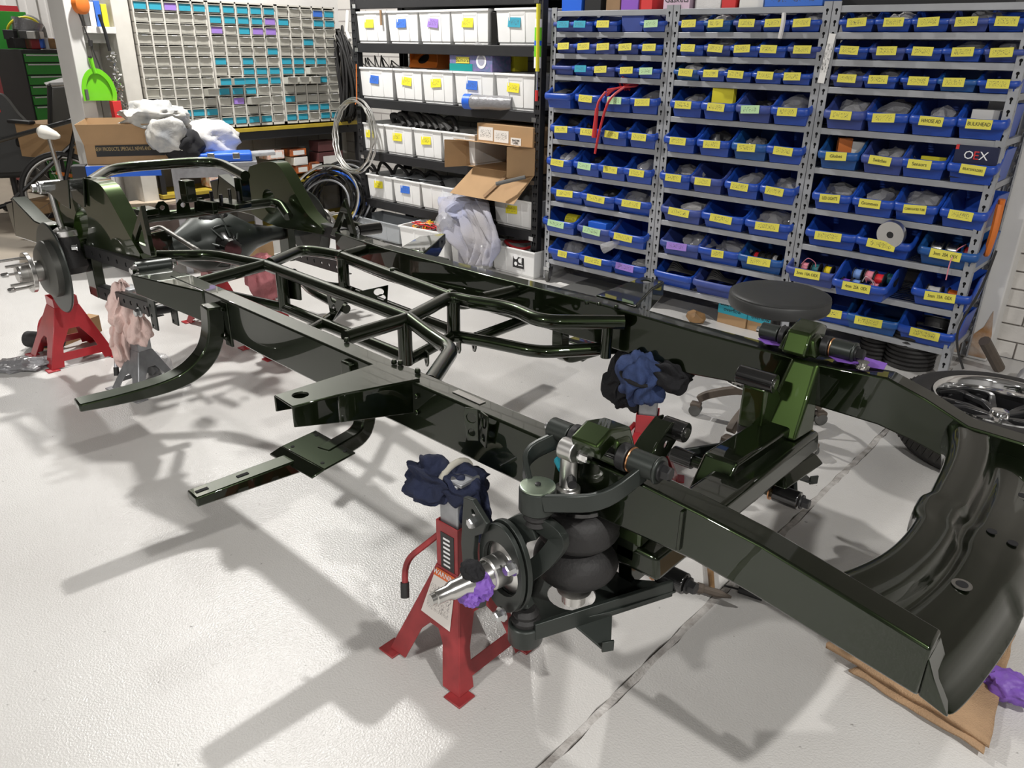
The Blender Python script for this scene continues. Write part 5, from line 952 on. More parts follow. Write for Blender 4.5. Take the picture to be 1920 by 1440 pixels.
# lower step arm with mounting plate (near) and its twin
def step(mir):
    def q(p): p = vv(p); return p if not mir else V((p.x+.05, 3.675-p.y, p.z))
    tip0, tip1 = U(350, 920, .462), U(368, 938, .462); inn = U(640, 850, .46); d = V((.06, 1, 0)).normalized(); s = V((1, -.06, 0)).normalized()
    c0 = (tip0+tip1)/2; L = .46; pr = [(-.031, 0), (.031, 0), (.031, -1), (-.031, -1)]
    m = MB(); vs = []
    for t_, hh in ((0, .030), (.33, .046), (L, .055)):
        c = c0+d*t_+V((0, 0, .004)); vs += [c-s*.03, c+s*.03, c+s*.03-V((0, 0, hh)), c-s*.03-V((0, 0, hh))]
    m.add([q(p) for p in vs], [(i*4+k, i*4+(k+1) % 4, i*4+4+(k+1) % 4, i*4+4+k) for i in range(2) for k in range(4)]+[(3, 2, 1, 0), (8, 9, 10, 11)]); P(m, 'step_arm', 'green', .005)
    for t_ in (.03, .15): P(MB().box(q(c0+d*t_+V((0, 0, .005))), (.012, .035, .0015), -.06), 'slot', 'slot')
    pl = [U(527, 836, .478), U(592, 806, .478), U(667, 848, .478), U(608, 880, .478)]
    P(MB().hexa([q(p-V((0, 0, .006))) for p in pl]+[q(p) for p in pl]), 'step_plate', 'green', .003); e0, e1 = pl[0], pl[3]; nn = V((-.02, -.03, -.022))
    P(MB().hexa([q(e0-V((0, 0, .006))), q(e1-V((0, 0, .006))), q(e1+nn-V((0, 0, .006))), q(e0+nn-V((0, 0, .006))), q(e0), q(e1), q(e1+nn), q(e0+nn)]), 'plate_lip', 'green', .002)
    for a, b in ((.15, .15), (.85, .15), (.15, .85), (.85, .85)): pp_ = pl[0].lerp(pl[1], a).lerp(pl[3].lerp(pl[2], a), b); P(MB().cyl(q(pp_), q(pp_+V((0, 0, .0015))), .006, 10), 'plate_hole', 'slot')
    g0 = U(640, 845, .455); g1 = U(672, 812, .46)+V((.0, .03, 0)); path = fillet([g0+V((-.01, -.06, 0)), V((g1.x, g1.y, .455)), V((g1.x, g1.y, .60))], .07, 8)
    P(MB().sweep([q(p) for p in path], [(-.026, -.026), (.026, -.026), (.026, .026), (-.026, .026)], (1, 0, 0)), 'step_post', 'green', .006)
step(False); step(True)
# curved running board bracket (near) and its twin
def curved(mir):
    def q(p): p = vv(p); return p if not mir else V((p.x+.09, 3.70-p.y, p.z))
    r0 = V((-2.66, 1.31, .0)); pts = [V((-2.70, .815, .455)), V((-2.685, .95, .45)), V((-2.67, 1.10, .452)), V((-2.66, 1.20, .475)), V((-2.655, 1.275, .53)), V((-2.65, 1.31, .61)), V((-2.645, 1.318, .71))]
    path = spline(pts, 6); n = len(path); sc = [(1, min(1, .45+.55*i/(n*.55))) for i in range(n)]
    P(MB().sweep([q(p) for p in path], [(-.034, -.032), (.034, -.032), (.034, .032), (-.034, .032)], (0, -.5, 1) if not mir else (0, .5, 1), scale=sc), 'curved_bracket', 'green', .006)
    P(MB().box(q((-2.60, 1.345, .64)), (.045, .01, .17)), 'bolt_flange', 'green', .002)
    for z in (.70, .59): P(MB().hexbolt(q((-2.60, 1.338, z)), (0, -1 if not mir else 1, 0), .008, .012), 'bolt', 'green')
curved(False); curved(True)
tA, tB = PY(786, 443, 2.56), PY(836, 437, 2.56); P(MB().hexa([V((-2.74, 2.33, .60)), V((-2.60, 2.33, .60)), tB-V((0, 0, .05)), tA-V((0, 0, .05)), V((-2.76, 2.33, .738)), V((-2.60, 2.33, .738)), tB, tA]), 'body_mount', 'green', .006)
P(MB().box((-.655, 1.297, .655), (.008, .012, .10)), 'rail_gusset', 'green', .002)
# rear: link box, kick-up arches, hoop, crossmember
b0, b1, b2 = U(277, 548, .735), U(345, 524, .735), U(388, 541, .735); b0 = V((-3.18, 1.262, .735)); b2 = V((-2.78, 1.345, .735))
P(MB().hexa([V((-3.16, 1.26, .655)), V((-2.76, 1.352, .60)), V((-2.76, 1.40, .60)), V((-3.16, 1.42, .655)), V((-3.18, 1.26, .7322)), V((-2.76, 1.345, .7322)), V((-2.76, 1.40, .7322)), V((-3.18, 1.42, .7322))]), 'link_box', 'green', .005)
def xz(pts, Y): return [(PY(a, b, Y).x, PY(a, b, Y).z) for a, b in pts]
def arch(poly, holes, Y, t): 
    return P(MB().plate(poly, holes, (0, Y+t/2, 0), (1, 0, 0), (0, 0, 1), t), 'kick_up_arch', 'green_lit', .004)
YA = 1.41
o1 = [PY(a, b, YA) for a, b in ((262, 476), (240, 438), (215, 392), (192, 352), (172, 338), (150, 334), (126, 337))]; top = spline(o1, 4)
bot = spline([PY(a, b, YA) for a, b in ((113, 372), (110, 430), (116, 470), (150, 484), (200, 486), (262, 486))], 3)
hl = [(p.x, p.z) for p in spline([PY(a, b, YA) for a, b in ((152, 388), (163, 402), (165, 430), (160, 458), (150, 466), (141, 450), (138, 425), (142, 400))], 3, True)]
arch([(p.x, p.z) for p in top+bot], [hl], YA, .075)
YB2 = 2.41
o2 = [PY(a, b, YB2) for a, b in ((604, 428), (575, 400), (556, 368), (540, 338), (522, 310), (508, 303), (492, 304))]
b2_ = [PY(a, b, YB2) for a, b in ((468, 312), (460, 340), (462, 375), (478, 405), (520, 425), (560, 432), (604, 440))]
arch([(p.x, p.z) for p in spline(o2, 4)+spline(b2_, 3)], [circ(PY(505, 378, YB2).x, PY(505, 378, YB2).z, .07, 20)], YB2, .075)
tube([U(168, 342, 1.0), U(208, 315, 1.02), U(405, 301, 1.02), U(460, 330, .98)], .026, 'rear_hoop', .14)
tube([U(255, 432, .74), U(272, 409, .80), U(370, 398, .80), U(508, 379, .80), U(526, 383, .79), U(541, 406, .74)], .026, 'rear_tube', .07)
tube([U(268, 436, .66), U(300, 425, .68), U(372, 470, .66)], .012, 'sway_rod', .1, 'steel_dull')
for k, (px, py, d) in enumerate(((272, 396, (.11, .09, .03)), (352, 358, (.06, .05, .10)), (432, 382, (.22, .10, .025)), (388, 388, (.13, .03, .06)), (455, 355, (.05, .06, .12)), (300, 455, (.02, .15, .12)))): P(MB().box(U(px, py, [.84, .95, .84, .85, .9, .62][k]), d, .05*k), 'mount_bracket', 'green', .004)
for k, (px, py) in enumerate(((304, 391), (343, 386), (376, 384))): p = U(px, py, .85); P(MB().plate([(-.035, -.035), (.035, -.035), (.03, .015), (.012, .035), (-.012, .035), (-.03, .015)], [circ(0, .005, .012, 12)], p, (.1, 1, 0), (0, 0, 1), .006), 'ear_tab')
for (px, py) in ((396, 364), (414, 370), (430, 360), (446, 364)): p = U(px, py, .89); P(MB().cyl(p-V((0, 0, .04)), p+V((0, 0, .015)), .009, 10), 'stud', 'black_gloss')
# tail rails behind the arches
tl = [PY(a, b, 1.40) for a, b in ((44, 378), (52, 404), (95, 432), (118, 442))]
P(MB().sweep(tl, [(-.004, -.06), (.07, -.06), (.07, .06), (-.004, .06)], (0, 0, 1)), 'tail_rail', 'green', .005); tl2 = [V((p.x, 2.50, p.z)) for p in tl]; P(MB().sweep(tl2, [(-.07, -.06), (.004, -.06), (.004, .06), (-.07, .06)], (0, 0, 1)), 'tail_rail', 'green', .005)
for (a, b, c) in (((245, 462), (268, 385), (288, 480)), ((622, 440), (648, 372), (672, 458))): # tall triangular braces on the rails
    Yp = 1.43 if a[0] < 400 else 2.34; A_, B_, C_ = PY(*a, Yp), PY(*b, Yp), PY(*c, Yp); tri = [(p.x, p.z) for p in (A_, C_, B_)]; cn = ((tri[0][0]+tri[1][0]+tri[2][0])/3, (tri[0][1]+tri[1][1]+tri[2][1])/3)
    inn = [(cn[0]+(p[0]-cn[0])*.5, cn[1]+(p[1]-cn[1])*.5) for p in tri]; P(MB().plate(tri, [inn], (0, Yp, 0), (1, 0, 0), (0, 0, 1), .02), 'triangle_brace', 'green', .002)
# shock mount, air strut
m0 = PY(92, 348, 1.30); P(MB().plate(xz([(78, 342), (126, 337), (130, 392), (116, 384), (92, 362), (80, 358)], 1.33), [], (0, 1.335, 0), (1, 0, 0), (0, 0, 1), .008).plate(xz([(78, 342), (126, 337), (130, 392), (116, 384), (92, 362), (80, 358)], 1.33), [], (0, 1.40, 0), (1, 0, 0), (0, 0, 1), .008), 'strut_mount', 'green', .002)
st0 = PY(93, 350, 1.36); st1 = PY(118, 437, 1.36); P(MB().cyl(st0+V((0, -.05, 0)), st0+V((0, .05, 0)), .03, 18), 'strut_eye', 'zinc', .003); P(MB().hexbolt(st0+V((0, -.05, 0)), (0, -1, 0), .018, .03), 'bolt', 'zinc')
P(MB().cyl(st0, st1, .016, 14), 'strut_rod', 'steel'); dd = (st1-st0).normalized()
P(MB().lathe([(.02, -.03), (.055, -.012), (.062, -.006), (.062, .02), (.058, .024)], st1, dd, 24), 'strut_cap', 'alu', .002); P(MB().lathe([(.055, .02), (.062, .05), (.058, .085), (.07, .13), (.072, .17), (.05, .2)], st1, dd, 24), 'air_sleeve', 'black_rubber')
# axle
ax0, ax1 = U(103, 503, .56), U(580, 426, .56); adir = (ax1-ax0).normalized()
def A_(t): return ax0+adir*t
LA = (ax1-ax0).length; dm = .83
P(MB().lathe([(.043, -.02), (.043, .30), (.046, .48), (.075, .60), (.15, .72), (.165, dm), (.15, dm+.11), (.075, dm+.23), (.046, dm+.34), (.043, LA)], ax0, adir, 28), 'axle_housing', 'satin', 0, label='satin dark axle housing with ribbed centre')
fwd = adir.cross(V((0, 0, 1))).normalized(); dc = A_(dm)
P(MB().lathe([(.165, -.02), (.175, .03), (.15, .07), (.10, .12), (.06, .17), (.05, .22)], dc, fwd, 28), 'diff_carrier', 'black_gloss')
for k in range(9): a = 2*PI*k/9; u = adir*math.cos(a)+V((0, 0, 1))*math.sin(a); P(MB().tube([dc+u*.16+fwd*.045, dc+u*.12+fwd*.11, dc+u*.06+fwd*.18], .006, 6), 'cast_rib', 'satin'); P(MB().hexbolt(dc+u*.162+fwd*.035, fwd, .008, .012), 'bolt', 'black_gloss')
P(MB().tube([dc+(adir*math.cos(2*PI*k/20)+V((0, 0, 1))*math.sin(2*PI*k/20))*.115+fwd*.115 for k in range(20)], .006, 6, True), 'cast_ring', 'satin')
for t_ in (.17, LA-.17):
    c = A_(t_); P(MB().box(c+V((.02, 0, -.02)), (.10, .05, .30)), 'axle_bracket', 'green', .004)
def hub(o, d):
    d = d.normalized()
    P(MB().lathe([(.22, -.004), (.225, .0), (.22, .006)], o, d, 40), 'backing_plate', 'satin'); P(MB().lathe([(.14, -.004), (.14, .035), (.11, .06), (.10, .062)], o, d, 36), 'rotor_hat', 'brake'); P(MB().lathe([(.05, .06), (.05, .16)], o, d, 20), 'hub_barrel', 'steel_dull')
    fl_ = P(MB().lathe([(.04, .10), (.098, .105), (.098, .125), (.045, .13), (.04, .17)], o, d, 32), 'hub_flange', 'steel', .002); a0 = V((0, 0, 1)); e_ = d.cross(a0).normalized()
    for k in range(5): u = (a0*math.cos(2*PI*k/5+.5)+e_*math.sin(2*PI*k/5+.5))*.075; P(MB().cyl(o+u+d*.12, o+u+d*.22, .0075, 10), 'wheel_stud', 'steel'); 
    for k in (1, 2): u = (a0*math.cos(2*PI*k/5+.5)+e_*math.sin(2*PI*k/5+.5))*.075; P(MB().lathe([(.013, .19), (.013, .215), (.009, .222)], o+u, d, 8), 'wheel_nut', 'chrome')
hub(A_(0), -adir); hub(A_(LA), adir)
# trailing links with lightening holes and their frame brackets
def linkbar(a, b, h=.055, w=.04, n=6):
    a, b = vv(a), vv(b); d = b-a; L = d.length; u = d.normalized(); 
    o = P(MB().plate([(0, -h/2), (L, -h/2), (L, h/2), (0, h/2)], [circ(L*(.14+.72*k/(n-1)), 0, .011, 10) for k in range(n)], a, u, (0, 0, 1), .006), 'trailing_link', 'black_plastic', .001)
    s = u.cross(V((0, 0, 1))).normalized(); v2 = s.cross(u); q = []
    for off in (h/2, -h/2):
        P(MB().plate([(0, 0), (L, 0), (L, w), (0, w)], [], a+v2*off, u, -s, .005), 'link_flange', 'black_plastic', 0, o) if False else P(MB().plate([(0, 0), (L, 0), (L, w), (0, w)], [], a+v2*off, u, -s, .005), 'link_flange', 'black_plastic')
la0, la1 = U(160, 470, .655), U(272, 508, .70); lb0, lb1 = U(186, 548, .46), U(288, 582, .52)
linkbar(la0, la1, .06); linkbar(lb0, lb1, .06, .04, 7)
off = V((.05, .93, 0)); linkbar(la0+V((.04, 1.12, 0)), la1+V((.03, 1.0, 0)), .06); linkbar(lb0+V((.04, 1.1, 0)), lb1+V((.03, 1.0, 0)), .06)
for dy in (0, .09):
    top_ = U(275, 508, .72)+V((.01, dy+.0, .0)); P(MB().plate([(-.03, .03), (.035, .03), (.035, -.14), (.028, -.26), (-.028, -.26), (-.03, -.14)], [circ(-.012, -.02-.045*k, .008, 8) for k in range(6)], top_+V((-.02, 0, 0)), (1, -.03, 0), (0, 0, 1), .007), 'link_bracket', 'satin', .001)
p = U(288, 500, .735); P(MB().cyl(p+V((-.02, -.07, 0)), p+V((.01, .07, 0)), .028, 18), 'link_bush', 'satin', .003)
for s in (-1, 1): P(MB().hexbolt(p+V((0, s*.072, 0)), (0, s, 0), .017, .025), 'bolt', 'chrome')
p = lb1; P(MB().hexbolt(p+V((-.02, -.05, 0)), (0, -1, 0), .017, .025), 'bolt', 'zinc'); P(MB().hexbolt(la0+V((0, -.03, .02)), (-.5, -1, 0), .014, .03), 'bolt', 'zinc')
P(MB().cyl(lb1+V((0, -.03, 0)), lb1+V((.02, .12, 0)), .022, 14), 'link_bush', 'black_plastic')
p = U(692, 430, .745); P(MB().lathe([(.03, -.06), (.03, .06)], p, (.2, 1, 0), 16), 'link_bush', 'black_gloss'); P(MB().hexbolt(p+V((-.01, -.065, 0)), (-.2, -1, 0), .018, .025), 'bolt', 'zinc'); P(MB().box(U(660, 425, .70), (.25, .02, .07), -.2), 'link_bracket', 'green', .003)
# far side lower details visible through the frame
# ------------------------------------------------------------------ front end
P(MB().hexa([V((-.875, 1.37, .43)), V((-.735, 1.37, .43)), V((-.715, 2.30, .43)), V((-.855, 2.30, .43)), V((-.865, 1.37, .50)), V((-.745, 1.37, .50)), V((-.725, 2.30, .50)), V((-.845, 2.30, .50))]), 'front_crossmember', 'green', .014, seg=3)
P(MB().hexa([V((-.905, 1.80, .43)), V((-.80, 1.80, .43)), V((-.78, 2.28, .43)), V((-.885, 2.28, .43)), V((-.895, 1.86, .535)), V((-.79, 1.86, .535)), V((-.77, 2.28, .535)), V((-.875, 2.28, .535))]), 'crossmember_box', 'green', .010, seg=3); P(MB().hexa([V((-.95, 1.37, .45)), V((-.80, 1.37, .45)), V((-.80, 1.60, .45)), V((-.91, 1.60, .45)), V((-.95, 1.37, .535)), V((-.80, 1.37, .535)), V((-.80, 1.56, .535)), V((-.90, 1.56, .535))]), 'crossmember_box', 'green', .010, seg=3)
YM = 3.655
def side(mir):
    def q(x, y, z): return V((x, y, z)) if not mir else V((x+.05, YM-y, z))
    def dv_(x, y, z): return V((x, y, z)) if not mir else V((x, -y, z))
    # tower inside the rail down to the crossmember
    P(MB().hexa([q(-.93, 1.37, .50), q(-.79, 1.37, .50), q(-.80, 1.49, .50), q(-.92, 1.49, .50), q(-.90, 1.365, .725), q(-.80, 1.365, .725), q(-.81, 1.385, .725), q(-.89, 1.385, .725)]), 'inner_tower', 'green_lit', .010, seg=3)
    # tower over the rail carrying the upper arm
    P(MB().sweep([q(-.885, 1.385, .735), q(-.885, 1.36, .79), q(-.885, 1.30, .805), q(-.885, 1.25, .785)], [(-.038, -.022), (.038, -.022), (.038, .022), (-.038, .022)], (1, 0, 0) if False else (0, .3, 1)), 'upper_tower', 'green_lit', .008, seg=3)
    P(MB().hexa([q(-.95, 1.30, .735), q(-.82, 1.30, .735), q(-.82, 1.375, .735), q(-.95, 1.375, .735), q(-.93, 1.31, .80), q(-.84, 1.31, .80), q(-.84, 1.37, .79), q(-.93, 1.37, .79)]), 'tower_base', 'green_lit', .010, seg=3)
    # pivot shaft and bushes
    z = .765; yv = 1.315
    P(MB().cyl(q(-1.03, yv, z), q(-.73, yv, z), .017, 14), 'pivot_shaft', 'black_gloss')
    for (a, b, r, m_) in ((-1.03, -.97, .027, 'satin'), (-.965, -.945, .031, 'black_plastic'), (-.83, -.805, .032, 'black_plastic'), (-.80, -.735, .028, 'satin'), (-.803, -.798, .030, 'copper'), (-.735, -.727, .032, 'satin')): P(MB().cyl(q(a, yv, z), q(b, yv, z), r, 22), 'pivot_bush', m_, .003)
    P(MB().hexbolt(q(-.727, yv, z), (1, 0, 0), .017, .026), 'bolt', 'black_plastic'); P(MB().cyl(q(-1.045, yv, z), q(-1.03, yv, z), .010, 10), 'bolt', 'zinc')
    # upper arm bars and ball joint
    bj = q(-.962, 1.185, .66)
    def bar(a, b, h=.042, t=.014, nm='upper_arm'):
        a, b = vv(a), vv(b); pth = fillet([a, a.lerp(b, .5)+V((0, 0, 0)), b], .05); return P(MB().sweep(pth, [(-t/2, -h/2), (t/2, -h/2), (t/2, h/2), (-t/2, h/2)], (0, 0, 1)), nm, 'satin', .003)
    P(MB().sweep(fillet([q(-.765, 1.305, .75), q(-.80, 1.21, .70), q(-.93, 1.165, .665)], .06), [(-.007, -.021), (.007, -.021), (.007, .021), (-.007, .021)], (0, 0, 1)), 'upper_arm', 'satin', .003)
    P(MB().sweep(fillet([q(-1.0, 1.305, .75), q(-1.055, 1.24, .71), q(-.99, 1.19, .665)], .06), [(-.007, -.021), (.007, -.021), (.007, .021), (-.007, .021)], (0, 0, 1)), 'upper_arm', 'satin', .003)
    P(MB().lathe([(.036, -.035), (.043, -.032), (.043, .022), (.041, .026)], bj, (0, 0, 1), 30), 'ball_joint', 'satin', .002); cp = P(MB().lathe([(.0405, .0262), (.0405, .030), (.038, .031)], bj, (0, 0, 1), 30), 'ball_joint_cap', 'alu_green'); P(MB().lathe([(.007, .031), (.007, .035), (.004, .036)], bj, (0, 0, 1), 12), 'grease_nipple', 'black_plastic')
    P(MB().lathe([(.030, -.036), (.034, -.05), (.028, -.058), (.032, -.068), (.024, -.075)], bj, (0, 0, 1), 20), 'boot', 'black_rubber')
    lj = q(-.962, 1.155, .30); P(MB().lathe([(.040, -.035), (.043, -.03), (.043, .018), (.040, .022)], lj, (0, 0, 1), 30), 'ball_joint', 'satin', .002); P(MB().lathe([(.034, .022), (.036, .034), (.030, .042), (.033, .052), (.024, .064)], lj, (0, 0, 1), 20), 'boot', 'black_rubber')
    # lower arm: plate with bag opening, flanges, pivots
    pf, pr2 = q(-.775, 1.53, .335), q(-1.14, 1.53, .335)
    f2 = (lambda l: [(p.x, p.y) for p in [q(a, b, 0) for a, b in l]])
    out = [(-.93, 1.15), (-.985, 1.175), (-1.06, 1.30), (-1.17, 1.51), (-1.12, 1.52), (-1.06, 1.46), (-.97, 1.475), (-.87, 1.47), (-.80, 1.52), (-.755, 1.51), (-.83, 1.33)]
    P(MB().plate(f2(out), [f2(circ(-.945, 1.315, .062, 22))], (0, 0, .315), t=.007), 'lower_arm', 'satin', .001)
    for (a, b) in (((-.925, 1.145), (-.765, 1.505)), ((-.99, 1.18), (-1.165, 1.505))):
        P(MB().sweep([q(a[0], a[1], .318), q(b[0], b[1], .325)], [(-.006, -.024), (.006, -.024), (.006, .024), (-.006, .024)], (0, 0, 1)), 'lower_arm_flange', 'satin', .002)
    for c, sx in ((pf, 1), (pr2, -1)):
        P(MB().cyl(c-V((.045, 0, 0)), c+V((.035, 0, 0)), .029, 22), 'lower_bush', 'black_gloss', .003); P(MB().hexbolt(c+V((sx*.04, 0, 0)), (sx, 0, 0), .017, .026), 'bolt', 'black_plastic')
    P(MB().cyl(q(-1.14, 1.53, .335), q(-.80, 1.53, .335), .020, 14), 'lower_shaft', 'green'); P(MB().cyl(q(-.832, 1.53, .335), q(-.828, 1.53, .335), .030, 18), 'bush_ring', 'copper')
    P(MB().hexa([q(-.90, 1.46, .30), q(-.86, 1.46, .30), q(-.86, 1.58, .30), q(-.90, 1.58, .30), q(-.90, 1.44, .47), q(-.86, 1.44, .47), q(-.86, 1.60, .47), q(-.90, 1.60, .47)]), 'arm_hanger', 'green', .004); P(MB().hexa([q(-1.08, 1.46, .30), q(-1.05, 1.46, .30), q(-1.05, 1.58, .30), q(-1.08, 1.58, .30), q(-.95, 1.42, .5), q(-.91, 1.42, .5), q(-.91, 1.60, .5), q(-.95, 1.60, .5)]), 'arm_hanger', 'green', .004)
    s0 = q(-.865, 1.30, .315); P(MB().hexa([q(-.885, 1.245, .296), q(-.835, 1.34, .296), q(-.79, 1.275, .262), q(-.80, 1.255, .262), q(-.885, 1.245, .302), q(-.835, 1.34, .302), q(-.79, 1.275, .268), q(-.80, 1.255, .268)]), 'steering_stop', 'satin', .001); P(MB().box(q(-.793, 1.265, .275), (.006, .03, .03), -.6), 'stop_tab', 'satin', .001)
    # air bag
    c = q(-.945, 1.325, 0); pr = []
    for k in range(25):
        t = k/24; z_ = .375+.215*t; r_ = .064+.044*abs(math.sin(PI*(t*2.0)))**.5 if .02 < t < .98 else .06
        pr.append((r_*(1.0 if t < .7 else .96), z_))
    P(MB().lathe(pr, c, (0, 0, 1), 40), 'air_bag', 'black_rubber', 0, label='black rubber convoluted air spring', ang=1.4); P(MB().lathe([(.07, .588), (.078, .592), (.078, .602), (.05, .606)], c, (0, 0, 1), 30), 'bag_top_plate', 'black_gloss'); P(MB().lathe([(.045, .33), (.045, .36), (.062, .376)], c, (0, 0, 1), 24), 'bag_foot', 'steel_dull'); P(MB().lathe([(.032, .295), (.032, .33)], c, (0, 0, 1), 20), 'bag_stud', 'steel')
    for zz in (.4825,): P(MB().tube([c+V((.068*math.cos(a), .068*math.sin(a), zz)) for a in [2*PI*k/30 for k in range(30)]], .005, 6, True), 'girdle_ring', 'black_matte')
    # alloy shock top
    c2 = q(-.930, 1.255, 0); P(MB().lathe([(.030, .655), (.030, .668), (.020, .672), (.020, .755)], c2, (0, 0, 1), 22), 'shock_body', 'alu', .002); P(MB().cyl(c2+dv_(-.02, 0, .765), c2+dv_(.02, 0, .765), .026, 20), 'shock_eye', 'alu', .003); P(MB().hexbolt(c2+dv_(.035, 0, .765), (1, 0, 0), .015, .022), 'bolt', 'chrome'); P(MB().cyl(c2+dv_(.018, -.012, .70), c2+dv_(.035, -.03, .70), .011, 12), 'knob', 'black_plastic'); P(MB().cyl(c2+dv_(-.06, .04, .70), c2+dv_(-.03, .02, .695), .012, 10), 'air_fitting', 'lab_teal_plain')
    # upright, brake mounting ring, spindle
    cz = .475; ce = q(-1.005, 1.135, cz); sd = V((-.19, -.98, 0)) if not mir else V((.19, .98, 0)); sx_ = V((.98, -.19, 0)); UPV = V((0, 0, 1))
    def K(a, b, c): return ce+sx_*a+sd*b+UPV*c      # knuckle frame: along, outward, up
    P(MB().sweep(spline([q(-.962, 1.175, .59), q(-.985, 1.165, .575), q(-1.01, 1.16, .545), q(-1.012, 1.155, .475), q(-1.0, 1.155, .40), q(-.97, 1.155, .355)], 5), [(-.034, -.014), (.034, -.014), (.034, .014), (-.034, .014)], (0, 1, 0)), 'upright', 'satin', .006, seg=3)
    P(MB().sweep(spline([q(-.955, 1.18, .60), q(-.90, 1.19, .575), q(-.915, 1.175, .525), q(-.955, 1.155, .47)], 5), [(-.022, -.011), (.022, -.011), (.022, .011), (-.022, .011)], (0, 1, 0)), 'upright_arm', 'satin', .004)
    for k, (yy, r_) in enumerate(((.0, 1), (.017, .96))):
        el = [(.088*math.cos(a)*r_, .122*math.sin(a)*r_) for a in [2*PI*j/36 for j in range(36)]]
        P(MB().plate(el, [circ(0, 0, .068, 28)], K(0, yy, 0), sx_, UPV, .013), 'brake_ring', 'satin', .002)
    P(MB().lathe([(.068, -.01), (.068, .004), (.052, .008), (.040, .014), (.040, .055), (.036, .06)], ce, sd, 30), 'spindle_flange', 'alu', .001)
    P(MB().lathe([(.036, .055), (.030, .10), (.029, .118), (.022, .13), (.022, .16), (.017, .17), (.0165, .20), (.013, .202), (.013, .214)], ce, sd, 24), 'spindle', 'steel')
    bl = [(-.125, .14), (-.088, .150), (-.03, .115), (-.045, .08), (-.078, .055), (-.085, 0), (-.08, -.055), (-.04, -.095), (-.05, -.14), (-.075, -.158), (-.125, -.12), (-.138, .0)]
    P(MB().plate(bl, [circ(-.085, .118, .008, 10)], K(0, .034, 0), sx_, UPV, .014), 'caliper_bracket', 'satin', .002)
    for (x, z_) in ((-.075, .098), (.068, .05), (-.07, -.10), (.03, -.105)): P(MB().hexbolt(K(x, .036, z_), sd, .014, .024), 'bolt', 'zinc')
    if not mir:
        for k, (m_, d) in enumerate((('purple_tape', (.086, .060, .084)), ('rag_black', (.062, .045, .05)), ('purple_tape', (.07, .045, .05)))):
            o = blob((0, 0, 0), d, 90+k, 4, .2, 4).build('masking_tape', m_, CH); o.location = K(.004, .092+.012*k, (-.008, .032, -.030)[k])-CL_
mat('alu_green', (.30, .36, .28), .3, .8)
side(False); side(True)
# small far side towers seen from inside: engine mount with bush
c = U(1425, 712, .68); P(MB().cyl(c+V((-.07, 0, .0)), c+V((.05, 0, 0)), .03, 20), 'mount_bush', 'black_gloss', .003); P(MB().cyl(c+V((.05, 0, 0)), c+V((.053, 0, 0)), .016, 16), 'bush_sleeve', 'steel'); P(MB().hexa([c+V((-.05, -.01, -.17)), c+V((.03, -.01, -.17)), c+V((.05, .16, -.15)), c+V((-.05, .16, -.15)), c+V((-.045, -.02, -.02)), c+V((.035, -.02, -.02)), c+V((.04, .03, -.01)), c+V((-.045, .03, -.01))]), 'engine_mount', 'green_lit', .010, seg=3)
P(MB().hexa([V((-.96, 2.02, .415)), V((-.70, 2.02, .415)), V((-.68, 2.26, .415)), V((-.94, 2.26, .415)), V((-.93, 2.06, .44)), V((-.73, 2.06, .44)), V((-.71, 2.26, .44)), V((-.91, 2.26, .44))]), 'mount_foot', 'green', .006)
# near engine mount bracket with bush
c = U(1262, 803, .60)
for dx in (-.028, .028):
    pts = [(-.19, -.12), (-.13, -.14), (-.04, -.07), (.02, -.03), (.022, .02), (-.02, .028), (-.10, -.01), (-.16, -.06)]
    P(MB().plate(pts, [circ(-.05, -.03, .012, 12), circ(-.10, -.06, .012, 12)], c+V((dx-.02, 0, 0)), (0, 1, 0), (0, 0, 1), .006), 'engine_bracket', 'green', .001)
P(MB().sweep([c+V((-.02, a, b+.003)) for a, b in ((-.19, -.09), (-.14, -.045), (-.09, -.01), (-.02, .022))], [(-.028, -.002), (.028, -.002), (.028, .002), (-.028, .002)], (0, 0, 1)), 'bracket_web', 'green'); P(MB().cyl(c+V((-.03, 0, 0)), c+V((.045, 0, 0)), .03, 22), 'mount_bush', 'black_gloss', .003); P(MB().cyl(c+V((.045, 0, 0)), c+V((.048, 0, 0)), .015, 16), 'bush_sleeve', 'steel')
# purple protective tape under the far arm
for (a, b, n_) in (((1413, 640), (1490, 660), 0), ((1545, 672), (1650, 700), 1)):
    p0, p1 = U(*a, .739), U(*b, .739); P(MB().plate([(0, -.02), (.04, -.05), ((p1-p0).length, -.015), ((p1-p0).length-.01, .04), (.03, .05)], (), p0+V((0, .05, .002)), p1-p0, (0, 1, 0), .002), 'masking_tape', 'purple_tape')
P(MB().lathe([(.02, 0), (.02, .006), (.014, .008), (.014, .018), (.017, .02)], U(1617, 690, .742), (0, 0, 1), 20), 'clear_washer', 'steel')
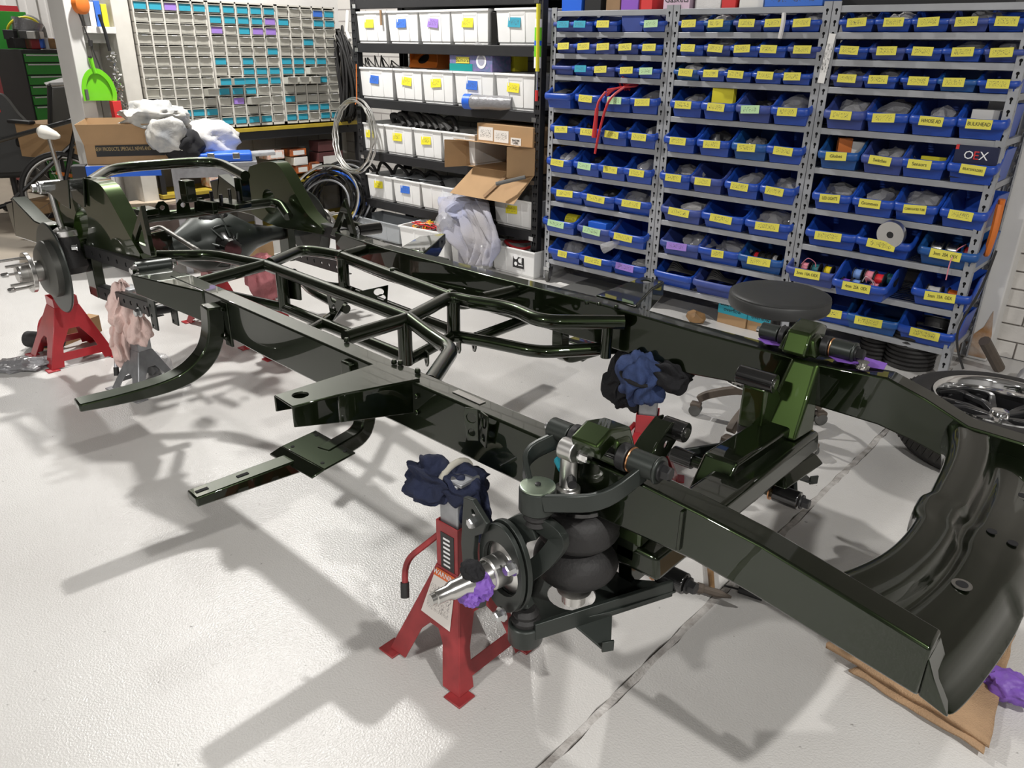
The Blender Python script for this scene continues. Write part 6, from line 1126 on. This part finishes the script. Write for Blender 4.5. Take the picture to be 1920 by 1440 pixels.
# front pan
NU, NV = 26, 44; vs = []
def prof(u):   # u from rear 0 to front 1 -> z offset
    if u < .12: return .012*(u/.12)-.02
    if u < .44: return -.008-.004*math.sin((u-.12)/.32*PI)
    if u < .50: return -.008-.045*(u-.44)/.06
    if u < .9: return -.053+.006*math.sin((u-.50)/.40*PI)
    return -.053
for j in range(NV+1):
    v = j/NV; Y = 1.312+v*(2.40-1.312); xr = -.40+.105*math.sin(PI*min(1, v*1.1))-.015*(1 if .42 < v < .52 else 0)+.015*math.sin(v*9); xf = -.150+.042*min(1, max(0, math.sin(PI*v))*1.2)**.7
    st_ = .08*max(0, 1-abs(v-.05)/.18)
    for i in range(NU+1):
        u = i/NU; uu = u
        z = .655+prof(max(0, min(1, uu+(.12 if v > .08 else .02)*math.sin(PI*v)*.3)))-.008*(1-u)*0
        z += .010*math.exp(-((v-.5)/.2)**2)*(1 if u > .55 else 0)
        x = xr+(xf-xr)*u; vs.append((x, Y, z-.035*max(0, (x+.36))/.3))
fs = [(j*(NU+1)+i, j*(NU+1)+i+1, (j+1)*(NU+1)+i+1, (j+1)*(NU+1)+i) for j in range(NV) for i in range(NU)]
# front flange
base = len(vs); 
for j in range(NV+1):
    x, y, z = vs[j*(NU+1)+NU]; wv = .018*(1 if .36 < j/NV < .5 else 0); vs += [(x+.012+wv*.6, y, z-.006), (x+.038+wv, y, z-.064), (x+.054, y, z-.068)]
for j in range(NV):
    a = j*(NU+1)+NU; b = (j+1)*(NU+1)+NU; c_, d_ = base+j*3, base+j*3+3; fs += [(a, c_, d_, b), (c_, c_+1, d_+1, d_), (c_+1, c_+2, d_+2, d_+1)]
base = len(vs)
for j in range(NV+1):
    x, y, z = vs[j*(NU+1)]; vs += [(x-.004, y, z-.015), (x-.006, y, z-.075)]
for j in range(NV):
    a = j*(NU+1); b = (j+1)*(NU+1); c_, d_ = base+j*2, base+j*2+2; fs += [(b, d_, c_, a), (d_, d_+1, c_+1, c_)]
pan = P(MB().add(vs, fs), 'front_panel', 'green', 0, label='wide pressed front panel joining the rail ends', ang=1.1); s_ = pan.modifiers.new('solid', 'SOLIDIFY'); s_.thickness = .004; s_.offset = -1
ss = pan.modifiers.new('sub', 'SUBSURF'); ss.levels = 1; ss.render_levels = 1
P(MB().hexa([V((-.153, 1.308, .523)), V((-.098, 1.308, .505)), V((-.098, 1.39, .505)), V((-.153, 1.39, .523)), V((-.153, 1.308, .61)), V((-.136, 1.308, .572)), V((-.136, 1.39, .572)), V((-.153, 1.39, .61))]), 'panel_end', 'green', .004)
def panz(x, y): 
    best = min(vs[:(NU+1)*(NV+1)], key=lambda p: (p[0]-x)**2+(p[1]-y)**2); return best[2]
for (px, py, r_, m_) in ((1800, 1108, .012, 'r'), (1916, 935, .012, 'r'), (1855, 1012, .011, 's'), (1896, 1027, .011, 's')):
    p = U(px, py, .575); p.z = panz(p.x, p.y)+.0015
    if m_ == 'r': P(MB().lathe([(.020, 0), (.020, .002)], p, (0, 0, 1), 20), 'bare_ring', 'steel_dull')
    P(MB().lathe([(r_, .001), (r_, .003)], p, (0, 0, 1), 18), 'panel_hole', 'slot')
# ------------------------------------------------------------------ axle stands
mat('warn_orange', (.62, .13, .03), .5); paper('fine_print', (.66, .62, .58), (.12, .1, .1), 2.2)
def stand(label, loc, rz, m, b=.14, c=.040, zl=.30, zt=.45, post=.12, detail=False, name='axle_stand', pm='galv'):
    t = thing(name, label, 'axle stand', (loc[0], loc[1], 0), rz, 'axle stands')
    L = math.hypot(zl, b-c)
    for k in range(4):
        R = Matrix.Rotation(k*PI/2, 3, 'Z'); O = R@V((0, -b, .006)); ux = R@V((1, 0, 0)); vx = R@V((0, b-c, zl)).normalized()
        e = .004
        if k % 2 == 0:   # open arch
            out = [(-b, 0), (-b*.55, 0), (-b*.30, L*.36), (-b*.12, L*.46), (b*.12, L*.46), (b*.30, L*.36), (b*.55, 0), (b, 0), (c, L), (-c, L)]; hs = []
        else:
            out = [(-b, 0), (-b*.62, 0), (-b*.58, L*.10), (b*.58, L*.10), (b*.62, 0), (b, 0), (c, L), (-c, L)]; hs = [[(-b*.52, L*.24), (b*.52, L*.24), (b*.46, L*.36), (b*.16, L*.62), (-b*.16, L*.62), (-b*.46, L*.36)]]
        MB().plate(out, hs, O, ux, vx, e).build('leg_panel', m, t, .0015)
    for sx in (-1, 1):
        for sy in (-1, 1): MB().box((sx*(b-.005), sy*(b-.005), .003), (.06, .06, .006)).build('foot', m, t, .002)
    MB().mm((-c, -c, zl), (-c+.004, c, zt)).mm((c-.004, -c, zl), (c, c, zt)).mm((-c, -c, zl), (c, -c+.004, zt)).mm((-c, c-.004, zl), (c, c, zt)).build('column', m, t, .003)
    if post: MB().mm((-c+.008, -c+.008, zl), (c-.008, c-.008, zt+post)).build('ratchet_post', pm, t, .004); MB().mm((-.05, -.035, zt+post), (.05, .035, zt+post+.012)).build('saddle', pm, t, .003)
    h = MB().tube(fillet([(-c, -c*.2, zt-.05), (-c-.10, -c-.03, zt-.17), (-c-.075, -c-.055, zt-.25)], .05), .009, 10).build('handle', m, t); MB().tube([(-c-.083, -c-.048, zt-.225), (-c-.072, -c-.058, zt-.265)], .0125, 12).build('grip', 'black_rubber', h)
    MB().hexbolt((c, .015, zt-.06), (1, 0, 0), .008, .008).build('pawl_bolt', 'zinc', t)
    if detail:
        s = MB().mm((-c*.55, -c-.0015, zl-.01), (c*.65, -c-.0003, zt-.03)).build('model_strip', 'sticker_black', t)
        for k in range(7): MB().mm((-c*.3, -c-.0022, zt-.05-.014*k), (c*.3, -c-.0016, zt-.044-.014*k)).build('strip_print', 'print_white', s)
        O = V((0, -b, .006)); vx = V((0, b-c, zl)).normalized(); nn = V((0, -vx.z, vx.y)); RB = basis((1, 0, 0), vx)
        w = MB().plate([(-.056, L*.52), (c+.018, L*.50), (c+.0, L*.90), (-.040, L*.90)], (), O+nn*.004, (1, 0, 0), vx, .001).build('warning_label', 'fine_print', t)
        MB().plate([(-.042, L*.90), (c, L*.90), (c, L*.975), (-.036, L*.975)], (), O+nn*.0042, (1, 0, 0), vx, .001).build('warning_band', 'warn_orange', w); text('WARNING', .019, 'print_white', w, O+vx*L*.937+nn*.0055+V((.002, 0, 0)), RB)
    return t
S1 = stand('worn red axle stand with warning label under the near front rail', (-1.272, 1.232), .0, 'red_worn', .140, .042, .29, .44, .125, True)
stand('bright red axle stand standing under the rear wheel hub', (-4.46, 1.39), -.03, 'red_paint', .165, .06, .29, .345, 0)
stand('silver axle stand wrapped in pale pink rag under the rear rail', (-3.74, 1.47), .1, 'galv', .12, .035, .20, .33, .18)
stand('red axle stand under the far front rail behind the engine bracket', (-1.365, 2.325), .5, 'red_paint', .14, .042, .27, .35, .21)
stand('red axle stand on the floor under the differential', (-4.41, 2.23), .0, 'red_paint', .14, .05, .28, .36, 0)
stand('red axle stand wrapped in rose rag under the far rear rail', (-3.76, 2.22), .0, 'red_paint', .13, .04, .25, .36, .12)
# rags over the stand tops
def rag(nm, m, label, c, d, seed, amp=.3, fr=2.4, fold=(1.6, 1.6, .7), shape=None, sub=4, cat='rag'):
    o = blob((0, 0, 0), d, seed, sub, amp, fr, None, fold, shape, 2).build(nm, m, None, 0, True, None, 1.0); o.location = c; return tag(o, label, cat)
rg = thing('rag', 'dark navy rag tied over the near front stand', 'rag', (-1.272, 1.25, .56))
_blob3 = blob
def pleat(c, d, seed, ax=2, n=8, amp=.16, taper=0, sub=5):
    # gathered cloth: pleats run along axis ax
    bm = bmesh.new(); bmesh.ops.create_icosphere(bm, subdivisions=sub, radius=1); vs = []; of = V((seed*5.1, seed*2.3, seed*.7)); i, j = [(1, 2), (0, 2), (0, 1)][ax]
    for v in bm.verts:
        p = v.co.copy(); th = math.atan2(p[i], p[j]); nz = _nz.noise(p*1.4+of); rr = math.hypot(p[i], p[j])
        g = 1+amp*rr*math.sin(n*th+5*nz+2.2*p[ax])+.22*_nz.noise(p*1.9+of*2)+.07*_nz.noise(p*5+of)
        p *= g; k = 1+taper*p[ax]; q = V(p); q[i] *= k; q[j] *= k
        q[ax] += .12*math.sin(n*th*.5+4*nz)*rr
        vs.append((c[0]+q.x*d[0]/2, c[1]+q.y*d[1]/2, c[2]+q.z*d[2]/2))
    m = MB().add(vs, [[v.index for v in f.verts] for f in bm.faces]); bm.free(); return m
def blob(*a, **k): return _blob3(*a, **(k if len(a) > 9 else {'octv': 2, **k}))
def rp(mb, nm, m): return mb.build(nm, m, rg, 0, True, None, 1.0)
rp(pleat((-.062, -.045, -.018), (.15, .12, .12), 3, 0, 7, .2, -.15), 'bunch', 'rag_navy'); rp(pleat((.0, .0, -.02), (.13, .13, .10), 5, 0, 6, .1), 'wrap', 'rag_navy'); rp(pleat((.035, .0, -.075), (.11, .08, .17), 6, 2, 6, .18, -.3), 'tail', 'rag_navy')
rp(MB().tube([(-.022+.008*math.sin(a), -.005+.058*math.cos(a), -.012+.052*math.sin(a)) for a in [2*PI*k/24 for k in range(24)]], .009, 8, True), 'tie_band', 'band')
rg = thing('rag', 'blue and black shirts tied over the far front stand', 'rag', (-1.365, 2.29, .505)); rp(pleat((.0, -.03, .0), (.17, .15, .20), 13, 2, 6, .14), 'blue_cloth', 'rag_blue'); rp(pleat((-.09, .02, -.03), (.16, .12, .25), 14, 2, 7, .2, -.4), 'black_cloth', 'rag_black'); rp(pleat((.085, .0, .035), (.17, .11, .12), 15, 0, 6, .18, .2), 'black_fold', 'rag_black')
rp(MB().tube([(.0+.075*math.sin(a), -.03+.078*math.cos(a), .01+.008*math.sin(2*a)) for a in [2*PI*k/24 for k in range(24)]], .008, 8, True), 'tie_band', 'rag_black')
rg = thing('rag', 'pale pink rag hanging over the silver stand', 'rag', (-3.76, 1.44, .38)); rp(pleat((0, 0, .04), (.15, .14, .26), 21, 2, 8, .14, -.15), 'cloth_top', 'rag_pink'); rp(pleat((-.05, -.03, -.13), (.10, .09, .26), 22, 2, 6, .2, -.2), 'cloth_tail', 'rag_pink'); rp(pleat((.05, .02, -.05), (.11, .1, .18), 23, 2, 6, .2, -.3), 'cloth_fold', 'rag_pink')
rag('rag', 'rag_rose', 'rose red rag over the far rear stand', (-3.72, 2.17, .43), (.20, .18, .24), 31, .3, 2.2, (1.6, 1.6, .8)); rag('rag', 'rag_black', 'black rag behind the rear brake disc', U(70, 470, .55)+V((-.05, .1, 0)), (.16, .16, .2), 33)
# ------------------------------------------------------------------ round stool
t = thing('stool', 'round black vinyl stool on a five legged caster base', 'stool', (-1.275, 3.18, 0))
MB().lathe([(.17, -.006), (.205, .0), (.212, .012), (.212, .048), (.205, .060), (.19, .066), (.10, .070), (.0, .071)], (0, 0, .585), n=48, cap1=False).build('seat', 'vinyl', t, ang=1.0); MB().tube([(.207*math.cos(a), .207*math.sin(a), .585+.057) for a in [2*PI*k/48 for k in range(48)]], .003, 6, True).build('piping', 'vinyl', t)
MB().lathe([(.033, .16), (.033, .36), (.028, .37), (.022, .372), (.022, .56)], n=20).build('gas_column', 'black_plastic', t); MB().cyl((0, 0, .55), (0, 0, .58), .08).build('seat_plate', 'zinc', t); MB().tube([(.20*math.cos(a), .20*math.sin(a), .26) for a in [2*PI*k/40 for k in range(40)]], .010, 8, True).build('foot_ring', 'chrome', t)
for k in range(5):
    a = 2*PI*k/5+3.42; ca, sa = math.cos(a), math.sin(a); MB().sweep(spline([(0, 0, .17), (.12*ca, .12*sa, .165), (.24*ca, .24*sa, .12), (.29*ca, .29*sa, .085)], 5), [(-.022, -.016), (.022, -.016), (.016, .018), (-.016, .018)], (0, 0, 1)).build('base_leg', 'worn_brown', t, .004)
    cs = MB().lathe([(.018, -.026), (.028, -.022), (.028, -.004), (.012, -.003), (.012, .003), (.028, .004), (.028, .022), (.018, .026)], (.30*ca, .30*sa, .029), (-sa, ca, 0), 18).build('caster', 'plastic_grey', t); MB().box((.30*ca, .30*sa, .055), (.05, .045, .02), a).build('caster_cover', 'worn_brown', cs, .006)
    MB().tube([(.10*ca, .10*sa, .19), (.20*ca, .20*sa, .26)], .006, 6).build('ring_strut', 'chrome', t)
# ------------------------------------------------------------------ wheel lying on the floor
t = thing('car_wheel', 'car wheel with polished lip and black spokes lying flat', 'wheel', (-.43, 3.66, 0)); RT = .385
MB().lathe([(.265, .235), (.285, .250), (.33, .250), (.365, .235), (.382, .20), (.386, .16), (.386, .08), (.382, .05), (.36, .012), (.30, .0), (.26, .01)], n=72, cap0=False, cap1=False).build('tyre', 'black_rubber', t, ang=1.0, label='worn black tyre')
tm = MB().box((0, 0, 0), (.006, .05, .055)).mesh('tread_block', 'tyre_block' if 'tyre_block' in MAT else mat('tyre_block', (.035, .033, .03), .8, var=.4, vscale=30))
for k in range(72):
    a = 2*PI*k/72
    for j, z in enumerate((.075, .135, .19)):
        o = link('tread_block', tm, t); o.location = (.387*math.cos(a+.02*j), .387*math.sin(a+.02*j), z); o.rotation_euler = (0, 0, a+.02*j); o.rotation_euler.x = .35*(1 if j % 2 else -1); o.scale.y = .56
MB().lathe([(.272, .246), (.270, .252), (.262, .250), (.252, .235), (.247, .18), (.246, .165)], n=72, cap0=False, cap1=False).build('rim_lip', 'chrome', t, ang=1.0)
mat('spoke_black', (.010, .010, .011), .32, 0, .3, .15); MB().lathe([(.246, .166), (.244, .09), (.0, .05)], n=40, cap0=False, cap1=False).build('rim_barrel', 'spoke_black', t)
for k in range(6):
    for s in (-1, 1): a = 2*PI*k/6; b = a+s*.22; MB().sweep([(.04*math.cos(a), .04*math.sin(a), .165), (.13*math.cos(a+s*.12), .13*math.sin(a+s*.12), .175), (.245*math.cos(b), .245*math.sin(b), .16)], [(-.016, -.012), (.016, -.012), (.012, .012), (-.012, .012)], (0, 0, 1)).build('spoke', 'spoke_black', t, .004)
MB().lathe([(.05, .14), (.045, .17), (.036, .195), (.033, .20), (.03, .198), (.0, .198)], n=32, cap1=False).build('centre_cap', 'chrome', t); MB().lathe([(.09, .12), (.08, .16), (.05, .165)], n=32).build('spoke_hub', 'spoke_black', t)
# ------------------------------------------------------------------ hammer, screwdriver, towel, glove
p = U(1334, 1120, .0); t = thing('hammer', 'small hammer with wooden handle on the floor under the near rail', 'hammer', (p.x, p.y, 0), .0); hd = U(1330, 1066, 0)-p
MB().tube([V((0, 0, .022)), hd*.5+V((0, 0, .02)), hd*2.2+V((0, 0, .016))], [.009, .010, .013], 10).build('handle', 'wood', t); e_ = V((U(1366, 1130, 0)-U(1305, 1112, 0))); e_.z = 0; e_.normalize(); MB().tube([e_*-.05+V((0, 0, .022)), e_*-.03+V((0, 0, .022)), e_*-.025+V((0, 0, .022)), e_*.015+V((0, 0, .022)), e_*.06+V((0, 0, .022))], [.017, .017, .012, .014, .004], 8).build('head', 'worn_brown', t)
tag(MB().tube([U(1358, 1098, .01), U(1385, 1105, .01)], .0035, 6).tube([U(1385, 1105, .012), U(1430, 1120, .012)], .012, 8).build('screwdriver', 'black_plastic'), 'dark screwdriver lying under the near rail', 'screwdriver')
def sheet(nm, m, label, quad, z, n=24, amp=.006, seed=0, th=.012, cat='towel', parent=None, edge=0):
    q = [U(a, b, z) for a, b in quad]; vs = []
    for i in range(n+1):
        for j in range(n+1):
            s, u = i/n, j/n; p = q[0].lerp(q[1], s).lerp(q[3].lerp(q[2], s), u); p.z = z+th+amp*(1+_nz.noise(V((p.x*9+seed, p.y*9, seed)))*1.2+.5*_nz.noise(V((p.x*30, p.y*30+seed, 0)))); 
            p.x += .006*_nz.noise(V((p.y*14, seed, 1))); p.y += .006*_nz.noise(V((p.x*14, seed, 2))); vs.append(tuple(p))
    o = MB().add(vs, [(i*(n+1)+j, i*(n+1)+j+1, (i+1)*(n+1)+j+1, (i+1)*(n+1)+j) for i in range(n) for j in range(n)]).build(nm, m, parent, 0, True, None, 3); md = o.modifiers.new('s', 'SOLIDIFY'); md.thickness = th; md.offset = -1
    if parent is None: tag(o, label, cat)
    return o
tw = sheet('towel', 'towel', 'folded beige towel on the floor under the front panel', [(1545, 1228), (1700, 1120), (1895, 1185), (1850, 1415)], .0, 30, .010, 3, .016)
ly = sheet('towel_layer', 'towel', None, [(1592, 1265), (1800, 1180), (1900, 1200), (1840, 1422)], .0, 24, .006, 8, .007, 'towel', tw)
rag('nitrile_glove', 'purple_tape', 'crumpled purple nitrile glove on the beige towel', U(1895, 1288, .05), (.13, .09, .07), 44, .35, 2.4, (1.4, 1.4, 1), cat='glove')
# ------------------------------------------------------------------ floor clutter at the back
p = U(60, 655, 0); tag(MB().cyl(p+V((-.05, 0, .05)), p+V((.12, .12, .05)), .045, 18).build('rubber_buffer', 'black_rubber', None, .006), 'thick black rubber cylinder on floor behind the red stand', 'cylinder'); tag(MB().box(p+V((.0, .22, .05)), (.08, .35, .10), .4).build('torn_carton', 'cardboard'), 'torn brown carton behind the red rear stand', 'box')
o = blob((0, 0, .02), (.28, .16, .07), 51, 4, .35, 2.2, -.7).build('parts_bag', 'bag_grey'); o.location = U(45, 690, 0); o.rotation_euler.z = 1.0; tag(o, 'shiny plastic parts bag on floor beside the red stand', 'bag')
o = blob((0, 0, .06), (.2, .2, .16), 52, 4, .3, 2.2, -.9).build('parts_bag', 'bag_clear'); o.location = U(285, 712, 0); tag(o, 'clear plastic bag at the foot of silver stand', 'bag')
for k, (px, py, d, rz, lab) in enumerate(((95, 408, (.3, .25, .18), .4, 'opened brown carton behind the tail rail'), (455, 500, (.4, .3, .22), .2, 'brown carton on floor seen under the axle'), (500, 470, (.25, .25, .12), .0, 'pale carton on floor seen beyond the axle'))): carton('floor_carton', lab, 'cardboard' if k < 2 else 'offwhite', U(px, py, 0), d, rz)
o = blob((0, 0, .08), (.3, .3, .22), 53, 3, .2, 2, -.8).build('white_sack', 'cloth_white'); o.location = (-.35, 4.55, 0); tag(o, 'white sack with green band by the brick wall', 'sack')
p = U(1600, 668, 0); tag(MB().tube([(-.62, 4.75, .02), (-.70, 4.6, .2)], .03, 10).build('steel_pipe', 'worn_brown'), 'short brown steel pipe leaning by the brick pier', 'pipe')
